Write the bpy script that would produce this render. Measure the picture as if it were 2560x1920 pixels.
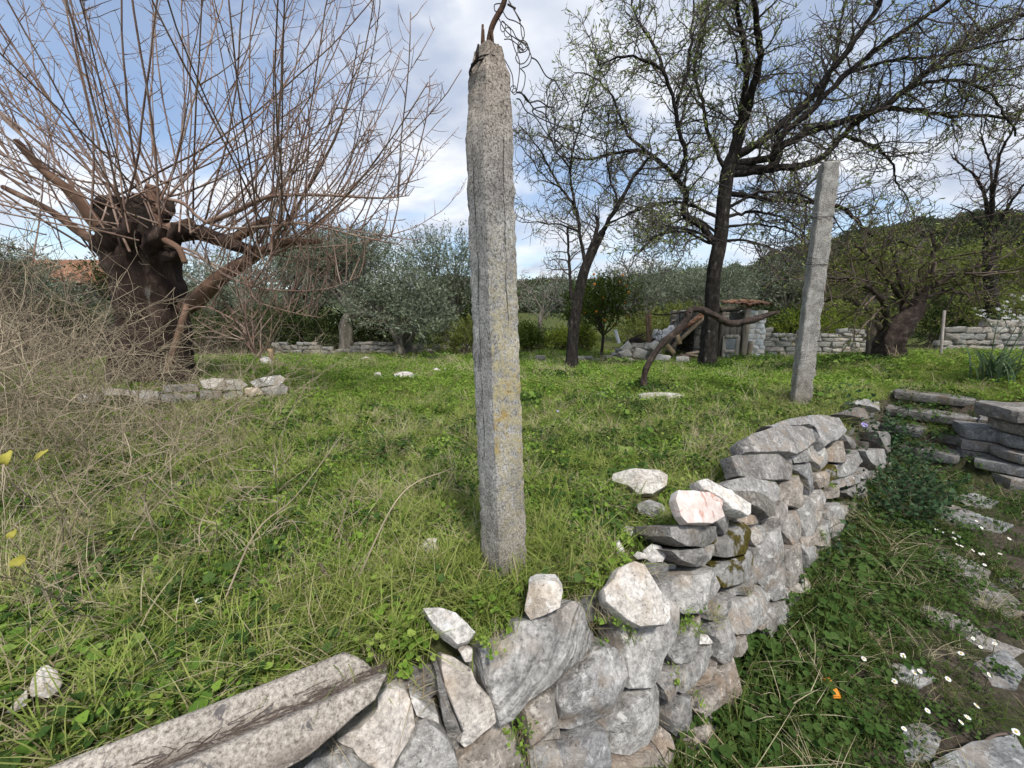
import bpy, math, random
import numpy as np
from mathutils import Vector, noise as mnoise

R = math.radians
for o in list(bpy.data.objects):
    bpy.data.objects.remove(o, do_unlink=True)
scene = bpy.context.scene
col = scene.collection

# ------------------------------------------------------------------ camera
CAM_H = 1.15
PITCH = R(10.6)
FPX = 960.0
cam_d = bpy.data.cameras.new('camera')
cam_d.sensor_width = 36.0
cam_d.lens = 36.0 * FPX / 2560.0
cam_d.clip_start = 0.02
cam_d.clip_end = 3000
cam = bpy.data.objects.new('camera', cam_d)
col.objects.link(cam)
cam.location = (0, 0, CAM_H)
cam.rotation_euler = (R(90) - PITCH, 0, 0)
scene.camera = cam
scene.view_settings.view_transform = 'Standard'
scene.view_settings.look = 'None'
scene.view_settings.exposure = 0.95
scene.view_settings.gamma = 1.0
scene.cycles.max_bounces = 3
scene.cycles.diffuse_bounces = 2
scene.cycles.transparent_max_bounces = 8
scene.cycles.use_denoising = True
scene.cycles.use_adaptive_sampling = True
scene.cycles.adaptive_threshold = 0.025
scene.cycles.adaptive_min_samples = 16
scene.cycles.caustics_reflective = False
scene.cycles.caustics_refractive = False
scene.cycles.sample_clamp_indirect = 6.0

# ------------------------------------------------------------------ sky and sun
SUN_EL, SUN_AZ = R(57), R(160)         # azimuth clockwise from +Y: behind the viewer, a little to the right
world = bpy.data.worlds.new('World')
scene.world = world
world.use_nodes = True
wn, wl = world.node_tree.nodes, world.node_tree.links
wn.clear()
w_out = wn.new('ShaderNodeOutputWorld')
w_bg = wn.new('ShaderNodeBackground'); w_bg.inputs['Strength'].default_value = 0.10
w_sky = wn.new('ShaderNodeTexSky'); w_sky.sky_type = 'NISHITA'; w_sky.sun_disc = False
w_sky.sun_elevation = SUN_EL; w_sky.sun_rotation = SUN_AZ
w_sky.air_density = 1.0; w_sky.dust_density = 1.0; w_sky.ozone_density = 2.0
w_tc = wn.new('ShaderNodeTexCoord')
w_sep = wn.new('ShaderNodeSeparateXYZ'); wl.new(w_tc.outputs['Generated'], w_sep.inputs[0])
def wmath(op, a, b=None):
    n = wn.new('ShaderNodeMath'); n.operation = op
    for i, v in enumerate((a, b)):
        if v is None: continue
        if isinstance(v, (int, float)): n.inputs[i].default_value = v
        else: wl.new(v, n.inputs[i])
    return n.outputs[0]
zz = wmath('ADD', wmath('MAXIMUM', w_sep.outputs['Z'], 0.0), 0.35)
cx = wmath('DIVIDE', w_sep.outputs['X'], zz); cy = wmath('DIVIDE', w_sep.outputs['Y'], zz)
w_cmb = wn.new('ShaderNodeCombineXYZ'); wl.new(cx, w_cmb.inputs[0]); wl.new(cy, w_cmb.inputs[1])
w_map = wn.new('ShaderNodeMapping'); wl.new(w_cmb.outputs[0], w_map.inputs['Vector'])
w_map.inputs['Location'].default_value = (3.1, 1.7, 0)
w_map.inputs['Rotation'].default_value = (0, 0, R(35)); w_map.inputs['Scale'].default_value = (1.0, 1.5, 1)
w_n1 = wn.new('ShaderNodeTexNoise'); wl.new(w_map.outputs[0], w_n1.inputs['Vector'])
w_n1.inputs['Scale'].default_value = 1.5; w_n1.inputs['Detail'].default_value = 7; w_n1.inputs['Roughness'].default_value = 0.55
w_n1.inputs['Distortion'].default_value = 0.35
w_rmp = wn.new('ShaderNodeValToRGB'); wl.new(w_n1.outputs['Fac'], w_rmp.inputs[0])
w_rmp.color_ramp.elements[0].position = 0.40; w_rmp.color_ramp.elements[0].color = (0.16, 0.16, 0.16, 1)
w_rmp.color_ramp.elements[1].position = 0.57; w_rmp.color_ramp.elements[1].color = (0.97, 0.97, 0.97, 1)
w_n2 = wn.new('ShaderNodeTexNoise'); wl.new(w_map.outputs[0], w_n2.inputs['Vector'])
w_n2.inputs['Scale'].default_value = 2.2; w_n2.inputs['Detail'].default_value = 5
w_rm2 = wn.new('ShaderNodeValToRGB'); wl.new(w_n2.outputs['Fac'], w_rm2.inputs[0])
w_rm2.color_ramp.elements[0].position = 0.36; w_rm2.color_ramp.elements[0].color = (2.9, 3.3, 4.1, 1)
w_rm2.color_ramp.elements[1].position = 0.62; w_rm2.color_ramp.elements[1].color = (5.6, 5.7, 5.9, 1)
w_mix = wn.new('ShaderNodeMixRGB')
wl.new(w_rmp.outputs[0], w_mix.inputs[0]); wl.new(w_sky.outputs[0], w_mix.inputs[1]); wl.new(w_rm2.outputs[0], w_mix.inputs[2])
world.cycles.sampling_method = 'NONE'
wl.new(w_mix.outputs[0], w_bg.inputs['Color']); wl.new(w_bg.outputs[0], w_out.inputs['Surface'])

sun_d = bpy.data.lights.new('sun', 'SUN')
sun_d.energy = 2.2; sun_d.angle = R(8); sun_d.color = (1.0, 0.95, 0.87)
sun = bpy.data.objects.new('sun', sun_d); col.objects.link(sun)
_sd = Vector((math.sin(SUN_AZ) * math.cos(SUN_EL), math.cos(SUN_AZ) * math.cos(SUN_EL), math.sin(SUN_EL)))
sun.rotation_euler = _sd.to_track_quat('Z', 'Y').to_euler()
sun.location = _sd * 30

# ------------------------------------------------------------------ helpers: objects
def tag(o, label=None, cat=None, group=None, kind=None):
    if label: o['label'] = label
    if cat: o['category'] = cat
    if group: o['group'] = group
    if kind: o['kind'] = kind
    return o

def empty(name, loc=(0, 0, 0), rz=0.0):
    o = bpy.data.objects.new(name, None)
    o.empty_display_size = 0.1
    o.location = loc; o.rotation_euler = (0, 0, rz)
    col.objects.link(o)
    return o

def link_mesh(name, me, parent=None, mat=None, loc=None):
    o = bpy.data.objects.new(name, me)
    col.objects.link(o)
    if mat is not None and len(me.materials) == 0: me.materials.append(mat)
    if loc is not None: o.location = loc
    if parent is not None: o.parent = parent
    return o

def make_mesh(name, verts, faces, mat=None, smooth=True, sharp=None):
    """verts (n,3); faces a list of int arrays, each (m,3) or (m,4)"""
    verts = np.asarray(verts, dtype=np.float32)
    faces = [np.asarray(f, dtype=np.int32) for f in faces if len(f)]
    me = bpy.data.meshes.new(name)
    me.vertices.add(len(verts)); me.vertices.foreach_set('co', verts.ravel())
    loops = np.concatenate([f.ravel() for f in faces])
    totals = np.concatenate([np.full(len(f), f.shape[1], np.int32) for f in faces])
    starts = np.concatenate([[0], np.cumsum(totals)[:-1]]).astype(np.int32)
    me.loops.add(len(loops)); me.loops.foreach_set('vertex_index', loops)
    me.polygons.add(len(totals)); me.polygons.foreach_set('loop_start', starts)
    me.update(calc_edges=True)
    me.validate()
    if smooth: me.polygons.foreach_set('use_smooth', np.ones(len(me.polygons), bool))
    if sharp: me.set_sharp_from_angle(angle=sharp)
    if mat is not None: me.materials.append(mat)
    return me

def add_obj(name, verts, faces, mat, parent=None, origin=None, smooth=True, sharp=None):
    """verts in world space; the object's origin is set at `origin` (default: centre of the base)"""
    verts = np.asarray(verts, dtype=np.float64)
    if origin is None:
        origin = np.array([verts[:, 0].mean(), verts[:, 1].mean(), verts[:, 2].min()])
    origin = np.asarray(origin, dtype=np.float64)
    me = make_mesh(name, verts - origin, faces, mat, smooth, sharp)
    o = link_mesh(name, me)
    if parent is not None:
        o.parent = parent
        o.location = Vector(origin) - parent.location      # parents are unrotated empties / meshes
        if parent.parent is not None:
            o.location = Vector(origin) - (parent.location + parent.parent.location)
    else:
        o.location = origin
    return o

def vcol(o_or_me, name, data):
    me = getattr(o_or_me, 'data', o_or_me)
    a = me.attributes.new(name, 'FLOAT', 'POINT')
    a.data.foreach_set('value', np.asarray(data, dtype=np.float32))

class Tubes:
    def __init__(s): s.v = []; s.f = []; s.n = 0
    def add(s, pts, rad, sides=5, cap=True):
        p = np.asarray(pts, float); n = len(p)
        r = np.broadcast_to(np.asarray(rad, float), (n,))
        t = np.gradient(p, axis=0); t /= (np.linalg.norm(t, axis=1, keepdims=True) + 1e-9)
        ref = np.array([0.31, 0.17, 0.93]) if abs(t[:, 2]).mean() < 0.8 else np.array([0.93, 0.31, 0.17])
        a = np.cross(t, ref); a /= (np.linalg.norm(a, axis=1, keepdims=True) + 1e-9)
        b = np.cross(t, a)
        ang = np.arange(sides) * 2 * math.pi / sides
        ring = p[:, None, :] + r[:, None, None] * (np.cos(ang)[None, :, None] * a[:, None, :] + np.sin(ang)[None, :, None] * b[:, None, :])
        s.v.append(ring.reshape(-1, 3))
        i = np.arange(n - 1)[:, None] * sides; j = np.arange(sides)[None, :]; k = (np.arange(sides) + 1) % sides
        q = np.stack([s.n + i + j, s.n + i + k[None, :], s.n + i + sides + k[None, :], s.n + i + sides + j], -1).reshape(-1, 4)
        s.f.append(q)
        if cap and sides >= 4:
            base = s.n + (n - 1) * sides
            if sides == 4: s.f.append(np.array([[base, base + 1, base + 2, base + 3]]))
            else:
                s.caps = getattr(s, 'caps', [])
                s.caps.append(np.array([[base, base + m, base + m + 1] for m in range(1, sides - 1)]))
        s.n += n * sides
    def arrays(s):
        return np.concatenate(s.v), [np.concatenate(s.f)] + ([np.concatenate(s.caps)] if getattr(s, 'caps', None) else [])
    def obj(s, name, mat, parent=None, origin=None, smooth=True):
        v, f = s.arrays()
        return add_obj(name, v, f, mat, parent, origin, smooth)

def leaf_arrays(pos, direc, rng, length, width, fold=0.25, jitter=0.35, curve=0.15):
    """lanceolate leaves: 6 vertices, 4 triangles each, folded along the midrib"""
    n = len(pos)
    L = length * rng.uniform(1 - jitter, 1 + jitter, n)[:, None]; W = width * rng.uniform(1 - jitter, 1 + jitter, n)[:, None]
    d = direc / (np.linalg.norm(direc, axis=1, keepdims=True) + 1e-9)
    r = rng.normal(size=(n, 3)); s = np.cross(d, r); s /= (np.linalg.norm(s, axis=1, keepdims=True) + 1e-9)
    u = np.cross(s, d)
    m = pos + d * L * 0.45 - u * W * fold
    tip = pos + d * L - u * L * curve
    a = pos + d * L * 0.4 + s * W * 0.5; b = pos + d * L * 0.4 - s * W * 0.5
    v = np.stack([pos, a, m, b, tip], 1).reshape(-1, 3)
    k = np.arange(n)[:, None] * 5
    f = np.concatenate([k + np.array([[0, 1, 2]]), k + np.array([[0, 2, 3]]), k + np.array([[1, 4, 2]]), k + np.array([[2, 4, 3]])])
    return v, f

def smooth_path(ctrl, n):
    """Catmull-Rom through control points"""
    c = np.asarray(ctrl, float)
    c = np.vstack([2 * c[0] - c[1], c, 2 * c[-1] - c[-2]])
    m = len(c) - 3
    t = np.linspace(0, m - 1e-6, n); i = t.astype(int); u = (t - i)[:, None]
    p0, p1, p2, p3 = c[i], c[i + 1], c[i + 2], c[i + 3]
    return 0.5 * (2 * p1 + (p2 - p0) * u + (2 * p0 - 5 * p1 + 4 * p2 - p3) * u ** 2 + (3 * p1 - p0 - 3 * p2 + p3) * u ** 3)

def sstep(a, b, x):
    t = np.clip((np.asarray(x, float) - a) / (b - a), 0, 1)
    return t * t * (3 - 2 * t)

def nz(x, y, z=0.0): return mnoise.noise(Vector((x, y, z)))

# ------------------------------------------------------------------ helpers: the lay of the land
WALL = np.array([(-6.0, -2.2), (-2.2, 0.12), (-1.1, 0.71), (-0.44, 0.97), (0.09, 1.18), (0.62, 1.49), (1.1, 1.84), (1.68, 2.3), (2.3, 2.79), (3.0, 3.32), (3.65, 3.83), (4.2, 4.25), (4.5, 4.5)])
def wall_sd(x, y):
    """signed distance to the wall's plan line, positive on the field side"""
    x = np.asarray(x, float); y = np.asarray(y, float)
    best = np.full(x.shape, 1e9); sign = np.ones(x.shape)
    for i in range(len(WALL) - 1):
        ax, ay = WALL[i]; bx, by = WALL[i + 1]; dx, dy = bx - ax, by - ay; l2 = dx * dx + dy * dy
        t = ((x - ax) * dx + (y - ay) * dy) / l2
        lo = -1e9 if i == 0 else 0.0; hi = 1e9 if i == len(WALL) - 2 else 1.0
        t = np.clip(t, lo, hi)
        d = np.hypot(x - ax - t * dx, y - ay - t * dy)
        c = dx * (y - ay) - dy * (x - ax)
        upd = d < best
        best = np.where(upd, d, best); sign = np.where(upd, np.sign(c), sign)
    return best * sign

def wnoise(x, y, s, k):
    return np.sin(x * s * 1.3 + k) * np.cos(y * s + 1.7 * k) + 0.5 * np.sin(x * s * 2.7 - y * s * 1.9 + 2.1 * k)

def field_z(x, y):
    z = -0.35 * sstep(5.5, 12, y)
    z = z + 0.16 * np.exp(-(((x - 3.6) ** 2 + (y - 4.9) ** 2) / 2.2))
    z = z + 0.42 * sstep(5.4, 8.0, x) * (1 - sstep(7.0, 12.0, y))
    z = z + 0.22 * sstep(-3.2, -6.0, x) * (1 - sstep(9.0, 13.0, y))
    z = z + 0.018 * wnoise(x, y, 2.1, 0.3) + 0.012 * wnoise(x, y, 5.3, 1.3)
    z = z - 0.02 * np.exp(-((wall_sd(x, y) - 0.2) / 0.2) ** 2)
    far = np.hypot(x, y)
    z = z + 0.25 * wnoise(x, y, 0.12, 4.0) * sstep(18, 40, far) + 3.0 * sstep(40, 120, y)
    return z
UDIR = np.array([0.78, 0.626])
def path_z(x, y):
    u = x * UDIR[0] + y * UDIR[1]
    z = -0.74 + 0.14 * sstep(1.0, 5.2, u) + 0.015 * wnoise(x, y, 3.0, 2.2) + 0.01 * wnoise(x, y, 8.0, 0.2)
    st = 0.0
    for k in range(4):
        st = st + 0.165 * sstep(6.28 + 0.30 * k - 0.02, 6.28 + 0.30 * k + 0.02, u)
    return z + st
def bank_mask(x, y):
    """raised ground to the right of the steps, held by the slab wall"""
    d1 = (x - 5.02) * 0.83 - (y - 3.95) * 0.56     # right of the line along the steps' side
    d2 = (y - 3.62) + 0.10 * (x - 5.0)             # behind the slab wall's face
    return sstep(0.24, 0.36, d1) * sstep(0.28, 0.40, d2)
def ground_z(x, y):
    x = np.asarray(x, float); y = np.asarray(y, float)
    sd = wall_sd(x, y)
    f = field_z(x, y); p = np.minimum(path_z(x, y), np.where(x * UDIR[0] + y * UDIR[1] > 6.6, f, 1e9))
    m = sstep(-0.02, 0.16, sd)
    beyond = sstep(7.3, 7.6, x * UDIR[0] + y * UDIR[1]) * (x > 2)
    m = np.maximum(m, beyond)
    m = np.maximum(m, bank_mask(x, y))
    return p * (1 - m) + f * m
def gz(x, y): return float(ground_z(np.array([x]), np.array([y]))[0])
def field_mask(x, y):
    sd = wall_sd(x, y); u = x * UDIR[0] + y * UDIR[1]
    return np.maximum(np.maximum(sstep(0.02, 0.2, sd), sstep(7.3, 7.6, u) * (x > 2)), bank_mask(x, y))

# photo measurements: a photo pixel (2560 x 1920) gives a sight line; the land or a known distance gives the point on it
def ray(px, py):
    xd, yd = (px - 1280) / FPX, (py - 960) / FPX
    c, s = math.cos(PITCH), math.sin(PITCH)
    return np.array([xd, c - yd * s, -(yd * c + s)])
CAMP = np.array([0, 0, CAM_H])
def at(px, py, Y):
    d = ray(px, py)
    return CAMP + d * (Y / d[1])
def march(px, py, fn, t0=0.3, t1=60.0):
    d = ray(px, py)
    ts = np.geomspace(t0, t1, 500)
    P = CAMP[None, :] + d[None, :] * ts[:, None]
    v = fn(P[:, 0], P[:, 1], P[:, 2])
    hit = np.where(v > 0)[0]
    if len(hit) == 0 or hit[0] == 0: return P[-1] if len(hit) == 0 else P[0]
    a, b = ts[hit[0] - 1], ts[hit[0]]
    for _ in range(24):
        m = 0.5 * (a + b); q = CAMP + d * m
        if fn(q[0:1], q[1:2], q[2:3])[0] > 0: b = m
        else: a = m
    return CAMP + d * b
def on_ground(px, py): return march(px, py, lambda x, y, z: ground_z(x, y) - z)
BATTER = 0.34
def on_wall(px, py): return march(px, py, lambda x, y, z: wall_sd(x, y) - (z + 0.05) * BATTER)
def wall_normal(p):
    e = 0.05
    g = np.array([wall_sd(np.array([p[0] + e]), np.array([p[1]]))[0] - wall_sd(np.array([p[0] - e]), np.array([p[1]]))[0],
                  wall_sd(np.array([p[0]]), np.array([p[1] + e]))[0] - wall_sd(np.array([p[0]]), np.array([p[1] - e]))[0], 0])
    return -g / (np.linalg.norm(g) + 1e-9)
# ------------------------------------------------------------------ materials
class NT:
    def __init__(s, name):
        s.m = bpy.data.materials.new(name); s.m.use_nodes = True
        s.n, s.l = s.m.node_tree.nodes, s.m.node_tree.links
        s.n.clear()
        s.out = s.n.new('ShaderNodeOutputMaterial')
    def add(s, t, **kw):
        n = s.n.new(t)
        for k, v in kw.items(): setattr(n, k, v)
        return n
    def lk(s, a, b): s.l.new(a, b)
    def noise(s, vec, scale, detail=4, rough=0.55, dist=0.0):
        n = s.add('ShaderNodeTexNoise')
        n.inputs['Scale'].default_value = scale; n.inputs['Detail'].default_value = detail
        n.inputs['Roughness'].default_value = rough; n.inputs['Distortion'].default_value = dist
        if vec is not None: s.lk(vec, n.inputs['Vector'])
        return n.outputs['Fac']
    def ramp(s, fac, stops, interp='LINEAR'):
        n = s.add('ShaderNodeValToRGB'); e = n.color_ramp.elements; n.color_ramp.interpolation = interp
        while len(e) < len(stops): e.new(0.5)
        for i, (p, c) in enumerate(stops):
            e[i].position = p
            e[i].color = (c, c, c, 1) if isinstance(c, (int, float)) else (*c, 1)
        s.lk(fac, n.inputs[0])
        return n.outputs[0]
    def mix(s, fac, a, b, mode='MIX'):
        n = s.add('ShaderNodeMixRGB', blend_type=mode)
        for i, v in enumerate((fac, a, b)):
            if isinstance(v, (int, float)): n.inputs[i].default_value = v if i == 0 else (v, v, v, 1)
            elif isinstance(v, tuple): n.inputs[i].default_value = (*v, 1)
            else: s.lk(v, n.inputs[i])
        return n.outputs[0]
    def math(s, op, a, b=0.0):
        n = s.add('ShaderNodeMath', operation=op)
        for i, v in enumerate((a, b)):
            if isinstance(v, (int, float)): n.inputs[i].default_value = v
            else: s.lk(v, n.inputs[i])
        return n.outputs[0]
    def coords(s, kind='Object', scatter=True, scale=(1, 1, 1)):
        tc = s.add('ShaderNodeTexCoord'); v = tc.outputs[kind]
        mp = s.add('ShaderNodeMapping'); mp.inputs['Scale'].default_value = scale
        s.lk(v, mp.inputs['Vector'])
        if scatter:
            oi = s.add('ShaderNodeObjectInfo')
            vm = s.add('ShaderNodeVectorMath', operation='SCALE'); vm.inputs[0].default_value = (37.0, 53.0, 71.0)
            s.lk(oi.outputs['Random'], vm.inputs['Scale']); s.lk(vm.outputs[0], mp.inputs['Location'])
        return mp.outputs[0]
    def bump(s, h, strength=0.4, dist=0.01, normal=None):
        n = s.add('ShaderNodeBump'); n.inputs['Strength'].default_value = strength; n.inputs['Distance'].default_value = dist
        s.lk(h, n.inputs['Height'])
        if normal is not None: s.lk(normal, n.inputs['Normal'])
        return n.outputs[0]
    def surf(s, color, rough=0.85, normal=None, spec=0.25, metal=0.0):
        b = s.add('ShaderNodeBsdfPrincipled')
        if isinstance(color, tuple): b.inputs['Base Color'].default_value = (*color, 1)
        else: s.lk(color, b.inputs['Base Color'])
        if isinstance(rough, (int, float)): b.inputs['Roughness'].default_value = rough
        else: s.lk(rough, b.inputs['Roughness'])
        b.inputs['Specular IOR Level'].default_value = spec; b.inputs['Metallic'].default_value = metal
        if normal is not None: s.lk(normal, b.inputs['Normal'])
        s.lk(b.outputs[0], s.out.inputs['Surface'])
        return s.m
    def leaf(s, color, trans=0.35, rough=0.5, normal=None):
        d = s.add('ShaderNodeBsdfDiffuse')
        t = s.add('ShaderNodeBsdfTranslucent'); m = s.add('ShaderNodeMixShader'); m.inputs[0].default_value = trans
        for n in (d, t):
            if isinstance(color, tuple): n.inputs['Color'].default_value = (*color, 1)
            else: s.lk(color, n.inputs['Color'])
        s.lk(d.outputs[0], m.inputs[1]); s.lk(t.outputs[0], m.inputs[2]); s.lk(m.outputs[0], s.out.inputs['Surface'])
        return s.m

M = {}
def stone_material(name, dark, mid, light, ochre, lichen=0.75, scale=1.0, layers=False):
    t = NT(name); v = t.coords()
    oi = t.add('ShaderNodeObjectInfo')
    big = t.noise(v, 7 * scale, 6, 0.62, 0.6)
    c = t.ramp(big, [(0.28, dark), (0.5, mid), (0.72, light)])
    fine = t.noise(v, 55 * scale, 6, 0.7)
    c = t.mix(0.65, c, t.ramp(fine, [(0.34, 0.30), (0.5, 0.98), (0.66, 1.5)]), 'MULTIPLY')
    oc = t.ramp(t.noise(v, 5 * scale, 4, 0.5, 1.0), [(0.52, 0), (0.68, 0.55)])
    c = t.mix(oc, c, ochre)
    lich = t.ramp(t.noise(v, 17 * scale, 7, 0.72, 0.4), [(0.56, 0), (0.64, lichen)])
    c = t.mix(lich, c, tuple(min(0.8, x * 1.35) for x in light))
    spots = t.ramp(t.noise(v, 38 * scale, 5, 0.75), [(0.33, 0.8), (0.40, 0.0)])
    c = t.mix(spots, c, (0.05, 0.048, 0.046))
    if layers:
        # bedding planes run along the slab
        dp = t.add('ShaderNodeVectorMath', operation='DOT_PRODUCT'); dp.inputs[1].default_value = (-0.42, -0.33, 0.85); t.lk(v, dp.inputs[0])
        dq = t.add('ShaderNodeVectorMath', operation='DOT_PRODUCT'); dq.inputs[1].default_value = (0.68, 0.53, 0.52); t.lk(v, dq.inputs[0])
        cb = t.add('ShaderNodeCombineXYZ'); t.lk(t.math('MULTIPLY', dp.outputs['Value'], 60.0), cb.inputs[0]); t.lk(t.math('MULTIPLY', dq.outputs['Value'], 3.5), cb.inputs[1])
        lay = t.noise(cb.outputs[0], 1.0, 4, 0.6, 0.4)
        c = t.mix(0.85, c, t.ramp(lay, [(0.36, 0.5), (0.5, 1.0), (0.64, 1.25)]), 'MULTIPLY')
    c = t.mix(1.0, c, oi.outputs['Color'], 'MULTIPLY')
    h = t.math('ADD', t.math('MULTIPLY', t.noise(v, 20 * scale, 8, 0.68, 0.5), 1.0), t.math('MULTIPLY', t.noise(v, 90 * scale, 5, 0.7), 0.35))
    crk = t.add('ShaderNodeTexVoronoi', feature='DISTANCE_TO_EDGE'); crk.inputs['Scale'].default_value = 3.5 * scale
    wv = t.add('ShaderNodeVectorMath', operation='ADD'); nn = t.add('ShaderNodeTexNoise'); nn.inputs['Scale'].default_value = 9 * scale; nn.inputs['Detail'].default_value = 5
    t.lk(v, nn.inputs['Vector']); t.lk(v, wv.inputs[0])
    sc = t.add('ShaderNodeVectorMath', operation='SCALE'); sc.inputs['Scale'].default_value = 0.35; t.lk(nn.outputs['Color'], sc.inputs[0]); t.lk(sc.outputs[0], wv.inputs[1])
    t.lk(wv.outputs[0], crk.inputs['Vector'])
    ck = t.ramp(crk.outputs['Distance'], [(0.0, 0), (0.035, 1)])
    h = t.math('ADD', h, t.math('MULTIPLY', ck, 0.12))
    if layers: h = t.math('ADD', h, t.math('MULTIPLY', lay, 1.2))
    c = t.mix(t.ramp(t.noise(v, 4 * scale, 2), [(0.5, 0), (0.62, 0.8)]), c, t.mix(1.0, c, t.ramp(crk.outputs['Distance'], [(0.0, 0.5), (0.02, 1)]), 'MULTIPLY'))
    return t.surf(c, 0.9, t.bump(h, 0.85, 0.018 / scale), 0.2)
M['stone'] = stone_material('limestone', (0.14, 0.135, 0.13), (0.26, 0.253, 0.242), (0.42, 0.41, 0.395), (0.27, 0.205, 0.145))
M['stone_pale'] = stone_material('pale_limestone', (0.36, 0.335, 0.305), (0.56, 0.535, 0.50), (0.72, 0.705, 0.68), (0.40, 0.31, 0.22), 0.5)
M['stone_layered'] = stone_material('layered_limestone', (0.14, 0.137, 0.133), (0.24, 0.235, 0.228), (0.38, 0.37, 0.355), (0.24, 0.2, 0.16), 0.55, layers=True)
M['stone_far'] = stone_material('weathered_field_stone', (0.16, 0.15, 0.135), (0.28, 0.265, 0.24), (0.44, 0.425, 0.39), (0.27, 0.21, 0.14), 0.7, 0.6)

def mossy():
    t = NT('mossy_limestone'); v = t.coords()
    c = t.ramp(t.noise(v, 8, 6, 0.6, 0.5), [(0.3, (0.15, 0.145, 0.138)), (0.7, (0.40, 0.39, 0.37))])
    c = t.mix(0.6, c, t.ramp(t.noise(v, 55, 6, 0.7), [(0.3, 0.45), (0.7, 1.4)]), 'MULTIPLY')
    g = t.ramp(t.noise(v, 6.5, 5, 0.6, 0.5), [(0.46, 0), (0.52, 1)])
    mc = t.ramp(t.noise(v, 60, 4, 0.7), [(0.3, (0.035, 0.03, 0.008)), (0.7, (0.13, 0.105, 0.025))])
    c = t.mix(g, c, mc)
    h = t.math('ADD', t.noise(v, 22, 8, 0.7), t.math('MULTIPLY', g, t.math('MULTIPLY', t.noise(v, 110, 3, 0.7), 1.2)))
    return t.surf(c, 0.95, t.bump(h, 0.8, 0.015), 0.1)
M['mossy'] = mossy()

def pinkish():
    t = NT('pink_broken_limestone'); v = t.coords()
    c = t.ramp(t.noise(v, 9, 5, 0.6, 0.8), [(0.3, (0.48, 0.38, 0.34)), (0.55, (0.62, 0.54, 0.50)), (0.75, (0.72, 0.69, 0.66))])
    vein = t.ramp(t.noise(v, 5, 3, 0.5, 2.5), [(0.60, 0), (0.66, 0.8), (0.70, 0)])
    c = t.mix(vein, c, (0.38, 0.15, 0.09))
    c = t.mix(0.5, c, t.ramp(t.noise(v, 70, 4, 0.7), [(0.3, 0.7), (0.7, 1.2)]), 'MULTIPLY')
    return t.surf(c, 0.85, t.bump(t.noise(v, 25, 7, 0.65), 0.5, 0.012), 0.25)
M['pink'] = pinkish()

def concrete(name, plain=False):
    t = NT(name); v = t.coords(scatter=False); vert = t.coords(scatter=False, scale=(1, 1, 0.8))
    agg = t.noise(vert, 130, 5, 0.8)
    c = t.ramp(agg, [(0.37, (0.10, 0.092, 0.083)), (0.44, (0.35, 0.335, 0.315)), (0.53, (0.56, 0.545, 0.52)), (0.65, (0.76, 0.75, 0.72))])
    c = t.mix(0.85, c, t.ramp(t.noise(v, 8, 6, 0.65), [(0.3, 0.55), (0.62, 1.12)]), 'MULTIPLY')
    c = t.mix(0.7, c, t.ramp(t.noise(t.coords(scatter=False, scale=(18, 18, 3.0)), 1.0, 4, 0.6), [(0.36, 0.72), (0.55, 1.04)]), 'MULTIPLY')
    tc = t.add('ShaderNodeTexCoord'); sx = t.add('ShaderNodeSeparateXYZ'); t.lk(tc.outputs['Object'], sx.inputs[0])
    zn = t.math('DIVIDE', sx.outputs['Z'], 2.2)
    if not plain:
        # lichen crust on the face turned away from the field, broken head stained by rust, foot stained by earth
        sn = t.add('ShaderNodeNewGeometry'); sv = t.add('ShaderNodeSeparateXYZ'); t.lk(sn.outputs['True Normal'], sv.inputs[0])
        xf = t.ramp(sv.outputs['X'], [(0.30, 0), (0.5, 1)])
        zf = t.ramp(zn, [(0.05, 0.1), (0.25, 0.55), (0.45, 0.9), (0.60, 0.35), (0.75, 0.0)])
        pt = t.ramp(t.noise(v, 30, 8, 0.8), [(0.44, 0), (0.54, 0.95)])
        c = t.mix(t.math('MULTIPLY', t.math('MULTIPLY', zf, pt), xf), c, (0.62, 0.54, 0.30))
        ye = t.math('MULTIPLY', t.ramp(zn, [(0.24, 0.0), (0.36, 1.0), (0.50, 0.0)]), t.ramp(t.noise(v, 13, 7, 0.75), [(0.52, 0), (0.60, 0.85)]))
        c = t.mix(t.math('MULTIPLY', ye, xf), c, (0.50, 0.33, 0.04))
        c = t.mix(t.ramp(zn, [(0.70, 0.0), (0.95, 0.7)]), c, t.mix(1.0, c, (0.88, 0.72, 0.58), 'MULTIPLY'))
    else:
        c = t.mix(1.0, c, (0.74, 0.725, 0.70), 'MULTIPLY')
        c = t.mix(t.ramp(t.noise(v, 15, 6, 0.7), [(0.52, 0), (0.62, 0.7)]), c, (0.46, 0.45, 0.42))
    c = t.mix(t.ramp(sx.outputs['Z'], [(0.05, 0.7), (0.6, 0.0)]), c, t.mix(1.0, c, (0.62, 0.53, 0.43), 'MULTIPLY'))
    h = t.math('ADD', t.math('MULTIPLY', agg, 1.0), t.math('MULTIPLY', t.noise(v, 30, 6, 0.7), 0.8))
    return t.surf(c, 0.95, t.bump(h, 1.0, 0.012), 0.1)
M['concrete'] = concrete('weathered_concrete')
M['concrete_plain'] = concrete('lichen_grey_concrete', True)

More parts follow.
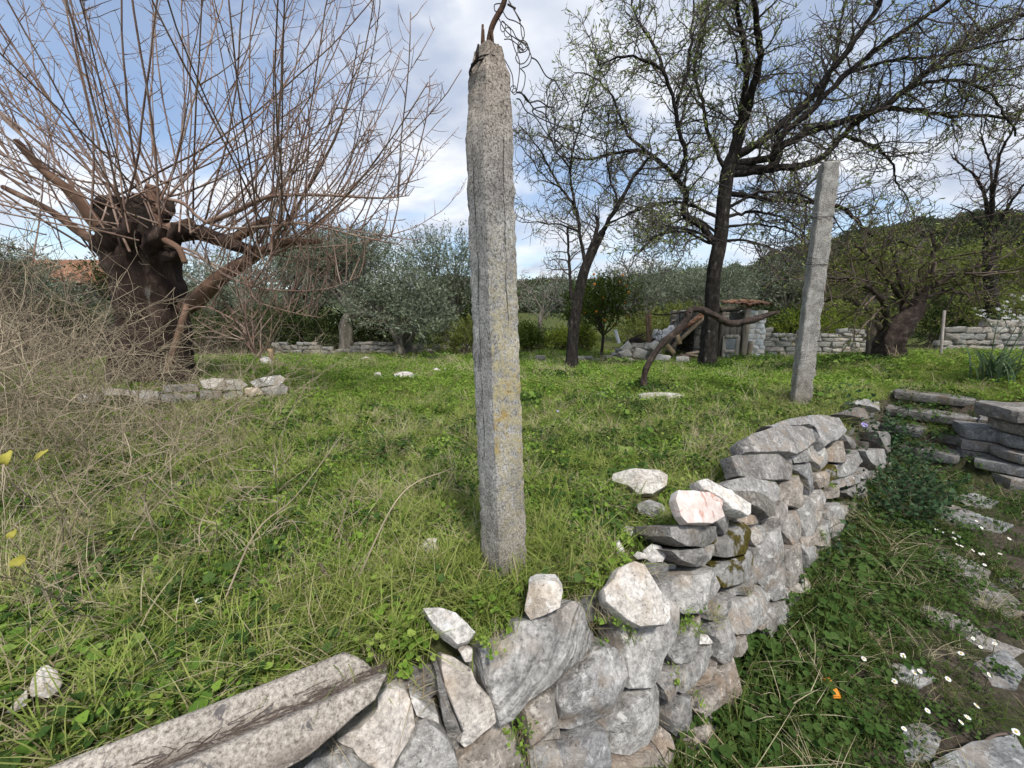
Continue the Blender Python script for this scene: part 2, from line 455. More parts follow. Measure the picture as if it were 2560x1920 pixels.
def simple(name, stops, scale=10, rough=0.85, bump=0.3, bscale=None, aniso=(1, 1, 1), dist=0.01, spec=0.2, metal=0.0, obj_col=False, detail=5):
    t = NT(name); v = t.coords(scale=aniso)
    c = t.ramp(t.noise(v, scale, detail, 0.62, 0.3), stops)
    if obj_col:
        oi = t.add('ShaderNodeObjectInfo'); c = t.mix(1.0, c, oi.outputs['Color'], 'MULTIPLY')
    nrm = t.bump(t.noise(v, bscale or scale * 3, 6, 0.7), bump, dist) if bump else None
    return t.surf(c, rough, nrm, spec, metal)
M['rust'] = simple('rusty_iron', [(0.3, (0.035, 0.025, 0.02)), (0.7, (0.12, 0.065, 0.04))], 60, 0.8, 0.4, metal=0.3)
M['wire'] = simple('dark_wire', [(0.3, (0.03, 0.028, 0.028)), (0.7, (0.075, 0.065, 0.06))], 40, 0.6, 0, metal=0.5)
M['mulberry_bark'] = simple('mulberry_bark', [(0.28, (0.018, 0.013, 0.011)), (0.5, (0.048, 0.031, 0.025)), (0.66, (0.085, 0.058, 0.046)), (0.74, (0.26, 0.245, 0.225))], 7, 0.95, 1.0, 14, (1, 1, 0.28), 0.06)
M['mulberry_shoot'] = simple('mulberry_shoot_bark', [(0.3, (0.12, 0.075, 0.056)), (0.5, (0.225, 0.15, 0.115)), (0.7, (0.34, 0.27, 0.225))], 3.0, 0.8, 0.3, 30)
M['mulberry_limb'] = simple('mulberry_limb_bark', [(0.3, (0.085, 0.05, 0.034)), (0.6, (0.19, 0.115, 0.08)), (0.75, (0.34, 0.27, 0.22))], 4.0, 0.85, 0.5, 20)
M['dead_wood'] = simple('black_rotten_wood', [(0.3, (0.012, 0.010, 0.009)), (0.7, (0.05, 0.036, 0.028))], 7, 0.95, 1.0, 18, dist=0.05)
M['almond_bark'] = simple('almond_bark', [(0.30, (0.010, 0.009, 0.008)), (0.55, (0.032, 0.027, 0.024)), (0.66, (0.07, 0.062, 0.055)), (0.74, (0.24, 0.23, 0.21))], 14, 0.95, 1.0, 20, (1, 1, 0.5), 0.05)
M['almond_twig'] = simple('almond_twig_bark', [(0.3, (0.06, 0.05, 0.045)), (0.7, (0.15, 0.125, 0.108))], 4, 0.85, 0)
M['grey_twig'] = simple('grey_twig_bark', [(0.3, (0.17, 0.145, 0.13)), (0.7, (0.36, 0.33, 0.30))], 4, 0.85, 0)
M['brown_twig'] = simple('brown_twig_bark', [(0.3, (0.06, 0.043, 0.035)), (0.7, (0.15, 0.115, 0.095))], 4, 0.85, 0)
M['olive_bark'] = simple('olive_bark', [(0.28, (0.045, 0.04, 0.033)), (0.5, (0.15, 0.135, 0.112)), (0.72, (0.30, 0.28, 0.24))], 6, 0.95, 1.0, 14, (1, 1, 0.3), 0.05)
M['vine_bark'] = simple('vine_bark', [(0.3, (0.022, 0.017, 0.014)), (0.55, (0.06, 0.044, 0.036)), (0.75, (0.13, 0.105, 0.088))], 14, 0.95, 1.0, 30, dist=0.03)
M['timber'] = simple('grey_timber', [(0.3, (0.10, 0.085, 0.07)), (0.6, (0.27, 0.24, 0.205)), (0.8, (0.42, 0.39, 0.34))], 12, 0.9, 0.6, 40, (1, 1, 0.12), obj_col=True)
M['plank'] = simple('tan_plank', [(0.3, (0.20, 0.135, 0.08)), (0.7, (0.46, 0.35, 0.23))], 9, 0.9, 0.5, 30, (1, 1, 0.3), obj_col=True)
M['rooftile'] = simple('clay_roof_tile', [(0.3, (0.15, 0.075, 0.05)), (0.55, (0.34, 0.18, 0.11)), (0.75, (0.42, 0.30, 0.22))], 9, 0.9, 0.4, obj_col=True)
M['white_sheet'] = simple('dirty_white_sheet', [(0.3, (0.42, 0.42, 0.41)), (0.7, (0.68, 0.68, 0.68))], 6, 0.7, 0.2)
M['white_plastic'] = simple('white_plastic', [(0.3, (0.62, 0.64, 0.66)), (0.7, (0.74, 0.75, 0.76))], 6, 0.4, 0)
M['whitewash'] = stone_material('whitewashed_stone', (0.70, 0.68, 0.64), (0.80, 0.785, 0.76), (0.86, 0.85, 0.83), (0.55, 0.46, 0.35), 0.4, 0.7)
M['plaster'] = simple('pale_plaster', [(0.3, (0.52, 0.50, 0.46)), (0.7, (0.66, 0.64, 0.60))], 3, 0.9, 0.2)
M['dark_glass'] = simple('dusty_glass', [(0.3, (0.20, 0.215, 0.22)), (0.7, (0.30, 0.315, 0.32))], 4, 0.25, 0, spec=0.5)
M['soil'] = simple('dark_soil', [(0.3, (0.03, 0.023, 0.017)), (0.7, (0.09, 0.07, 0.052))], 8, 0.98, 1.0, 20, dist=0.03)

def fibre_cement():
    t = NT('fibre_cement'); v = t.coords(scatter=False)
    c = t.ramp(t.noise(v, 90, 6, 0.75), [(0.36, (0.13, 0.115, 0.098)), (0.46, (0.31, 0.275, 0.235)), (0.57, (0.46, 0.415, 0.36)), (0.70, (0.62, 0.575, 0.515))])
    c = t.mix(0.7, c, t.ramp(t.noise(v, 5, 5, 0.6), [(0.32, 0.68), (0.65, 1.08)]), 'MULTIPLY')
    sp = t.ramp(t.noise(v, 26, 5, 0.6, 0.6), [(0.61, 0), (0.66, 0.8)])
    c = t.mix(sp, c, (0.085, 0.08, 0.085))
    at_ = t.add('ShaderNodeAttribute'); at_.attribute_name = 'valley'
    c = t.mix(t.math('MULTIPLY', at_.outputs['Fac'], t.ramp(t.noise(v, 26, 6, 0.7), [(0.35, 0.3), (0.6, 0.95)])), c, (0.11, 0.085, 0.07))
    return t.surf(c, 0.95, t.bump(t.math('ADD', t.noise(v, 100, 5, 0.7), t.noise(v, 18, 5, 0.6)), 0.6, 0.012), 0.12)
M['fibre_cement'] = fibre_cement()

def ground_mat():
    t = NT('meadow_and_path_soil'); tc = t.add('ShaderNodeTexCoord'); v = tc.outputs['Object']
    at_ = t.add('ShaderNodeAttribute'); at_.attribute_name = 'field'
    g = t.ramp(t.noise(v, 22, 8, 0.75), [(0.3, (0.022, 0.030, 0.008)), (0.5, (0.055, 0.075, 0.018)), (0.7, (0.11, 0.12, 0.04))])
    g = t.mix(t.ramp(t.noise(v, 1.6, 5, 0.6), [(0.5, 0), (0.7, 0.7)]), g, t.ramp(t.noise(v, 60, 5, 0.7), [(0.3, (0.07, 0.05, 0.03)), (0.7, (0.21, 0.165, 0.10))]))
    p = t.ramp(t.noise(v, 40, 8, 0.75), [(0.3, (0.035, 0.028, 0.021)), (0.5, (0.085, 0.07, 0.054)), (0.7, (0.17, 0.145, 0.115))])
    p = t.mix(t.ramp(t.noise(v, 2.2, 5, 0.6), [(0.48, 0), (0.62, 0.8)]), p, t.ramp(t.noise(v, 50, 5, 0.7), [(0.3, (0.018, 0.026, 0.008)), (0.7, (0.06, 0.075, 0.022))]))
    c = t.mix(at_.outputs['Fac'], p, g)
    return t.surf(c, 0.98, t.bump(t.noise(v, 35, 8, 0.75), 0.9, 0.03), 0.1)
M['ground'] = ground_mat()

def blade_mat(name, stops, tip, trans=0.35):
    """stops: colours over the random value of each instance; tip mixes in along the blade"""
    t = NT(name)
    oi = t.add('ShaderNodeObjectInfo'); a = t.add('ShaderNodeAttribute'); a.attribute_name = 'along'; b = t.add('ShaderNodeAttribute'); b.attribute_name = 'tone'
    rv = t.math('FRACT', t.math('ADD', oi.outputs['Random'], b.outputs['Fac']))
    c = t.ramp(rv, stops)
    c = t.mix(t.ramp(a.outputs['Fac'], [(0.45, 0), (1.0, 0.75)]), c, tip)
    return t.leaf(c, trans, 0.55)
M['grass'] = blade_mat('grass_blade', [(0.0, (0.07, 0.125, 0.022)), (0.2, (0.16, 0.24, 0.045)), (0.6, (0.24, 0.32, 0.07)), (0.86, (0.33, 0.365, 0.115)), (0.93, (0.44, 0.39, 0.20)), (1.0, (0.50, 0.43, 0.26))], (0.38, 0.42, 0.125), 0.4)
M['grass_dark'] = blade_mat('shaded_path_grass_blade', [(0.0, (0.045, 0.085, 0.016)), (0.5, (0.075, 0.125, 0.026)), (0.85, (0.11, 0.15, 0.04)), (1.0, (0.30, 0.25, 0.14))], (0.13, 0.16, 0.05))  # the path's shade is put into these colours, darker than the meadow blades
M['straw'] = blade_mat('dry_grass_blade', [(0.0, (0.28, 0.225, 0.14)), (0.4, (0.42, 0.35, 0.225)), (0.8, (0.55, 0.47, 0.33)), (1.0, (0.32, 0.33, 0.14))], (0.55, 0.48, 0.34), 0.3)
M['clover'] = blade_mat('broad_leaf', [(0.0, (0.09, 0.175, 0.026)), (0.4, (0.17, 0.285, 0.045)), (0.75, (0.23, 0.345, 0.062)), (1.0, (0.30, 0.37, 0.09))], (0.23, 0.34, 0.07))
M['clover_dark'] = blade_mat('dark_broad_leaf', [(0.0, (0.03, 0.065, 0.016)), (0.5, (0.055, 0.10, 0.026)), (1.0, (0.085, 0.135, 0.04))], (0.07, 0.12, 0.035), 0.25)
M['mallow'] = blade_mat('mallow_leaf', [(0.0, (0.10, 0.19, 0.035)), (0.5, (0.15, 0.255, 0.05)), (1.0, (0.23, 0.31, 0.08))], (0.17, 0.27, 0.06))

def canopy_mat(name, dark, mid, light, trans=0.3, rough=0.55):
    t = NT(name); v = t.coords()
    g = t.add('ShaderNodeNewGeometry')
    c = t.ramp(g.outputs['Random Per Island'], [(0.0, dark), (0.5, mid), (1.0, light)])
    c = t.mix(0.5, c, t.ramp(t.noise(v, 1.6, 3), [(0.35, 0.62), (0.65, 1.3)]), 'MULTIPLY')
    return t.leaf(c, trans, rough)
M['almond_leaf'] = canopy_mat('young_almond_leaf', (0.16, 0.21, 0.065), (0.26, 0.32, 0.11), (0.38, 0.43, 0.18), 0.45)
M['olive_leaf'] = canopy_mat('olive_leaf', (0.085, 0.105, 0.065), (0.17, 0.20, 0.135), (0.30, 0.33, 0.25), 0.25)
M['bush_leaf'] = canopy_mat('evergreen_leaf', (0.022, 0.036, 0.012), (0.05, 0.072, 0.024), (0.09, 0.115, 0.042), 0.25)
M['wood_leaf'] = canopy_mat('spring_leaf', (0.09, 0.115, 0.03), (0.16, 0.19, 0.05), (0.24, 0.265, 0.08), 0.35)
M['citrus_leaf'] = canopy_mat('citrus_leaf', (0.03, 0.055, 0.012), (0.065, 0.095, 0.02), (0.12, 0.15, 0.03), 0.25)
M['lime_leaf'] = canopy_mat('lime_green_leaf', (0.10, 0.14, 0.02), (0.17, 0.22, 0.035), (0.24, 0.29, 0.06), 0.35)
M['hill_leaf'] = canopy_mat('far_wood_leaf', (0.05, 0.062, 0.035), (0.085, 0.10, 0.055), (0.125, 0.14, 0.08), 0.15)
M['periwinkle_leaf'] = canopy_mat('periwinkle_leaf', (0.025, 0.055, 0.025), (0.05, 0.095, 0.045), (0.09, 0.145, 0.075), 0.2, 0.35)
M['asphodel_leaf'] = canopy_mat('asphodel_leaf', (0.06, 0.10, 0.05), (0.10, 0.15, 0.08), (0.15, 0.21, 0.12), 0.3)
def flat(name, c, rough=0.6, trans=None):
    t = NT(name)
    return t.leaf(c, trans, rough) if trans else t.surf(c, rough)
M['petal'] = flat('white_petal', (0.80, 0.80, 0.78), 0.6, 0.2)
M['petal_mauve'] = flat('mauve_petal', (0.42, 0.36, 0.75), 0.6, 0.2)
M['pollen'] = flat('yellow_flower_centre', (0.62, 0.42, 0.03))
M['orange'] = simple('orange_skin', [(0.3, (0.62, 0.20, 0.02)), (0.7, (0.78, 0.30, 0.035))], 40, 0.5, 0.3)
M['yellow_leaf'] = simple('yellowed_leaf', [(0.3, (0.20, 0.19, 0.03)), (0.7, (0.36, 0.32, 0.06))], 20, 0.6, 0.2)
M['dry_stem'] = simple('dry_weed_stem', [(0.25, (0.15, 0.115, 0.085)), (0.5, (0.31, 0.255, 0.18)), (0.75, (0.52, 0.44, 0.31))], 3.0, 0.85, 0)
M['hill'] = simple('wooded_hillside', [(0.3, (0.03, 0.04, 0.02)), (0.6, (0.06, 0.072, 0.034)), (0.75, (0.11, 0.105, 0.06))], 0.06, 0.95, 0.6, 0.3, dist=3.0)
# ------------------------------------------------------------------ the land
def axis(lo_far, lo, hi, hi_far, step, grow=1.13):
    a = list(np.arange(lo, hi + 1e-6, step))
    d = step
    while a[-1] < hi_far: d *= grow; a.append(a[-1] + d)
    d = step
    while a[0] > lo_far: d *= grow; a.insert(0, a[0] - d)
    return np.array(a)
gx = axis(-420, -3.2, 6.4, 420, 0.06); gy = axis(-60, 0.0, 6.0, 520, 0.06)
GX, GY = np.meshgrid(gx, gy)
GZ = ground_z(GX, GY)
nx_, ny_ = len(gx), len(gy)
ii = (np.arange(ny_ - 1)[:, None] * nx_ + np.arange(nx_ - 1)[None, :]).ravel()
gfaces = np.stack([ii, ii + 1, ii + nx_ + 1, ii + nx_], 1)
ground = link_mesh('ground', make_mesh('ground', np.stack([GX.ravel(), GY.ravel(), GZ.ravel()], 1), [gfaces], M['ground']))
vcol(ground, 'field', field_mask(GX.ravel(), GY.ravel()))
tag(ground, 'grassy meadow dropping to a worn earth path below the stone wall', 'ground', kind='structure')

# hills on the skyline
def hill_height(x, y):
    ang = np.degrees(np.arctan2(x, y))
    ridge = np.interp(ang, [-80, -60, -40, -20, 0, 6, 14, 24, 32, 38, 44, 50, 58, 80], [7, 8, 9, 9, 10, 10, 10.5, 11, 15.5, 20, 23, 21, 15, 9])
    r = np.hypot(x, y)
    return (ridge + 1.6 * wnoise(x, y, 0.05, 0.5) + 0.7 * wnoise(x, y, 0.17, 2.5)) * sstep(70, 175, r) * (1 - 0.35 * sstep(185, 330, r)) - 0.5
ha = np.radians(np.linspace(-85, 85, 150)); hr = np.linspace(65, 340, 40)
HA, HR = np.meshgrid(ha, hr); HX, HY = np.sin(HA) * HR, np.cos(HA) * HR
HZ = hill_height(HX, HY)
ii = (np.arange(39)[:, None] * 150 + np.arange(149)[None, :]).ravel()
hills = link_mesh('hills', make_mesh('hills', np.stack([HX.ravel(), HY.ravel(), HZ.ravel()], 1), [np.stack([ii, ii + 1, ii + 151, ii + 150], 1)], M['hill']))
tag(hills, 'dark wooded hillside along the skyline', 'hill', kind='structure')

# ------------------------------------------------------------------ stones
def stone_arrays(poly, depth, bulge, seed, n_out=30, facets=5, rough=1.0, grow=1.0):
    """poly (n,2) in metres, local x right, y up, z towards the viewer of the face"""
    rng = np.random.default_rng(seed)
    p = np.asarray(poly, float)
    if 0.5 * np.sum(p[:, 0] * np.roll(p[:, 1], -1) - np.roll(p[:, 0], -1) * p[:, 1]) < 0: p = p[::-1]
    p = p.mean(0) + (p - p.mean(0)) * grow
    # samples along each side, the corners kept sharp
    seg = np.linalg.norm(np.roll(p, -1, 0) - p, axis=1); spacing = seg.sum() / max(n_out - 0.5 * len(p), len(p))
    o = []
    for i in range(len(p)):
        m = max(1, int(round(seg[i] / spacing)))
        for j in range(m): o.append(p[i] + (p[(i + 1) % len(p)] - p[i]) * j / m)
    o = np.array(o); small = n_out < 16; n_out = len(o)
    c = o.mean(0); size = math.sqrt(max(1e-6, np.ptp(o[:, 0]) * np.ptp(o[:, 1])))
    bulge = min(bulge * 1.15, 0.2 * size)
    if small:
        scales = [0.82, 0.96, 1.0, 0.97, 0.88, 0.5]; base = [-1.0, -0.8, -0.1, 0.45, 0.85, 1.0]
    else:
        scales = [0.80, 0.95, 0.99, 1.0, 0.985, 0.955, 0.90, 0.80, 0.66, 0.50, 0.33, 0.16]
        base = [-1.0, -0.85, -0.5, -0.10, 0.45, 0.84, 0.97, 1.0, 1.0, 1.0, 1.0, 1.0]
    dirs = [(math.cos(a), math.sin(a)) for a in rng.uniform(0, 2 * math.pi, facets)]
    offs = rng.uniform(0.0, 0.7, facets); slope = rng.uniform(0.7, 2.2, facets)
    tx, ty = rng.uniform(-0.5, 0.5, 2)
    V = []
    off3 = rng.uniform(-50, 50, 3)
    for s, b in zip(scales, base):
        for k in range(n_out):
            x, y = c + (o[k] - c) * s
            if b <= 0: z = b * depth
            else:
                z = b * bulge
                lim = bulge * (1 + tx * (x - c[0]) / size * 2 + ty * (y - c[1]) / size * 2)
                for (dx, dy), of, sl in zip(dirs, offs, slope):
                    w = ((x - c[0]) * dx + (y - c[1]) * dy) / (0.5 * size)
                    lim = min(lim, bulge * (1.0 + sl * (of - w)))
                z = max(min(z, lim), -0.25 * bulge)
            V.append((x, y, z))
    V.append((c[0], c[1], bulge * 0.97)); V.append((c[0], c[1], -depth))
    V[-2] = (c[0], c[1], float(np.mean([v[2] for v in V[-2 - n_out:-2]])))
    V = np.array(V)
    f1 = 2.2 / size; f2 = 6.0 / size; f3 = 15.0 / size
    for i in range(len(V)):
        P = Vector(V[i] * f1) + Vector(off3); Q = Vector(V[i] * f2) - Vector(off3)
        d = 0.016 * np.array(mnoise.noise_vector(P)) + 0.015 * np.array(mnoise.noise_vector(Q))
        if not small: d += 0.006 * np.array(mnoise.noise_vector(Vector(V[i] * f3) + Vector(off3)))
        V[i] += rough * size * d
    n = n_out; k = np.arange(n); k1 = (k + 1) % n; Q = []
    for r_ in range(len(scales) - 1):
        Q.append(np.stack([r_ * n + k, r_ * n + k1, (r_ + 1) * n + k1, (r_ + 1) * n + k], 1))
    top = len(scales) * n; last = (len(scales) - 1) * n
    T = np.concatenate([np.stack([last + k, last + k1, np.full(n, top)], 1), np.stack([k1, k, np.full(n, top + 1)], 1)])
    return V, [np.concatenate(Q), T]

stone_seed = [100]
def traced_stone(poly_px, parent=None, mat='stone', tint=(1, 1, 1), anchor='wall', tilt=18, depth=0.2, bulge=0.035, name='stone', n_out=30, lift=0.0, yaw=None, rough=1.0):
    """a stone whose visible face has the outline measured in the photograph, lying in the wall's face (or on the ground, tilted)"""
    poly_px = np.asarray(poly_px, float); stone_seed[0] += 1
    c = poly_px.mean(0)
    if isinstance(anchor, str) and anchor == 'wall':
        p0 = on_wall(*c); h = wall_normal(p0)
    else:
        low = poly_px[np.argmax(poly_px[:, 1])]
        p0 = on_ground(*low) if isinstance(anchor, str) else np.array(anchor, float)
        h = CAMP - p0; h[2] = 0; h /= np.linalg.norm(h)
        if yaw is not None:
            a = R(yaw); h = np.array([h[0] * math.cos(a) - h[1] * math.sin(a), h[0] * math.sin(a) + h[1] * math.cos(a), 0])
    p0 = p0 + np.array([0, 0, lift])
    n = h * math.cos(R(tilt)) + np.array([0, 0, math.sin(R(tilt))])
    xr = np.cross(np.array([0, 0, 1.0]), n); xr /= np.linalg.norm(xr); yu = np.cross(n, xr)
    pts = []
    for px, py in poly_px:
        d = ray(px, py); den = d @ n
        t = ((p0 - CAMP) @ n) / (den if abs(den) > 0.06 else -0.06)
        pts.append(CAMP + d * t)
    pts = np.array(pts); o = pts.mean(0)
    loc = np.stack([(pts - o) @ xr, (pts - o) @ yu], 1)
    V, F = stone_arrays(loc, depth, bulge, stone_seed[0], n_out, rough=rough, grow=1.02 if parent is not None else 1.0)
    W = o + V[:, 0:1] * xr + V[:, 1:2] * yu + V[:, 2:3] * n
    ob = add_obj(name, W, F, M[mat], parent, origin=W.mean(0) if parent is not None else None, sharp=R(26))
    ob.color = (*tint, 1)
    return ob

def crop(x0, y0, s):
    return lambda pts: [(x0 + x / s, y0 + y / s) for x, y in pts]
A5 = crop(1000, 1350, 2.765); A6 = crop(1500, 950, 2.553); A8 = crop(1600, 1350, 2.91); A2 = crop(700, 1550, 4.424); A9 = crop(2080, 960, 4.608); A7 = crop(1800, 900, 1.626)
AR2 = crop(0, 800, 1.481); AZ1 = crop(0, 1500, 3.16); AZ7 = crop(640, 540, 3.95); AR3 = crop(1100, 0, 1.659); AR4 = crop(1700, 0, 1.659); AR8 = crop(1400, 700, 1.907)

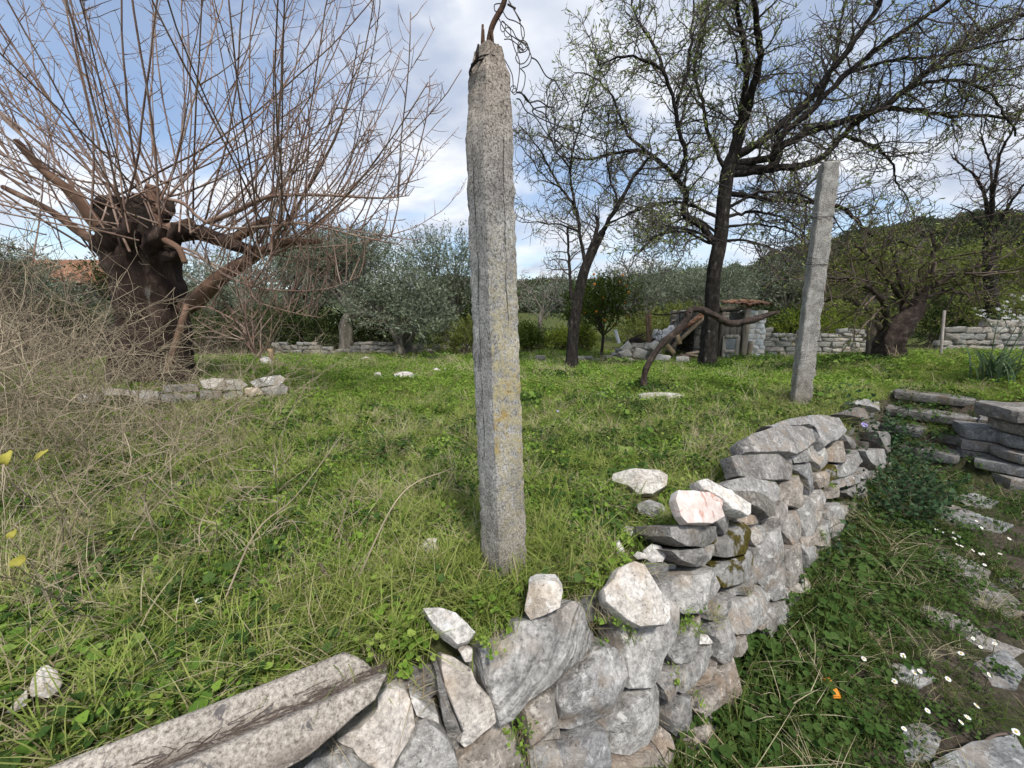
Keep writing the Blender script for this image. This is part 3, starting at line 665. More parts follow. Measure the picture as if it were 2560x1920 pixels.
wall = empty('dry_stone_wall', (0.6, 1.5, gz(0.6, 1.25)))
tag(wall, 'long grey dry stone retaining wall between the meadow and the lower path', 'wall')
W_ = (1.0, 1.0, 1.0); D_ = (0.78, 0.77, 0.76); L_ = (1.22, 1.21, 1.19); B_ = (1.06, 0.97, 0.88); V_ = (1.42, 1.4, 1.37)
wall_stones = [
 # (crop, outline, material, tint, depth, bulge)
 (A5, [(565,760),(640,715),(720,690),(790,640),(800,570),(900,545),(1100,470),(1170,415),(1215,425),(1275,490),(1300,580),(1345,660),(1320,740),(1230,810),(1080,925),(960,1030),(850,1110),(740,1230),(670,1270),(620,1080),(580,980),(570,860)], 'stone_layered', L_, .24, .05, 34),
 (A5, [(1085,970),(1180,890),(1290,800),(1360,720),(1460,730),(1520,790),(1530,900),(1535,1060),(1520,1150),(1420,1220),(1300,1290),(1190,1330),(1110,1320),(1095,1200),(1075,1100)], 'stone', (1.12,1.12,1.13), .24, .05, 22),
 (A5, [(1700,340),(1800,350),(1900,440),(1915,620),(1880,700),(1780,820),(1740,960),(1700,1010),(1555,1010),(1530,900),(1530,760),(1520,640),(1560,520),(1640,420)], 'stone', L_, .18, .035, 26),
 (A5, [(290,790),(380,820),(490,890),(510,970),(600,1060),(690,1180),(650,1260),(540,1350),(450,1430),(410,1400),(440,1330),(350,1130),(300,1000),(285,900)], 'stone_pale', (.98,.95,.92), .2, .035, 38),
 (A5, [(255,950),(290,960),(345,1130),(430,1330),(400,1480),(345,1400),(300,1250),(275,1100)], 'stone', (.9,.88,.86), .2, .02, 14),
 (A2, [(1080,850),(1180,770),(1300,755),(1390,800),(1430,870),(1480,1000),(1495,1180),(1420,1330),(1330,1450),(1240,1600),(1100,1637),(1040,1580),(930,1500),(860,1450),(800,1380),(630,1320),(720,1230),(850,1180),(980,1040),(1090,940)], 'stone_pale', (.93,.88,.84), .2, .045, 30),
 (A2, [(1500,1150),(1600,1060),(1760,1150),(1840,1250),(1900,1350),(1945,1500),(1940,1760),(1250,1760),(1330,1460),(1430,1330)], 'stone', L_, .2, .04, 22),
 (A2, [(1440,840),(1520,870),(1640,960),(1750,1070),(1760,1150),(1600,1070),(1500,1020)], 'stone_pale', W_, .2, .02, 22),
 (A2, [(230,1680),(400,1530),(650,1430),(800,1410),(920,1500),(1050,1600),(1100,1760),(600,1800),(280,1780)], 'stone', L_, .2, .04, 22),
 (A2, [(-240,1800),(0,1690),(200,1640),(260,1780),(100,1850),(-150,1900)], 'stone', W_, .2, .04, 22),
 (A5, [(390,1500),(450,1440),(560,1350),(650,1270),(740,1240),(780,1330),(800,1430),(870,1540),(880,1640),(600,1680),(390,1640)], 'stone', B_, .2, .045, 20),
 (A5, [(850,1160),(950,1080),(1060,1060),(1080,1180),(1110,1310),(1125,1380),(1000,1400),(880,1420),(860,1330)], 'stone', (1.08,1.02,.96), .2, .03, 16),
 (A5, [(880,1440),(1000,1410),(1090,1440),(1110,1530),(1040,1620),(900,1600)], 'stone', L_, .2, .03, 16),
 (A5, [(1100,1450),(1200,1400),(1300,1310),(1395,1290),(1420,1400),(1430,1510),(1400,1600),(1120,1620),(1115,1510)], 'stone', (1.0,1.02,1.06), .2, .045, 18),
 (A5, [(1405,1280),(1480,1170),(1560,1060),(1700,1005),(1760,970),(1815,1040),(1800,1160),(1750,1300),(1690,1390),(1560,1470),(1470,1480),(1430,1430)], 'stone', L_, .2, .05, 16),
 (A5, [(1440,1505),(1560,1490),(1640,1450),(1700,1405),(1790,1425),(1810,1600),(1420,1640)], 'stone', B_, .2, .04, 16),
 (A6, [(370,1350),(440,1290),(560,1240),(700,1190),(745,1220),(785,1320),(740,1390),(660,1450),(530,1495),(480,1450),(420,1390)], 'stone', L_, .26, .05, 24),
 (A8, [(210,790),(270,710),(340,610),(430,540),(460,580),(450,650),(450,720),(370,800),(330,860),(250,895),(215,840)], 'stone', W_, .2, .04, 16),
 (A8, [(290,900),(420,800),(530,765),(545,830),(480,930),(370,1010),(310,1080),(275,1100),(270,1000)], 'stone', (1.08,1.07,1.05), .2, .03, 16),
 (A8, [(540,640),(620,570),(660,590),(680,680),(660,760),(640,850),(590,900),(550,850),(545,760),(530,700)], 'stone', W_, .2, .035, 16),
 (A8, [(350,1040),(430,980),(540,880),(565,920),(540,980),(450,1060),(390,1080)], 'stone', B_, .2, .03, 16),
 (A8, [(100,1000),(160,960),(250,940),(268,1000),(260,1100),(215,1170),(175,1160),(150,1070)], 'stone', W_, .2, .03, 16),
 (A8, [(410,1200),(450,1100),(540,1010),(640,900),(675,850),(670,960),(690,1060),(680,1160),(620,1220),(560,1150),(480,1210),(410,1260),(390,1230)], 'stone', B_, .2, .045, 16),
 (A8, [(220,1300),(270,1150),(340,1120),(380,1200),(370,1280),(320,1400),(280,1440),(230,1400)], 'stone', W_, .2, .035, 16),
 (A8, [(310,1450),(400,1330),(480,1230),(560,1160),(590,1230),(570,1320),(500,1400),(430,1500),(380,1600),(330,1700),(300,1600)], 'stone', B_, .2, .04, 16),
 (A8, [(670,840),(690,720),(790,630),(810,660),(760,760),(700,840)], 'stone', B_, .2, .03, 16),
 (A8, [(70,1430),(160,1370),(210,1400),(250,1600),(250,1720),(170,1720),(130,1520)], 'stone', B_, .2, .03, 16),
 (A8, [(-20,1500),(90,1480),(150,1600),(160,1720),(-20,1720)], 'stone', (1.1,1,.92), .2, .03, 16),
 (A6, [(445,940),(600,925),(740,935),(760,1000),(720,1040),(640,1070),(520,1060),(450,1000)], 'stone', D_, .24, .03, 24),
 (A6, [(470,1090),(600,1075),(740,1050),(740,1110),(680,1180),(610,1195),(530,1150)], 'stone', (.9,.89,.87), .24, .03, 24),
 (A6, [(700,860),(780,840),(810,900),(800,970),(770,985),(740,930)], 'stone', D_, .2, .03, 20),
 (A6, [(750,1050),(790,980),(870,900),(960,920),(970,990),(960,1080),(870,1110),(760,1130)], 'mossy', W_, .2, .045, 20),
 (A6, [(710,1180),(830,1130),(960,1090),(1000,1120),(990,1190),(900,1270),(800,1330),(770,1300),(740,1210)], 'mossy', W_, .22, .04, 22),
 (A6, [(1000,1080),(1060,980),(1140,925),(1180,990),(1190,1080),(1130,1170),(1050,1240),(1000,1300),(970,1270),(990,1180)], 'stone', (1.12,1.11,1.1), .22, .04, 16),
 (A6, [(850,1350),(880,1300),(970,1250),(1000,1310),(960,1340),(900,1370),(850,1390)], 'stone', (.95,.95,.95), .2, .03, 16),
 (A6, [(810,1500),(850,1400),(950,1370),(1010,1310),(1070,1380),(1075,1450),(1010,1520),(930,1590),(860,1620),(800,1560)], 'stone', L_, .2, .045, 16),
 (A6, [(700,1480),(780,1400),(840,1370),(840,1420),(800,1510),(740,1540),(690,1530)], 'stone', (1.0,.99,.97), .2, .03, 16),
 (A6, [(1010,1290),(1070,1220),(1160,1160),(1200,1200),(1200,1300),(1150,1380),(1090,1410),(1050,1350)], 'stone', (.95,.94,.93), .2, .04, 16),
 (A6, [(1130,910),(1200,850),(1260,820),(1280,890),(1260,970),(1200,1050),(1150,960)], 'stone', (1.1,1.05,1.0), .2, .035, 14),
 (A6, [(1040,950),(1040,900),(1100,830),(1150,770),(1190,800),(1180,850),(1120,920),(1060,985)], 'stone', (1.05,.98,.94), .2, .03, 14),
 (A6, [(1130,680),(1180,640),(1280,600),(1310,680),(1300,740),(1240,820),(1170,800),(1130,750)], 'stone', B_, .2, .04, 16),
 (A6, [(1210,570),(1290,540),(1350,530),(1370,600),(1365,730),(1330,735),(1300,630),(1250,600)], 'stone', (.9,.92,.96), .2, .025, 14),
 (A6, [(1230,490),(1290,445),(1340,470),(1340,520),(1250,530)], 'stone', W_, .2, .03, 14),
 (A6, [(1340,440),(1390,410),(1430,440),(1450,530),(1380,580),(1350,520)], 'stone', L_, .2, .035, 14),
 (A6, [(1370,600),(1430,580),(1460,610),(1440,660),(1390,690),(1370,650)], 'stone', B_, .2, .03, 14),
 (A6, [(1260,800),(1330,760),(1420,690),(1455,760),(1440,830),(1380,900),(1340,980),(1300,1010),(1280,900)], 'stone', (1.08,1.07,1.05), .2, .04, 14),
 (A6, [(1190,1080),(1270,1020),(1300,1110),(1290,1250),(1200,1350),(1190,1200)], 'stone', (1.05,1,.95), .2, .035, 14),
 (A6, [(1280,1010),(1340,990),(1350,1060),(1300,1110)], 'stone', B_, .2, .025, 14),
 (A6, [(1440,450),(1500,400),(1560,390),(1580,470),(1530,530),(1460,520)], 'stone', B_, .2, .04, 14),
 (A6, [(1500,580),(1560,500),(1650,450),(1690,520),(1640,570),(1530,620)], 'stone', W_, .2, .04, 14),
 (A6, [(1520,660),(1560,610),(1640,600),(1630,650),(1540,690)], 'stone', W_, .2, .035, 14),
 (A6, [(1580,720),(1640,660),(1710,640),(1720,710),(1640,760)], 'stone', (1.05,1.04,1.02), .2, .035, 14),
 (A6, [(1640,600),(1700,560),(1705,610),(1650,640)], 'stone', W_, .2, .03, 14),
 (A6, [(1440,720),(1500,670),(1530,700),(1520,740),(1460,760)], 'stone', B_, .2, .03, 14),
 (A6, [(1440,850),(1500,790),(1550,810),(1570,960),(1500,1020),(1450,1000)], 'stone', (1.1,1.07,1.02), .2, .035, 14),
 (A6, [(1380,930),(1440,880),(1445,1000),(1400,1060),(1350,1050)], 'stone', B_, .2, .03, 14),
 (A6, [(1460,540),(1520,545),(1500,600),(1450,650),(1425,700),(1440,600)], 'mossy', W_, .18, .03, 14),
 (A6, [(1100,1430),(1180,1400),(1190,1480),(1150,1600),(1080,1640),(1040,1560)], 'stone', (.95,.92,.88), .2, .03, 14),
 (A6, [(960,1560),(1000,1520),(1070,1480),(1050,1560),(1000,1590)], 'stone', B_, .2, .03, 14),
 (A6, [(880,900),(900,850),(960,860),(1010,890),(980,920),(920,925)], 'stone', B_, .18, .03, 24),
 (A6, [(970,930),(1000,910),(1030,940),(1020,1020),(990,1060),(970,1010)], 'stone', L_, .18, .03, 14),
 (A6, [(1550,340),(1600,380),(1630,430),(1590,440),(1560,390)], 'stone', D_, .18, .03, 14),
 (A7, [(440,590),(495,580),(500,680),(450,740),(430,700)], 'stone', W_, .2, .04, 14),
 (A7, [(502,600),(560,580),(600,600),(610,650),(560,690),(510,680)], 'stone', B_, .2, .04, 14),
 (A7, [(370,700),(428,650),(440,760),(400,800)], 'stone', L_, .2, .035, 14),
 (A7, [(328,760),(368,715),(392,820),(350,860)], 'stone', W_, .2, .035, 14),
 (A7, [(452,745),(500,700),(498,800),(450,830)], 'stone', B_, .2, .035, 14),
 (A7, [(270,950),(330,880),(385,850),(385,960),(330,1010),(280,1030)], 'stone', L_, .2, .04, 14),
 (A7, [(170,1090),(200,1000),(262,990),(255,1090),(200,1130)], 'stone', W_, .2, .035, 14),
 (A7, [(515,700),(600,665),(615,730),(540,770)], 'stone', W_, .2, .035, 14),
 (A7, [(400,820),(445,770),(450,860),(400,900)], 'stone', W_, .2, .035, 14),
 (A7, [(620,480),(690,470),(715,540),(690,610),(630,590)], 'stone', W_, .2, .035, 14),
 (A7, [(615,600),(680,615),(670,700),(620,690)], 'stone', B_, .2, .035, 14),
 (A9, [(400,780),(560,740),(620,850),(600,980),(500,1000),(440,900)], 'stone', W_, .2, .04, 14),
 (A9, [(610,880),(690,900),(690,970),(620,1010)], 'stone', L_, .18, .03, 14),
 (A9, [(500,550),(590,550),(700,690),(700,750),(610,800),(560,690)], 'stone', D_, .2, .03, 14),
 (A9, [(440,1010),(560,1000),(640,1040),(640,1180),(560,1240),(450,1180)], 'stone', W_, .18, .03, 14),
 (A9, [(640,1010),(720,1000),(730,1110),(660,1130)], 'stone', B_, .18, .03, 14),
]
for cr, pl, mt, tn, dp, bl, tl in wall_stones:
    traced_stone(cr(pl), wall, mt, tn, 'wall', tl, dp, bl, n_out=40 if cr in (A5, A2) else 30)
# flat capping slabs on the wall's far half: their tops are seen, so they lie far back
caps = [
 (A6, [(905,400),(960,350),(1080,310),(1200,290),(1290,290),(1360,310),(1385,380),(1330,430),(1230,480),(1190,465),(930,465)], (.92,.9,.88), 42),
 (A6, [(1060,295),(1250,245),(1400,225),(1530,240),(1565,330),(1500,390),(1420,430),(1385,380),(1355,305),(1250,280)], W_, 42),
 (A6, [(845,480),(1000,465),(1170,465),(1230,490),(1230,580),(1215,635),(1100,640),(900,610),(880,550)], (.82,.80,.78), 34),
 (A6, [(790,680),(860,630),(1000,625),(1090,635),(1130,700),(1130,770),(1070,800),(960,770),(880,720)], (1.05,1.05,1.05), 34),
 (A9, [(10,350),(280,265),(380,270),(460,390),(330,410),(140,370)], (.62,.58,.56), 34),
 (A9, [(190,210),(420,175),(550,210),(560,300),(440,280),(300,240)], W_, 40),
]
for cr, pl, tn, tl in caps:
    traced_stone(cr(pl), wall, 'stone', tn, 'wall', tl, 0.12, 0.025, n_out=30)
# small chinking stones deep in the joints, and the hidden run of the wall that carries on beyond both ends of the view
rng = np.random.default_rng(5)
proto_meshes = []
for k in range(8):
    pl = np.array([(-.5, -.5), (0, -.52), (.5, -.5), (.52, 0), (.5, .5), (.05, .52), (-.5, .5), (-.52, .05)]) * rng.uniform(.86, 1.04, (8, 2)) + rng.uniform(-.05, .05, (8, 2))
    V, F = stone_arrays(pl, 0.55, 0.14, 900 + k, 15, 3, 1.2)
    me = make_mesh('stone', V, F, M['stone'], sharp=R(34))
    proto_meshes.append(me)
def with_mat(me, mat):
    key = me.name + mat
    if key not in with_mat.c:
        m2 = me.copy(); m2.name = 'stone'; m2.materials.clear(); m2.materials.append(M[mat]); with_mat.c[key] = m2
    return with_mat.c[key]
with_mat.c = {}
def rubble(parent, p, w, h, d, yaw, mat='stone_far', tint=(1, 1, 1), rng=rng, roll=None, name='stone', tilt=0.0):
    """a rough stone: width w along its face, height h, depth d, face turned to yaw (0 = towards -Y)"""
    o = bpy.data.objects.new(name, with_mat(proto_meshes[rng.integers(8)], mat))
    col.objects.link(o)
    o.scale = (w, h, d)
    from mathutils import Euler, Matrix
    rr = rng.uniform(-0.12, 0.12) if roll is None else roll
    m = Matrix.Rotation(yaw, 4, 'Z') @ Matrix.Rotation(R(90) - tilt, 4, 'X') @ Matrix.Rotation(rr, 4, 'Z')
    o.rotation_euler = m.to_euler()
    if parent is not None: o.parent = parent; o.location = Vector(p) - parent.location
    else: o.location = p
    o.color = (*tint, 1)
    return o
def rtint(lo=0.8, hi=1.25):
    a = rng.uniform(lo, hi); b = rng.uniform(-0.05, 0.05)
    return (a * (1 + b), a, a * (1 - b))
for k in range(150):
    i = rng.integers(2, len(WALL) - 1); t = rng.uniform()
    q = WALL[i] * (1 - t) + WALL[i + 1] * t if i + 1 < len(WALL) else WALL[i]
    z = rng.uniform(-0.68, -0.06); n = wall_normal(np.array([q[0], q[1], 0]))
    q3 = np.array([q[0], q[1], z]) - n * (-(z + 0.05) * -BATTER) - n * 0.10
    w = rng.uniform(0.09, 0.17)
    rubble(wall, q3, w, w * rng.uniform(.5, .8), 0.12, math.atan2(n[1], n[0]) + R(90), 'stone', rtint(0.65, 1.0))

# ------------------------------------------------------------------ stones lying loose on the wall and in the meadow
loose = [
 (A5, [(890,300),(935,280),(1085,283),(1125,345),(1108,455),(1010,500),(905,550),(860,490),(875,400)], 'stone_pale', (1.14,1.14,1.13), 20, .10, .03, 'small blocky white stone standing on the big layered grey slab', 'ground'),
 (A5, [(1440,190),(1540,150),(1600,170),(1670,290),(1700,340),(1780,440),(1790,530),(1760,575),(1600,580),(1500,530),(1450,490),(1350,420),(1340,340),(1400,270)], 'stone_pale', (.98,.96,.94), 48, .07, .03, 'large pale triangular slab lying with its point towards the path', 'wall'),
 (A5, [(165,460),(290,460),(400,510),(480,580),(550,635),(500,700),(420,725),(320,660),(240,570)], 'stone_pale', (1.02,1.02,1.02), 60, .06, .02, 'long white slab half in the grass beside the foot of the tall post', 'wall'),
 (A5, [(410,770),(450,745),(500,750),(500,840),(450,845)], 'stone_pale', (1.15,1.15,1.15), 30, .05, .015, 'small bright white stone tucked under the long white slab', 'wall'),
 (A6, [(430,770),(450,715),(560,720),(700,735),(715,790),(710,830),(730,880),(640,925),(500,915),(460,870)], 'pink', W_, 38, .07, .02, 'pinkish broken stone with a red vein on top of the wall', 'wall'),
 (A6, [(550,660),(600,645),(720,710),(850,760),(910,800),(900,860),(870,880),(760,840),(700,780),(590,715)], 'stone_pale', (1.15,1.15,1.14), 42, .07, .02, 'long white wedge stone lying between the pink stone and a dark slab', 'wall'),
 (A6, [(780,710),(900,720),(1000,760),(1070,800),(1065,870),(1010,885),(930,830),(850,770)], 'stone', (.66,.64,.6), 34, .09, .02, 'dark narrow slab lying slanted on the wall behind the white wedge', 'wall'),
 (A6, [(80,600),(220,575),(380,572),(435,600),(430,670),(330,730),(240,740),(180,680),(70,640)], 'stone_pale', (.88,.86,.83), 45, .08, .03, 'flat greyish stone sunk in the grass left of the capping slabs', 'ground'),
 (A6, [(230,790),(320,765),(400,790),(450,860),(430,900),(330,880),(250,850)], 'stone', W_, 45, .06, .03, 'low grey stone in the grass just behind the pink stone', 'ground'),
 (A6, [(130,960),(170,930),(230,945),(235,985),(190,1005),(140,985)], 'stone_pale', W_, 50, .05, .02, 'small pale stone alone in the grass right of the tall post', 'ground'),
 (A6, [(270,1090),(330,1045),(390,1060),(420,1120),(400,1160),(330,1170),(280,1130)], 'stone_pale', W_, 45, .06, .025, 'broken pale stone with cream face in the grass above the wall', 'ground'),
 (A6, [(375,1180),(440,1130),(480,1170),(500,1230),(450,1270),(400,1240)], 'stone_pale', (.95,.96,1), 40, .07, .03, 'angular white stone at the grassy lip of the wall', 'ground'),
 (A6, [(212,1120),(240,1092),(290,1110),(300,1140),(240,1145)], 'stone_pale', (1.15,1.15,1.15), 35, .04, .015, 'little white chip beside the broken cream stone', 'ground'),
 (A6, [(105,1110),(105,1040),(120,1030),(155,1090),(150,1110)], 'stone_pale', W_, 20, .03, .01, 'small upright white shard in the grass', 'ground'),
 (A8, [(440,760),(470,695),(490,690),(530,750)], 'stone_pale', (1.25,1.25,1.25), 20, .05, .01, 'small bright white triangular chip wedged in the wall face', 'wall'),
 (AZ1, [(250,760),(270,690),(340,590),(390,575),(470,620),(520,720),(480,790),(400,840),(260,830)], 'stone_pale', (1.1,1.1,1.1), 35, .07, .03, 'rounded white stone in the grass near the corrugated sheet', 'ground'),
 (AZ1, [(60,960),(130,880),(230,770),(240,830),(230,900),(120,960)], 'stone_pale', (.9,.9,.88), 35, .06, .02, 'half hidden grey-white stone beside the rounded white stone', 'ground'),
 (crop(0, 0, 0.864), [(903,1180),(925,1162),(945,1163),(950,1190),(930,1197),(905,1190)], 'stone_pale', (1.05,1.03,1), 35, .06, .02, 'white stone in long grass left of the tall post', 'ground'),
 (crop(0, 0, 0.864), [(850,808),(870,803),(900,806),(912,812),(895,818),(855,816)], 'stone_pale', (.9,.88,.85), 40, .1, .03, 'flat pale stone lying in the open meadow left of the tall post', 'ground'),
 (crop(0, 0, 0.864), [(930,800),(943,795),(952,800),(948,806),(932,806)], 'stone_pale', W_, 35, .1, .03, 'left one of two small white stones near the tall post', 'ground'),
 (crop(0, 0, 0.864), [(955,798),(965,795),(975,799),(972,805),(957,805)], 'stone_pale', W_, 35, .1, .03, 'right one of two small white stones near the tall post', 'ground'),
 (crop(0, 0, 0.864), [(560,778),(568,770),(582,774),(592,786),(588,792),(568,790)], 'stone_pale', W_, 35, .1, .03, 'whitish stone at the foot of the short wooden stake', 'ground'),
 (crop(0, 0, 0.864), [(1345,860),(1380,852),(1440,850),(1478,850),(1480,858),(1430,866),(1390,868),(1350,866)], 'stone_pale', (.78,.77,.74), 55, .1, .03, 'long flat slab lying in the grass in front of the bent vine', 'ground'),
 (crop(0, 0, 0.864), [(1285,852),(1300,847),(1320,850),(1318,857),(1290,857)], 'stone_pale', W_, 45, .08, .02, 'small flat white stone beside the long flat slab', 'ground'),
 (crop(0, 0, 0.864), [(808,808),(821,803),(826,812),(812,816)], 'stone_pale', W_, 45, .08, .02, 'tiny white stone in the meadow beyond the low broken wall', 'ground'),
 (crop(0, 0, 0.864), [(697,776),(706,772),(716,776),(712,780),(700,780)], 'stone_pale', W_, 45, .1, .02, 'first of three pale stones in a row before the olive tree', 'ground'),
 (crop(0, 0, 0.864), [(737,776),(746,772),(757,776),(753,780),(740,780)], 'stone_pale', W_, 45, .1, .02, 'middle one of three pale stones in a row before the olive tree', 'ground'),
 (crop(0, 0, 0.864), [(775,775),(790,771),(803,774),(800,779),(780,780)], 'stone_pale', W_, 45, .1, .02, 'third and longest of three pale stones before the olive tree', 'ground'),
 (A7, [(675,128),(700,125),(730,130),(755,133),(750,138),(700,137)], 'stone_pale', (1.1,1.1,1.1), 60, .05, .02, 'thin white stone in the grass above the steps', 'ground'),
]
loose_spots = []
for cr, pl, mt, tn, tl, dp, bl, lab, an in loose:
    pl = cr(pl)
    if lab.startswith('small blocky'): an = on_wall(*A5([(980, 520)])[0]) + np.array([0, 0, 0.01])
    up_ = .035 if isinstance(an, str) and an == 'ground' and np.mean([q[1] for q in pl]) > 1000 else 0.0
    o = traced_stone(pl, None, mt, tn, an, tl, dp + up_, bl, name='loose_stone', n_out=26, lift=up_)
    if any(k in lab for k in ('triangular slab', 'pinkish', 'wedge stone', 'dark narrow')):
        n = wall_normal(np.array(o.location)); o.location = o.location + Vector(n) * 0.05 + Vector((0, 0, 0.03))
    if lab.startswith('long white slab'): o.location = o.location - Vector(wall_normal(np.array(o.location))) * .04 - Vector((0, 0, .035))
    tag(o, lab, 'stone', 'loose stones')
    if o.location.y < 4.5:
        dd = o.dimensions; rr_ = 0.45 * max(dd.x, dd.y) + .03; loose_spots.append((o.location.x, o.location.y, rr_))
        if 'rounded white' in lab: loose_spots.append((o.location.x + .07, o.location.y - .07, rr_ + .01)); o.location.z += .03

# ------------------------------------------------------------------ steps and the slab wall beside them
steps = empty('stone_steps', (4.75, 4.25, gz(4.75, 4.0)))
tag(steps, 'flight of four rough stone steps climbing from the path to the meadow', 'steps')
ang = math.atan2(UDIR[1], UDIR[0])
perp = np.array([UDIR[1], -UDIR[0]])
def slab(parent, c, length, depth, h, yaw, mat, tint, seed, name, n=26):
    r = np.random.default_rng(seed)
    a = np.linspace(0, 2 * math.pi, 14, endpoint=False)
    pl = np.stack([np.cos(a), np.sin(a)], 1); pl = np.sign(pl) * np.abs(pl) ** 0.3 * np.array([length / 2, depth / 2]) * r.uniform(0.88, 1.06, (14, 1))
    V, F = stone_arrays(pl, h, 0.012, seed, n, 2, 0.7)
    cz, sz = math.cos(yaw), math.sin(yaw)
    W = np.stack([c[0] + V[:, 0] * cz - V[:, 1] * sz, c[1] + V[:, 0] * sz + V[:, 1] * cz, c[2] + V[:, 2]], 1)
    o = add_obj(name, W, F, M[mat], parent, origin=c, sharp=R(34)); o.color = (*tint, 1)
    return o
for k in range(4):
    u = 6.10 + 0.30 * k + 0.13
    off = [0.30, 0.12, 0.02, 0.0][k]
    base = UDIR * u
    v0 = -0.60
    zt = -0.60 + 0.165 * (k + 1) + 0.035
    parts = [(-0.05, 0.75), (0.72, 0.7)] if k != 1 else [(-0.2, 0.45), (0.45, 0.85)]
    for j, (s0, ln) in enumerate(parts):
        cpos = np.array([4.96, 4.06]) + UDIR * (0.30 * k) + perp * (s0 - 0.30)
        slab(steps, np.array([cpos[0], cpos[1], zt + rng.uniform(-.012, .012)]), ln, 0.34, 0.10, ang - R(90) + rng.uniform(-.06, .06), 'stone', tuple(.7 * q for q in rtint(0.8, 1.1)), 300 + 10 * k + j, 'step_slab')

sw = empty('slab_wall', (5.6, 3.75, -0.6))
tag(sw, 'stack of long flat grey slabs holding the bank on the far side of the steps', 'wall')
zc = -0.66
for r_, (h, xs) in enumerate([(0.16, -.10), (0.13, -.02), (0.12, -.06), (0.15, .0), (0.14, -.05), (0.15, -.16)]):
    x = 5.13 + xs
    while x < 8.0:
        ln = rng.uniform(0.55, 0.95) if x < 5.3 else rng.uniform(0.35, 0.9)
        cc = np.array([x + ln / 2, 3.72 - 0.10 * (x - 5.0) + rng.uniform(-.03, .03) + 0.02 * r_, zc + h])
        slab(sw, cc, ln, 0.42, h * 0.93, -0.10 + rng.uniform(-.04, .04), 'stone', tuple(0.85 * q for q in rtint(0.8, 1.1)), 400 + r_ * 20 + int(x * 3), 'slab')
        x += ln + 0.012
    zc += h
# side return of that wall along the steps
for r_, h in enumerate([0.16, 0.13, 0.12, 0.15]):
    for j in range(2):
        cc = np.array([5.22 + 0.33 * j * 0.9, 4.15 + 0.45 * j, -0.66 + [0.16, 0.29, 0.41, 0.56][r_]])
        slab(sw, cc, 0.42, 0.3, h * 0.93, R(56) + rng.uniform(-.08, .08), 'stone', tuple(0.85 * q for q in rtint(0.8, 1.1)), 520 + r_ * 5 + j, 'slab')

# flat stones trodden into the path
path_slabs = [([(990,560),(1040,552),(1100,575),(1080,590),(1010,585)]), ([(900,620),(980,612),(1060,640),(1130,660),(1100,680),(980,665)]), ([(870,810),(930,795),(990,820),(1050,850),(1040,870),(960,860),(890,840)]), ([(1010,920),(1080,915),(1150,950),(1200,1000),(1150,1015),(1070,990)]), ([(1160,895),(1200,890),(1236,905),(1236,920),(1190,915)]), ([(860,1035),(920,1040),(1010,1075),(1060,1120),(1150,1150),(1120,1170),(1030,1140),(930,1090)]), ([(720,1250),(800,1255),(840,1290),(800,1310),(750,1290)]), ([(1060,1250),(1150,1210),(1200,1260),(1180,1310),(1090,1300)]), ([(750,1520),(820,1500),(870,1540),(840,1600),(780,1600)]), ([(950,1640),(1050,1590),(1160,1570),(1200,1640),(1190,1720),(1000,1740)]), ([(1090,1210),(1130,1190),(1160,1200),(1140,1215)])]
pv = tag(empty('path_paving', (2.6, 2.2, -0.66)), 'scattered flat stones trodden into the earth of the path', 'paving')
for k, pl in enumerate(path_slabs):
    pl = np.array(pl, float); pl = pl.mean(0) + (pl - pl.mean(0)) * 1.6
    o = traced_stone(A7(pl), pv, 'stone', rtint(0.75, 1.05), 'ground', 84, 0.06, 0.004, name='paving_stone', n_out=24, lift=0.012, rough=0.7)
    
# ------------------------------------------------------------------ coursed stone walls across the meadow
def rubble_wall(name, label, a, b, height, course, thick, mat, tintr=(0.8, 1.2), gaps=None, uneven=0.25, mean_w=2.0, seed=1):
    r = np.random.default_rng(seed)
    a = np.array(a, float); b = np.array(b, float); L = np.linalg.norm(b - a); d = (b - a) / L
    yaw = math.atan2(d[1], d[0])
    root = empty(name, ((a[0] + b[0]) / 2, (a[1] + b[1]) / 2, gz((a[0] + b[0]) / 2, (a[1] + b[1]) / 2)))
    z = 0.0; row = 0
    while z < height:
        h = course * r.uniform(0.75, 1.3)
        s = r.uniform(-course, 0)
        while s < L:
            w = h * mean_w * r.uniform(0.6, 1.5)
            q = a + d * (s + w / 2)
            top = height * (1 - uneven * (0.5 + 0.5 * math.sin(s * 1.7 + seed) + 0.4 * math.sin(s * 4.1)))
            if gaps: top *= gaps(s / L)
            if z + h * 0.5 < top:
                tn = r.uniform(*tintr); wb = r.uniform(-.05, .05)
                rubble(root, (q[0], q[1], gz(q[0], q[1]) + z + h / 2 - 0.02), w * 1.04, h * 1.06, thick, yaw, mat, (tn * (1 + wb), tn, tn * (1 - wb)), r)
            s += w
        z += h; row += 1
    tag(root, label, 'wall')
    return root
def gp(px, py): p = on_ground(px, py); return (p[0], p[1])
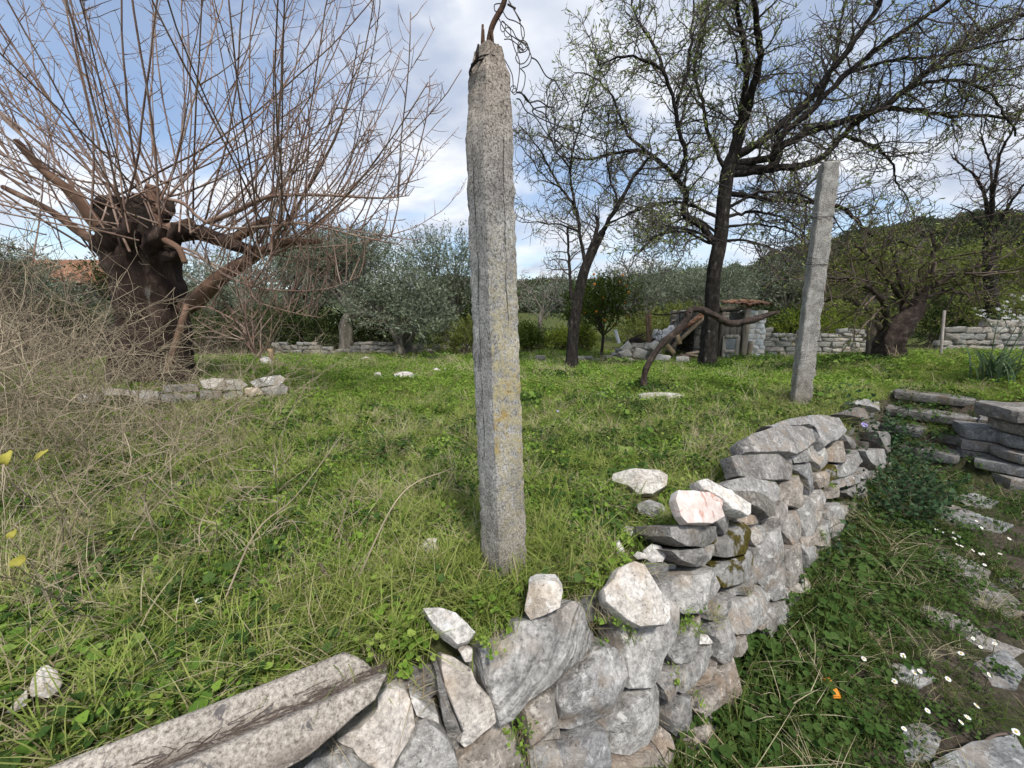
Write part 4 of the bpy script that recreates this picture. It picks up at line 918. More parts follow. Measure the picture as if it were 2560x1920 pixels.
# low broken wall in front of the mulberry, traced
lw = tag(empty('low_stone_wall', tuple(on_ground(650, 990))), 'low broken stretch of stone wall in front of the pollarded mulberry', 'wall')
yl = on_ground(660, 1000)
for pl, mt, tn in [
  ([(500,950),(540,946),(600,948),(618,962),(600,975),(540,975),(508,970)], 'stone_pale', (.92,.9,.86)), ([(625,955),(660,943),(700,937),(715,948),(700,960),(640,968)], 'stone_pale', W_),
  ([(560,978),(605,977),(608,1000),(575,1003),(558,992)], 'stone', L_), ([(612,970),(645,968),(660,985),(640,992),(612,988)], 'stone_pale', (.9,.8,.68)), ([(650,972),(705,958),(720,968),(715,985),(668,990)], 'stone', L_),
  ([(610,992),(640,994),(640,1008),(612,1006)], 'stone', V_), ([(645,993),(690,990),(705,1000),(650,1008)], 'stone', W_), ([(500,975),(555,978),(556,1000),(500,998)], 'stone', D_),
  ([(405,962),(490,960),(498,978),(410,980)], 'stone', W_), ([(330,975),(400,978),(398,1010),(335,1006)], 'stone_pale', (.8,.78,.74)), ([(250,970),(320,975),(325,990),(260,988)], 'stone_pale', W_),
  ([(190,985),(240,980),(250,1005),(200,1008)], 'stone_pale', (.9,.9,.88)), ([(400,985),(490,984),(495,1003),(405,1006)], 'stone', W_)]:
    traced_stone(pl, lw, mt, tn, (yl[0], yl[1] , yl[2]), 12, 0.25, 0.04, n_out=22)
rubble_wall('back_stone_wall', 'low mossy stone wall under the olive trees at the back', at(690, 872, 13.2)[:2], at(1100, 868, 13.6)[:2], 0.52, 0.13, 0.3, 'stone_far', (0.7, 1.25), seed=11, uneven=0.35)
rubble_wall('rubble_bank', 'tumbled low line of stones behind the leaning almond trunk', at(1340, 905, 11.3)[:2], at(1640, 905, 11.3)[:2], 0.5, 0.13, 0.35, 'stone_far', (0.8, 1.25), seed=12, uneven=0.6, gaps=lambda t: 0.55 + 0.6 * t)
rubble_wall('field_stone_wall', 'grey stone wall between the ruined hut and the wooden gate post', at(1905, 890, 13.0)[:2], at(2178, 893, 12.6)[:2], 0.98, 0.16, 0.35, 'stone_far', (0.9, 1.4), seed=13, uneven=0.15)
rubble_wall('tall_stone_wall', 'tall grey stone wall beyond the gap, behind the asphodel', at(2352, 890, 12.6)[:2], at(2640, 880, 12.2)[:2], 1.22, 0.20, 0.4, 'stone_far', (0.8, 1.2), seed=14, uneven=0.06)
for px, py, w, lab in [(1165, 868, .3, 'first pale stone of a short scatter beyond the tall post, leftmost'), (1105, 872, .34, 'whitish tumbled stone at the end of the wall under the olives')]:
    p = on_ground(px, py); tag(rubble(None, (p[0], p[1], p[2] + .06), w, .16, .25, 0.2, 'stone_pale', W_, name='loose_stone'), lab, 'stone', 'loose stones')
# tumbled white stones before the hut
for k, (px, py, w, lab) in enumerate([(1567, 868, .30, 'white boulder on the rubble beside the white pipe'), (1563, 885, .34, 'larger white boulder on the rubble left of the broken post'), (1600, 885, .36, 'cream boulder on the rubble directly left of the broken post'), (1623, 865, .24, 'small white boulder touching the broken wooden post'), (1640, 868, .34, 'white boulder just behind the broken wooden post'), (1574, 906, .26, 'white stone fallen in the grass before the rubble line'), (1704, 904, .38, 'white stone at the mouth of the collapsed shed'), (1655, 902, .42, 'flat white stone in front of the collapsed shed')]):
    Y = 11.2 if py < 900 else 10.9
    p = at(px, py, Y); base = max(p[2], gz(p[0], p[1]) + .05)
    tag(rubble(None, (p[0], p[1] - .05, base), w, w * .8, w * .8, rng.uniform(-.6, .6), 'stone_pale', (1.05, 1.03, 1.0), name='boulder', roll=rng.uniform(-.8, .8), tilt=rng.uniform(-.4, .5)), lab, 'stone', 'white stones round the shed')

# ------------------------------------------------------------------ corrugated fibre-cement sheet laid along the wall head
SH0, SHA, SHP, SHPITCH = np.array([-0.437, 1.072]), np.array([0.872, 0.49]), np.array([0.49, -0.872]), 0.126
def corrugated():
    amp = 0.0225; nl, nc = 90, 70
    S = np.linspace(-1.6, 0.0, nl)
    verts = []; val = []
    for t_ in (0.0, -0.008):
        for k in range(nc):
            v = k / (nc - 1)
            for s in S:
                low = 0.158 + 0.065 * sstep(0.0, -0.32, s) + 0.010 * nz(s * 6, 2.2) + 0.005 * nz(s * 22, 4.2)
                c = -0.038 + 0.006 * nz(s * 5, 7.7) + (low + 0.038) * v
                w = math.cos(2 * math.pi * c / SHPITCH)
                end = -0.10 + 0.10 * float(sstep(-0.02, 0.08, c)) - 0.05 * float(sstep(0.12, 0.17, c)) + 0.012 * nz(c * 30, 3.3)
                ss = s + end * max(0, (s + 1.6) / 1.6) ** 3
                q = SH0 + SHA * ss + SHP * c
                z = 0.078 + amp * w - 0.11 * c + 0.006 * nz(s * 2.2, c * 5) + 0.002 * nz(s * 14, c * 30) + t_
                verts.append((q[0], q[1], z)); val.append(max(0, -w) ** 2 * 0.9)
    i = (np.arange(nc - 1)[:, None] * nl + np.arange(nl - 1)[None, :]).ravel(); N = nl * nc
    F = [np.stack([i, i + nl, i + nl + 1, i + 1], 1), np.stack([N + i, N + i + 1, N + i + nl + 1, N + i + nl], 1)]
    bord = list(range(nl)) + [k * nl + nl - 1 for k in range(1, nc)] + [(nc - 1) * nl + k for k in range(nl - 2, -1, -1)] + [k * nl for k in range(nc - 2, 0, -1)]
    b = np.array(bord); b2 = np.roll(b, -1)
    F.append(np.stack([b, b2, b2 + N, b + N], 1))
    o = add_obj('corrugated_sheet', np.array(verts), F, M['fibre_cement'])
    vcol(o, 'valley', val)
    tag(o, 'old grey corrugated fibre-cement sheet lying along the wall head in the corner', 'roof sheet')
corrugated()

rn = np.random.default_rng(17); tb = Tubes()
for k in range(230):          # dead needles and grass blown into the furrow
    s_ = rn.uniform(-1.2, .0); c_ = .060 + rn.normal() * .011; q = SH0 + SHA * s_ + SHP * c_
    z_ = 0.078 + 0.0225 * math.cos(2 * math.pi * c_ / SHPITCH) - 0.11 * c_ + .006; a_ = math.atan2(.49, .872) + rn.normal() * .3; L_n = rn.uniform(.02, .08)
    d_ = np.array([math.cos(a_), math.sin(a_), rn.normal() * .05]) * L_n
    tb.add([np.array([q[0], q[1], z_]), np.array([q[0], q[1], z_ + .003]) + d_ * .5, np.array([q[0], q[1], z_]) + d_], .0009, 3)
tag(tb.obj('dead_needles', M['brown_twig']), 'dead brown needles lying in the furrow of the corrugated sheet', 'litter', kind='stuff')

# ------------------------------------------------------------------ concrete posts
def post_arrays(H, w0, w1, yaw, base, lean, chip=None, nz_amp=0.006, nsec=70, seed=0):
    V = []; per = 9; cnt = per * 4
    for i in range(nsec):
        t = i / (nsec - 1); z = t * H
        w = (w0 + (w1 - w0) * t) / 2
        for side in range(4):
            for k in range(per):
                u = -1 + 2 * k / per
                r = 1.0
                if side == 0: x, y = u, -1
                elif side == 1: x, y = 1, u
                elif side == 2: x, y = -u, 1
                else: x, y = -1, -u
                m = max(1.0, math.hypot(x, y) / 1.385)
                x, y = x / m, y / m
                dx = nz_amp * (nz(x * w * 22 + seed, y * w * 22, z * 14) + 0.8 * nz(x * w * 70 + seed, y * w * 70, z * 60)); s = w + dx
                px_, py_ = x * s, y * s
                if chip: px_, py_ = chip(px_, py_, x, y, z, w)
                c, sn = math.cos(yaw), math.sin(yaw)
                V.append((base[0] + px_ * c - py_ * sn + lean[0] * z, base[1] + px_ * sn + py_ * c + lean[1] * z, base[2] + z))
    k = np.arange(cnt); k1 = (k + 1) % cnt; Q = []
    for i in range(nsec - 1): Q.append(np.stack([i * cnt + k, i * cnt + k1, (i + 1) * cnt + k1, (i + 1) * cnt + k], 1))
    V.append(tuple(np.mean(V[-cnt:], axis=0) + np.array([0, 0, 0.02]))); n = len(V) - 1
    T = np.stack([(nsec - 1) * cnt + k, (nsec - 1) * cnt + k1, np.full(cnt, n)], 1)
    return np.array(V), [np.concatenate(Q), T]

pb = on_ground(1262, 1440); pb[2] -= 0.06
topP = at(1213, 120, pb[1] - 0.01)
H1 = topP[2] - pb[2]
lean1 = ((topP[0] - pb[0]) / H1, -0.004)
post = tag(empty('concrete_post', tuple(pb)), 'tall cracked concrete post in the middle with rusty rods and wire on top', 'post', 'concrete posts')
def chip1(x, y, ux, uy, z, w):
    t = z / H1
    # the head is broken away on the left, the arrises are worn
    if t > 0.962:
        k = (t - 0.962) / 0.038
        f = 1 - (0.26 * k ** 0.7 + 0.05 * (1 + nz(ux * 2, uy * 2, z * 14)))
        x *= f; y *= f
    if ux < -0.2 and t > 0.855: x += w * 0.34 * float(sstep(0.855, 0.93, t + 0.02 * nz(uy * 2, z * 20))) * (-ux)
    e = max(0, min(abs(ux), abs(uy)) - 0.6)
    q = 1 - 0.16 * e * max(0, 0.3 + nz(ux * 2 + 7, uy * 2, z * 22))
    return x * q, y * q
V, F = post_arrays(H1, 0.150, 0.126, R(36), pb, lean1, chip1, 0.0036, 190, 3.3)
sh = add_obj('shaft', V, F, M['concrete'], post, origin=pb, sharp=R(28))
# long vertical cracks cut into the two faces: dark grooves built as sunken slivers
def crack(side, t0, t1, off, seed):
    rr = np.random.default_rng(seed); ps = []; x = off
    n = 46
    for i in range(n):
        t = t0 + (t1 - t0) * i / (n - 1); z = t * H1
        x += rr.uniform(-0.0036, 0.0036)
        w = (0.150 + (0.126 - 0.150) * t) / 2
        c, s = math.cos(R(36)), math.sin(R(36))
        a, b = (x, -w - 0.0032) if side == 0 else (-w - 0.0032, x)
        ps.append((pb[0] + a * c - b * s + lean1[0] * z, pb[1] + a * s + b * c + lean1[1] * z, pb[2] + z))
    tb = Tubes(); wd = 0.0003 + 0.0009 * np.abs(np.sin(np.linspace(0, 9, n) + seed)); wd[0] = wd[-1] = 0.0003
    tb.add(ps, wd, 4)
    return tb.obj('crack', M['dead_wood'], sh and post)
crack(3, 0.48, 0.86, -0.002, 1); crack(3, 0.30, 0.5, 0.006, 2); crack(0, 0.55, 0.86, 0.018, 3)
tp = np.array([pb[0] + lean1[0] * H1, pb[1], pb[2] + H1])
rr = np.random.default_rng(8)
for k, (dx, dy, h) in enumerate([(-.030, -.008, .06), (-.013, -.016, .115), (-.005, .012, .115), (.028, -.01, .10), (.03, .012, .05), (-.026, .014, .05)]):
    tb = Tubes(); p = tp + np.array([dx, dy, -0.05])
    tb.add([p, p + np.array([rr.uniform(-.004, .004), 0, h * .6]), p + np.array([rr.uniform(-.008, .008), rr.uniform(-.01, .01), h])], 0.0042, 6)
    tb.obj('reinforcing_rod', M['rust'], post)
tb = Tubes(); tb.add(smooth_path([tp - np.array([0, 0, .04]), at(1226, 80, pb[1]), at(1240, 45, pb[1]), at(1258, 12, pb[1]), at(1268, -40, pb[1]), at(1272, -90, pb[1] + .02)], 14), 0.0095, 7); tb.obj('iron_bar', M['rust'], post)
# wire bound round the head
tb = Tubes()
for k in range(3):
    a = np.linspace(0, 2 * math.pi * 1.1, 26) + k
    rad = 0.050 + 0.004 * k + 0.004 * np.sin(a * 3)
    tb.add(np.stack([tp[0] + rad * np.cos(a), tp[1] + rad * np.sin(a), tp[2] - 0.045 + 0.014 * np.sin(a + k) - 0.006 * k], 1), 0.0027, 5)
tb.add([at(1196, 112, pb[1] - .06), at(1193, 130, pb[1] - .06), at(1194, 152, pb[1] - .055)], [.004, .005, .004], 5)
tb.obj('binding_wire', M['wire'], post)
Y1 = pb[1]
Z3 = crop(1130, 0, 3.457)
def wire(ctrl, r=0.0018, n=30, y0=0.0, y1=0.0, tube=None):
    pts = Z3(ctrl); m = len(pts)
    P = [at(px, py, Y1 + y0 + (y1 - y0) * i / (m - 1)) for i, (px, py) in enumerate(pts)]
    tube.add(smooth_path(P, n), r, 5)
tb = Tubes()
wire([(440,100),(480,160),(550,185),(610,230),(625,300),(610,350),(575,400),(590,450),(640,440),(655,390),(620,350),(580,360),(565,410)], tube=tb, n=50)
wire([(500,20),(560,130),(590,200),(600,290),(615,350)], tube=tb)
wire([(490,5),(540,90),(595,180)], r=.002, tube=tb)
wire([(480,35),(550,75)], r=.0036, n=6, tube=tb)
wire([(420,30),(370,40),(370,90),(400,100),(440,60)], tube=tb, n=20)
wire([(400,150),(440,230),(490,290),(560,340),(640,400),(685,490),(660,560),(600,590)], tube=tb, n=40)
wire([(430,180),(520,260),(560,330),(650,390),(670,470),(630,540),(580,550),(550,500),(570,450)], tube=tb, n=40)
wire([(450,340),(500,340),(560,380),(620,440)], tube=tb)
wire([(510,310),(540,420),(580,520),(580,640),(560,780)], tube=tb)
wire([(590,590),(630,640),(625,730),(600,800)], tube=tb)
wire([(400,380),(410,440),(480,560),(520,650),(530,760)], tube=tb)
for k in range(6):
    a = np.linspace(0, 2 * math.pi, 16) + k; cx_, cy_ = [(540,790),(530,770),(610,400),(590,420),(480,280),(440,230)][k]
    wire([(cx_ + (18 + 6 * k % 13) * math.cos(q), cy_ + (26 + 4 * k) * math.sin(q)) for q in a], r=.0015, tube=tb, n=20)
tb.obj('wire_tangle', M['wire'], post)

# second post
pb2 = on_ground(1998, 1016); pb2[2] -= 0.08
tp2 = at(2074, 408, pb2[1] + 0.05); H2 = tp2[2] - pb2[2]
post2 = tag(empty('concrete_post', tuple(pb2)), 'leaning grey concrete post standing behind the far end of the wall', 'post', 'concrete posts')
V, F = post_arrays(H2, 0.158, 0.140, R(-18), pb2, ((tp2[0] - pb2[0]) / H2, 0.02), None, 0.010, 110, 9.1)
add_obj('shaft', V, F, M['concrete_plain'], post2, origin=pb2)
tb = Tubes()
for z in (0.62, 0.80):
    a = np.linspace(0, 2 * math.pi, 20); q = pb2 + np.array([(tp2[0] - pb2[0]) * z, 0.02 * H2 * z, H2 * z])
    rad = 0.094 / np.maximum(np.abs(np.cos(a - R(-18) )), np.abs(np.sin(a - R(-18)))) * 0.86
    tb = Tubes(); tb.add(np.stack([q[0] + rad * np.cos(a), q[1] + rad * np.sin(a), q[2] + 0.01 * np.sin(a)], 1), 0.003, 5); tb.obj('binding_wire', M['wire'], post2)

# old fence wires sagging from the tall post towards the leaning post
def fence_wire(lab, start, mids, end, r=0.0024):
    tb = Tubes(); P = smooth_path([start] + mids + [end], 60)
    P[:, 2] += 0.008 * np.sin(np.linspace(0, 25, 60))
    tb.add(P, r, 5)
    tag(tb.obj('fence_wire', M['wire']), lab, 'wire', 'old fence wires')
e2 = pb2 + np.array([(tp2[0] - pb2[0]) * .80 - .1, -.08, H2 * .80]); e3 = pb2 + np.array([(tp2[0] - pb2[0]) * .62 - .1, -.08, H2 * .62])
s1 = at(*Z3([(690, 500)])[0], Y1); s2 = at(*Z3([(560, 800)])[0], Y1)
fence_wire('upper thin wire falling from the knot beside the post head', s1, [at(*Z3([(850, 680)])[0], Y1 + .25), at(*Z3([(1000, 880)])[0], Y1 + .5), at(1480, 420, Y1 + 1.1)], e2)
fence_wire('twisted double wire leaving the right edge of the tall post', s2, [at(*Z3([(700, 880)])[0], Y1 + .2), at(*Z3([(880, 930)])[0], Y1 + .45), at(1440, 330, Y1 + .8)], e2 + np.array([0, 0, -.05]), .003)
fence_wire('lower slack wire curving away right of the tall post', s2 + np.array([0, 0, -.02]), [at(*Z3([(650, 950)])[0], Y1 + .2), at(*Z3([(800, 1120)])[0], Y1 + .4), at(*Z3([(1000, 1330)])[0], Y1 + .7), at(1520, 520, Y1 + 1.3)], e3)
fence_wire('middle slack wire dropping steeply from the twist on the tall post', s2 + np.array([0.005, 0, 0]), [at(*Z3([(720, 930)])[0], Y1 + .2), at(*Z3([(850, 1060)])[0], Y1 + .4), at(*Z3([(960, 1230)])[0], Y1 + .7), at(1470, 450, Y1 + 1.2)], e3 + np.array([0, 0, .04]))

# ------------------------------------------------------------------ ruined shed
def box(parent, name, mat, p0, p1, w, t, tint=(1, 1, 1), rough=0.004, up=None):
    """a board from p0 to p1, width w, thickness t"""
    p0 = np.array(p0, float); p1 = np.array(p1, float); d = p1 - p0; L = np.linalg.norm(d); d /= L
    up = np.array(up if up is not None else (0, -1, 0.05), float); side = np.cross(d, up); side /= np.linalg.norm(side); nn = np.cross(side, d)
    V = []; n = 5
    for i in range(n + 1):
        for (a, b) in ((-1, -1), (1, -1), (1, 1), (-1, 1)):
            V.append(p0 + d * L * i / n + side * w / 2 * a + nn * t / 2 * b + np.array([nz(i * 3.1 + a, b, p0[0] * 5), nz(i, a * 2, b + p0[0] * 9), nz(a, i * 2.2, b)]) * rough)
    Q = []
    for i in range(n):
        for k in range(4): Q.append((i * 4 + k, i * 4 + (k + 1) % 4, i * 4 + 4 + (k + 1) % 4, i * 4 + 4 + k))
    Q.append((3, 2, 1, 0)); Q.append((n * 4, n * 4 + 1, n * 4 + 2, n * 4 + 3))
    o = add_obj(name, np.array(V), [np.array(Q)], M[mat], parent, smooth=False, origin=(p0 + p1) / 2); o.color = (*tint, 1)
    return o
HY = 12.4
shed = tag(empty('ruined_shed', tuple(at(1860, 905, HY))), 'half collapsed stone and timber shed with a few roof tiles left', 'shed')
def hp(x, y, dy=0.0): return at(*AR8([(x, y)])[0], HY + dy)
zb = gz(hp(900, 380)[0], HY)
r2 = np.random.default_rng(77)
# whitewashed stone pier, front and return side
pierx0, pierx1 = hp(897, 300)[0], hp(985, 300)[0]; ztop = hp(920, 150)[2]
z = zb - 0.03
while z < ztop:
    h = r2.uniform(.12, .2); x = pierx0
    while x < pierx1 - 0.06:
        w = min(r2.uniform(.18, .36), pierx1 - x + .05)
        taper = 0.12 * (z - zb)
        rubble(shed, (x + w / 2 - taper * .3, HY + .15, z + h / 2), w * 1.08, h * 1.12, .34, 0, 'whitewash', rtint(1.0, 1.15), r2)
        x += w
    for yy in np.arange(HY + .4, HY + 2.0, .32):
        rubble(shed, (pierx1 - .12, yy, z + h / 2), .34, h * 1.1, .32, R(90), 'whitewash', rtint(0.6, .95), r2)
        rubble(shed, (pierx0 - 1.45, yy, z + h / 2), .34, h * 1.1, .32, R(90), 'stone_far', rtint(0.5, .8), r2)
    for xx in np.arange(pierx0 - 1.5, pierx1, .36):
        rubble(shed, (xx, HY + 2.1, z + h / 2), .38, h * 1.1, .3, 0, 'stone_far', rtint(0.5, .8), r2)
    z += h
def zp(y): return hp(0, y)[2]
def X(x): return hp(x, 300)[0]
box(shed, 'door_jamb', 'timber', (X(877), HY - .03, zb - .05), (X(876), HY - .03, zp(136)), .15, .10, (1.7, 1.62, 1.5))
box(shed, 'door_jamb', 'timber', (X(903), HY - .06, zb - .05), (X(905), HY - .05, zp(290)), .13, .07, (1.3, 1.2, 1.05))
box(shed, 'door_jamb', 'timber', (X(762), HY, zb - .05), (X(764), HY, zp(150)), .10, .10, (.7, .66, .62))
door = empty('door', (0, 0, 0)); door.parent = shed
win = empty('window', (0, 0, 0)); win.parent = shed
for k in range(5):
    x = X(775) + k * .125
    box(door, 'door_board', 'timber', (x, HY + .03 + .006 * (k % 2), zb - .03), (x, HY + .03 + .006 * (k % 2), zp(222) + r2.uniform(-.03, .03)), .118, .025, rtint(.65, .95))
box(shed, 'lintel', 'timber', (X(750), HY + .0, zp(140)), (X(890), HY, zp(132)), .12, .12, (.6, .56, .52))
box(shed, 'roof_beam', 'timber', (X(755), HY + .6, zp(150)), (X(890), HY + .6, zp(142)), .1, .1, (.4, .38, .36))
# leaning window frame in front of the boards
fr = [((775, 388), (787, 266)), ((838, 391), (850, 266)), ((787, 269), (850, 269)), ((780, 340), (844, 340))]
for a, b in fr:
    box(win, 'window_frame', 'timber', hp(a[0], a[1], -.16), hp(b[0], b[1], -.10), .11, .05, (1.6, 1.62, 1.58))
box(win, 'window_pane', 'dark_glass', hp(815, 336, -.125), hp(818, 274, -.11), .52, .012, up=(0, -1, .15))
box(win, 'window_pane', 'dark_glass', hp(810, 386, -.145), hp(813, 344, -.13), .50, .012, (0.6, .6, .6), up=(0, -1, .15))
# what is left of the roof: a few curved tiles on the stone head
def roof_tile(parent, p, yaw, pitch, tint, L=.42, r=.085):
    V = []; na, nl = 9, 4
    for th in (1.0, 0.86):
        for i in range(nl):
            t = i / (nl - 1); rr_ = r * th * (1.0 - 0.15 * t)
            for k in range(na):
                a = math.pi * k / (na - 1)
                V.append((rr_ * math.cos(a), (t - .5) * L, rr_ * math.sin(a)))
    V = np.array(V)
    cp, sp = math.cos(pitch), math.sin(pitch)
    V = np.stack([V[:, 0], V[:, 1] * cp - V[:, 2] * sp, V[:, 1] * sp + V[:, 2] * cp], 1)
    cz, sz = math.cos(yaw), math.sin(yaw)
    V = np.stack([V[:, 0] * cz - V[:, 1] * sz, V[:, 0] * sz + V[:, 1] * cz, V[:, 2]], 1) + np.array(p)
    N = na * nl; Q = []
    for i in range(nl - 1):
        for k in range(na - 1):
            a = i * na + k
            Q.append((a, a + 1, a + na + 1, a + na)); Q.append((N + a, N + a + na, N + a + na + 1, N + a + 1))
    for k in range(na - 1):
        Q.append((k, N + k, N + k + 1, k + 1)); e = (nl - 1) * na + k; Q.append((e, e + 1, N + e + 1, N + e))
    for i in range(nl - 1):
        a = i * na; Q.append((a, a + na, N + a + na, N + a)); b = a + na - 1; Q.append((b, N + b, N + b + na, b + na))
    o = add_obj('roof_tile', V, [np.array(Q)], M['rooftile'], parent, origin=p); o.color = (*tint, 1)
    return o
for i in range(7):
    for j in range(3):
        if r2.uniform() < .12: continue
        roof_tile(shed, (X(825) + i * .155 + r2.uniform(-.02, .02), HY - .05 + j * .36, zp(128) + .05 + j * .05 + r2.uniform(-.02, .03)), r2.uniform(-.12, .12), R(8), rtint(.45, .85))
# collapsed half: rafters and tiles sloping down to the left, dark room behind
for k, dy in enumerate((-.1, .35, .8, 1.25)):
    box(shed, 'fallen_rafter', 'timber', hp(700, 165, dy), hp(520, 335, dy - .1), .09, .09, (1.3, 1.15, 0.95))
for i in range(9):
    for j in range(4):
        t = i / 8; a = hp(690, 172, -.12 + j * .4); b = hp(530, 290, -.12 + j * .4)
        p = a * (1 - t) + b * t + np.array([0, 0, .09 + r2.uniform(-.02, .05)])
        if r2.uniform() < .3: continue
        roof_tile(shed, p, R(90) + r2.uniform(-.4, .4), R(-38) + r2.uniform(-.2, .2), tuple(q for q in rtint(.75, 1.3)))
for k in range(8):           # boards added to darken the room, under fallen tiles and over the standing half
    dy = -.05 + k * .22
    box(shed, 'roof_shade_board', 'timber', hp(705, 172, dy), hp(505, 345, dy), .21, .025, rtint(.4, .7), up=(0.6, 0, 1))
    box(shed, 'roof_shade_board', 'timber', (X(700), HY + .1 + k * .25, zp(140) + .05), (X(940), HY + .1 + k * .25, zp(132) + .05), .24, .025, rtint(.4, .7), up=(0, 0, 1))
for k in range(9):
    x0, y0 = r2.uniform(520, 640), r2.uniform(345, 395)
    ln = r2.uniform(50, 110); s = r2.uniform(-.25, .35)
    box(shed, 'fallen_plank', 'plank', hp(x0, y0, -.25 - .05 * k), hp(x0 + ln, y0 + ln * s, -.2 - .05 * k), r2.uniform(.06, .14), .025, rtint(1.0, 1.7), up=(0, -.5, 1))
box(shed, 'fallen_plank', 'plank', hp(510, 310, -.3), hp(545, 352, -.35), .14, .03, (1.35, 1.3, 1.1))
box(shed, 'fallen_plank', 'plank', hp(560, 262, -.25), hp(572, 305, -.25), .13, .03, (1.5, 1.45, 1.3))
# crumpled white sheet on the fallen roof
def sheet(parent, pts, name, mat, seed, amp=.06):
    a, b, c, d = [np.array(p) for p in pts]; n = 14; V = []
    for th in (0, .006):
        for i in range(n):
            for j in range(n):
                u, v = i / (n - 1), j / (n - 1)
                p = (a * (1 - u) + b * u) * (1 - v) + (d * (1 - u) + c * u) * v
                w = amp * np.array([nz(u * 4, v * 4, seed), nz(u * 4, v * 4, seed + 3), nz(u * 5, v * 5, seed + 7)])
                V.append(p + w + np.array([0, th, th]))
    N = n * n; Q = []
    for i in range(n - 1):
        for j in range(n - 1):
            k = i * n + j; Q.append((k, k + n, k + n + 1, k + 1)); Q.append((N + k, N + k + 1, N + k + n + 1, N + k + n))
    bd = list(range(n)) + [i * n + n - 1 for i in range(1, n)] + [(n - 1) * n + j for j in range(n - 2, -1, -1)] + [i * n for i in range(n - 2, 0, -1)]
    for q in range(len(bd)): a_, b_ = bd[q], bd[(q + 1) % len(bd)]; Q.append((a_, b_, N + b_, N + a_))
    return add_obj(name, np.array(V), [np.array(Q)], M[mat], parent)
o = sheet(None, [hp(470, 285, -.3), hp(560, 265, -.15), hp(580, 205, .1), hp(500, 235, -.1)], 'plastic_sheet', 'white_sheet', 3.3, .16)
tag(o, 'crumpled white sheet caught on the collapsed shed roof', 'sheet')
o = sheet(None, [hp(452, 300, -.5), hp(475, 298, -.5), hp(478, 240, -.4), hp(450, 245, -.4)], 'plastic_sheet', 'white_sheet', 8.3, .18)
tag(o, 'narrow white rag hanging beside the broken wooden post', 'sheet')
# broken post and rail left of the shed
bp = tag(empty('broken_post', tuple(hp(435, 372, -.9))), 'broken wooden post with a thin rail, left of the collapsed shed', 'post')
box(bp, 'upright', 'timber', (hp(436, 300, -.9)[0], HY - .9, gz(hp(436, 300)[0], HY - .9) - .05), hp(418, 160, -.9), .13, .09, (.8, .62, .5), .02)
box(bp, 'splinter', 'timber', hp(432, 250, -.98), hp(430, 160, -.97), .05, .04, (1.2, .85, .6), .015)
tb = Tubes(); tb.add(smooth_path([hp(428, 160, -.9), hp(480, 166, -.85), hp(560, 158, -.8), hp(622, 150, -.75)], 16), .022, 6); tb.obj('rail', M['vine_bark'], bp)
tb = Tubes(); tb.add([hp(570, 155, -.8), hp(571, 210, -.8)], .014, 5); tb.obj('hanging_stick', M['vine_bark'], bp)
# debris of branches left of the shed
tb = Tubes()
for k in range(60):
    x0, y0 = r2.uniform(290, 430), r2.uniform(290, 350); a = r2.uniform(-.5, .9); ln = r2.uniform(30, 90)
    tb.add(smooth_path([hp(x0, y0, -.4 + r2.uniform(-.3, .3)), hp(x0 + ln * .5, y0 - ln * .5 * a + r2.uniform(-6, 6), -.4), hp(x0 + ln, y0 - ln * a * .8, -.3)], 6), r2.uniform(.008, .028), 4)
o = tb.obj('brushwood', M['vine_bark']); tag(o, 'heap of dead dark branches on the rubble left of the shed', 'brushwood', kind='stuff')
tb = Tubes(); tb.add([hp(281, 300, -.3), hp(263, 238, -.35)], .055, 12); o = tb.obj('plastic_pipe', M['white_plastic']); tag(o, 'short white pipe sticking up from the rubble', 'pipe')

# bent vine trunk arching across the shed
vb = on_ground(1609, 975)
vpts = [(395,525),(402,470),(412,420),(440,370),(490,300),(540,255),(600,195),(615,150),(640,138),(690,148),(740,172),(800,205),(850,205),(930,188),(1000,163),(1042,152)]
P = smooth_path([at(*AR8([q])[0], vb[1] + .03 * k) for k, q in enumerate(vpts)], 80)
P[0, 2] -= .05
rad = np.interp(np.linspace(0, 1, 80), [0, .1, .5, .6, .85, 1], [.05, .042, .044, .046, .05, .02]) * (1 + .16 * np.sin(np.linspace(0, 60, 80)) * np.sin(np.linspace(0, 17, 80)))
tb = Tubes(); tb.add(P, rad, 10)
vine = tag(empty('old_vine', tuple(vb)), 'thick gnarled vine trunk rising from the grass and arching across the shed', 'vine')
tb.obj('trunk', M['vine_bark'], vine)
tb = Tubes()
for k in range(3): 
    off = .022 * np.stack([np.sin(np.linspace(0, 14, 80) + 2 * k), np.cos(np.linspace(0, 14, 80) + 2 * k), np.sin(np.linspace(0, 9, 80) + k)], 1)
    tb.add(P + off, rad * .62, 6)
tb.obj('bark_strand', M['vine_bark'], vine)

# wooden gate posts by the gap, stake, sticks
gpst = on_ground(2183, 896)
o = tag(empty('gate_post', tuple(gpst)), 'weathered wooden gate post at the end of the field wall', 'post')
box(o, 'upright', 'timber', (gpst[0], gpst[1], gpst[2] - .1), at(2188, 789, gpst[1]), .20, .14, (.75, .7, .66), .02)
box(o, 'brace', 'timber', (gpst[0] + .18, gpst[1] - .05, gpst[2] + .3), at(2196, 800, gpst[1] - .1), .09, .05, (1.1, 1.05, 1), .01)
g2 = on_ground(2353, 893)
tb = Tubes(); tb.add([(g2[0], g2[1], g2[2] - .1), at(2361, 776, g2[1])], .022, 6); tag(tb.obj('thin_pole', M['grey_twig']), 'thin grey pole beside the tall stone wall', 'pole')
sk = on_ground(681, 905)
o = box(None, 'wooden_stake', 'plank', (sk[0], sk[1], sk[2] - .05), at(676, 872, sk[1]), .10, .08, (1.1, 1.05, .95), .015); tag(o, 'short pale wooden stake beside a whitish stone under the mulberry', 'stake')
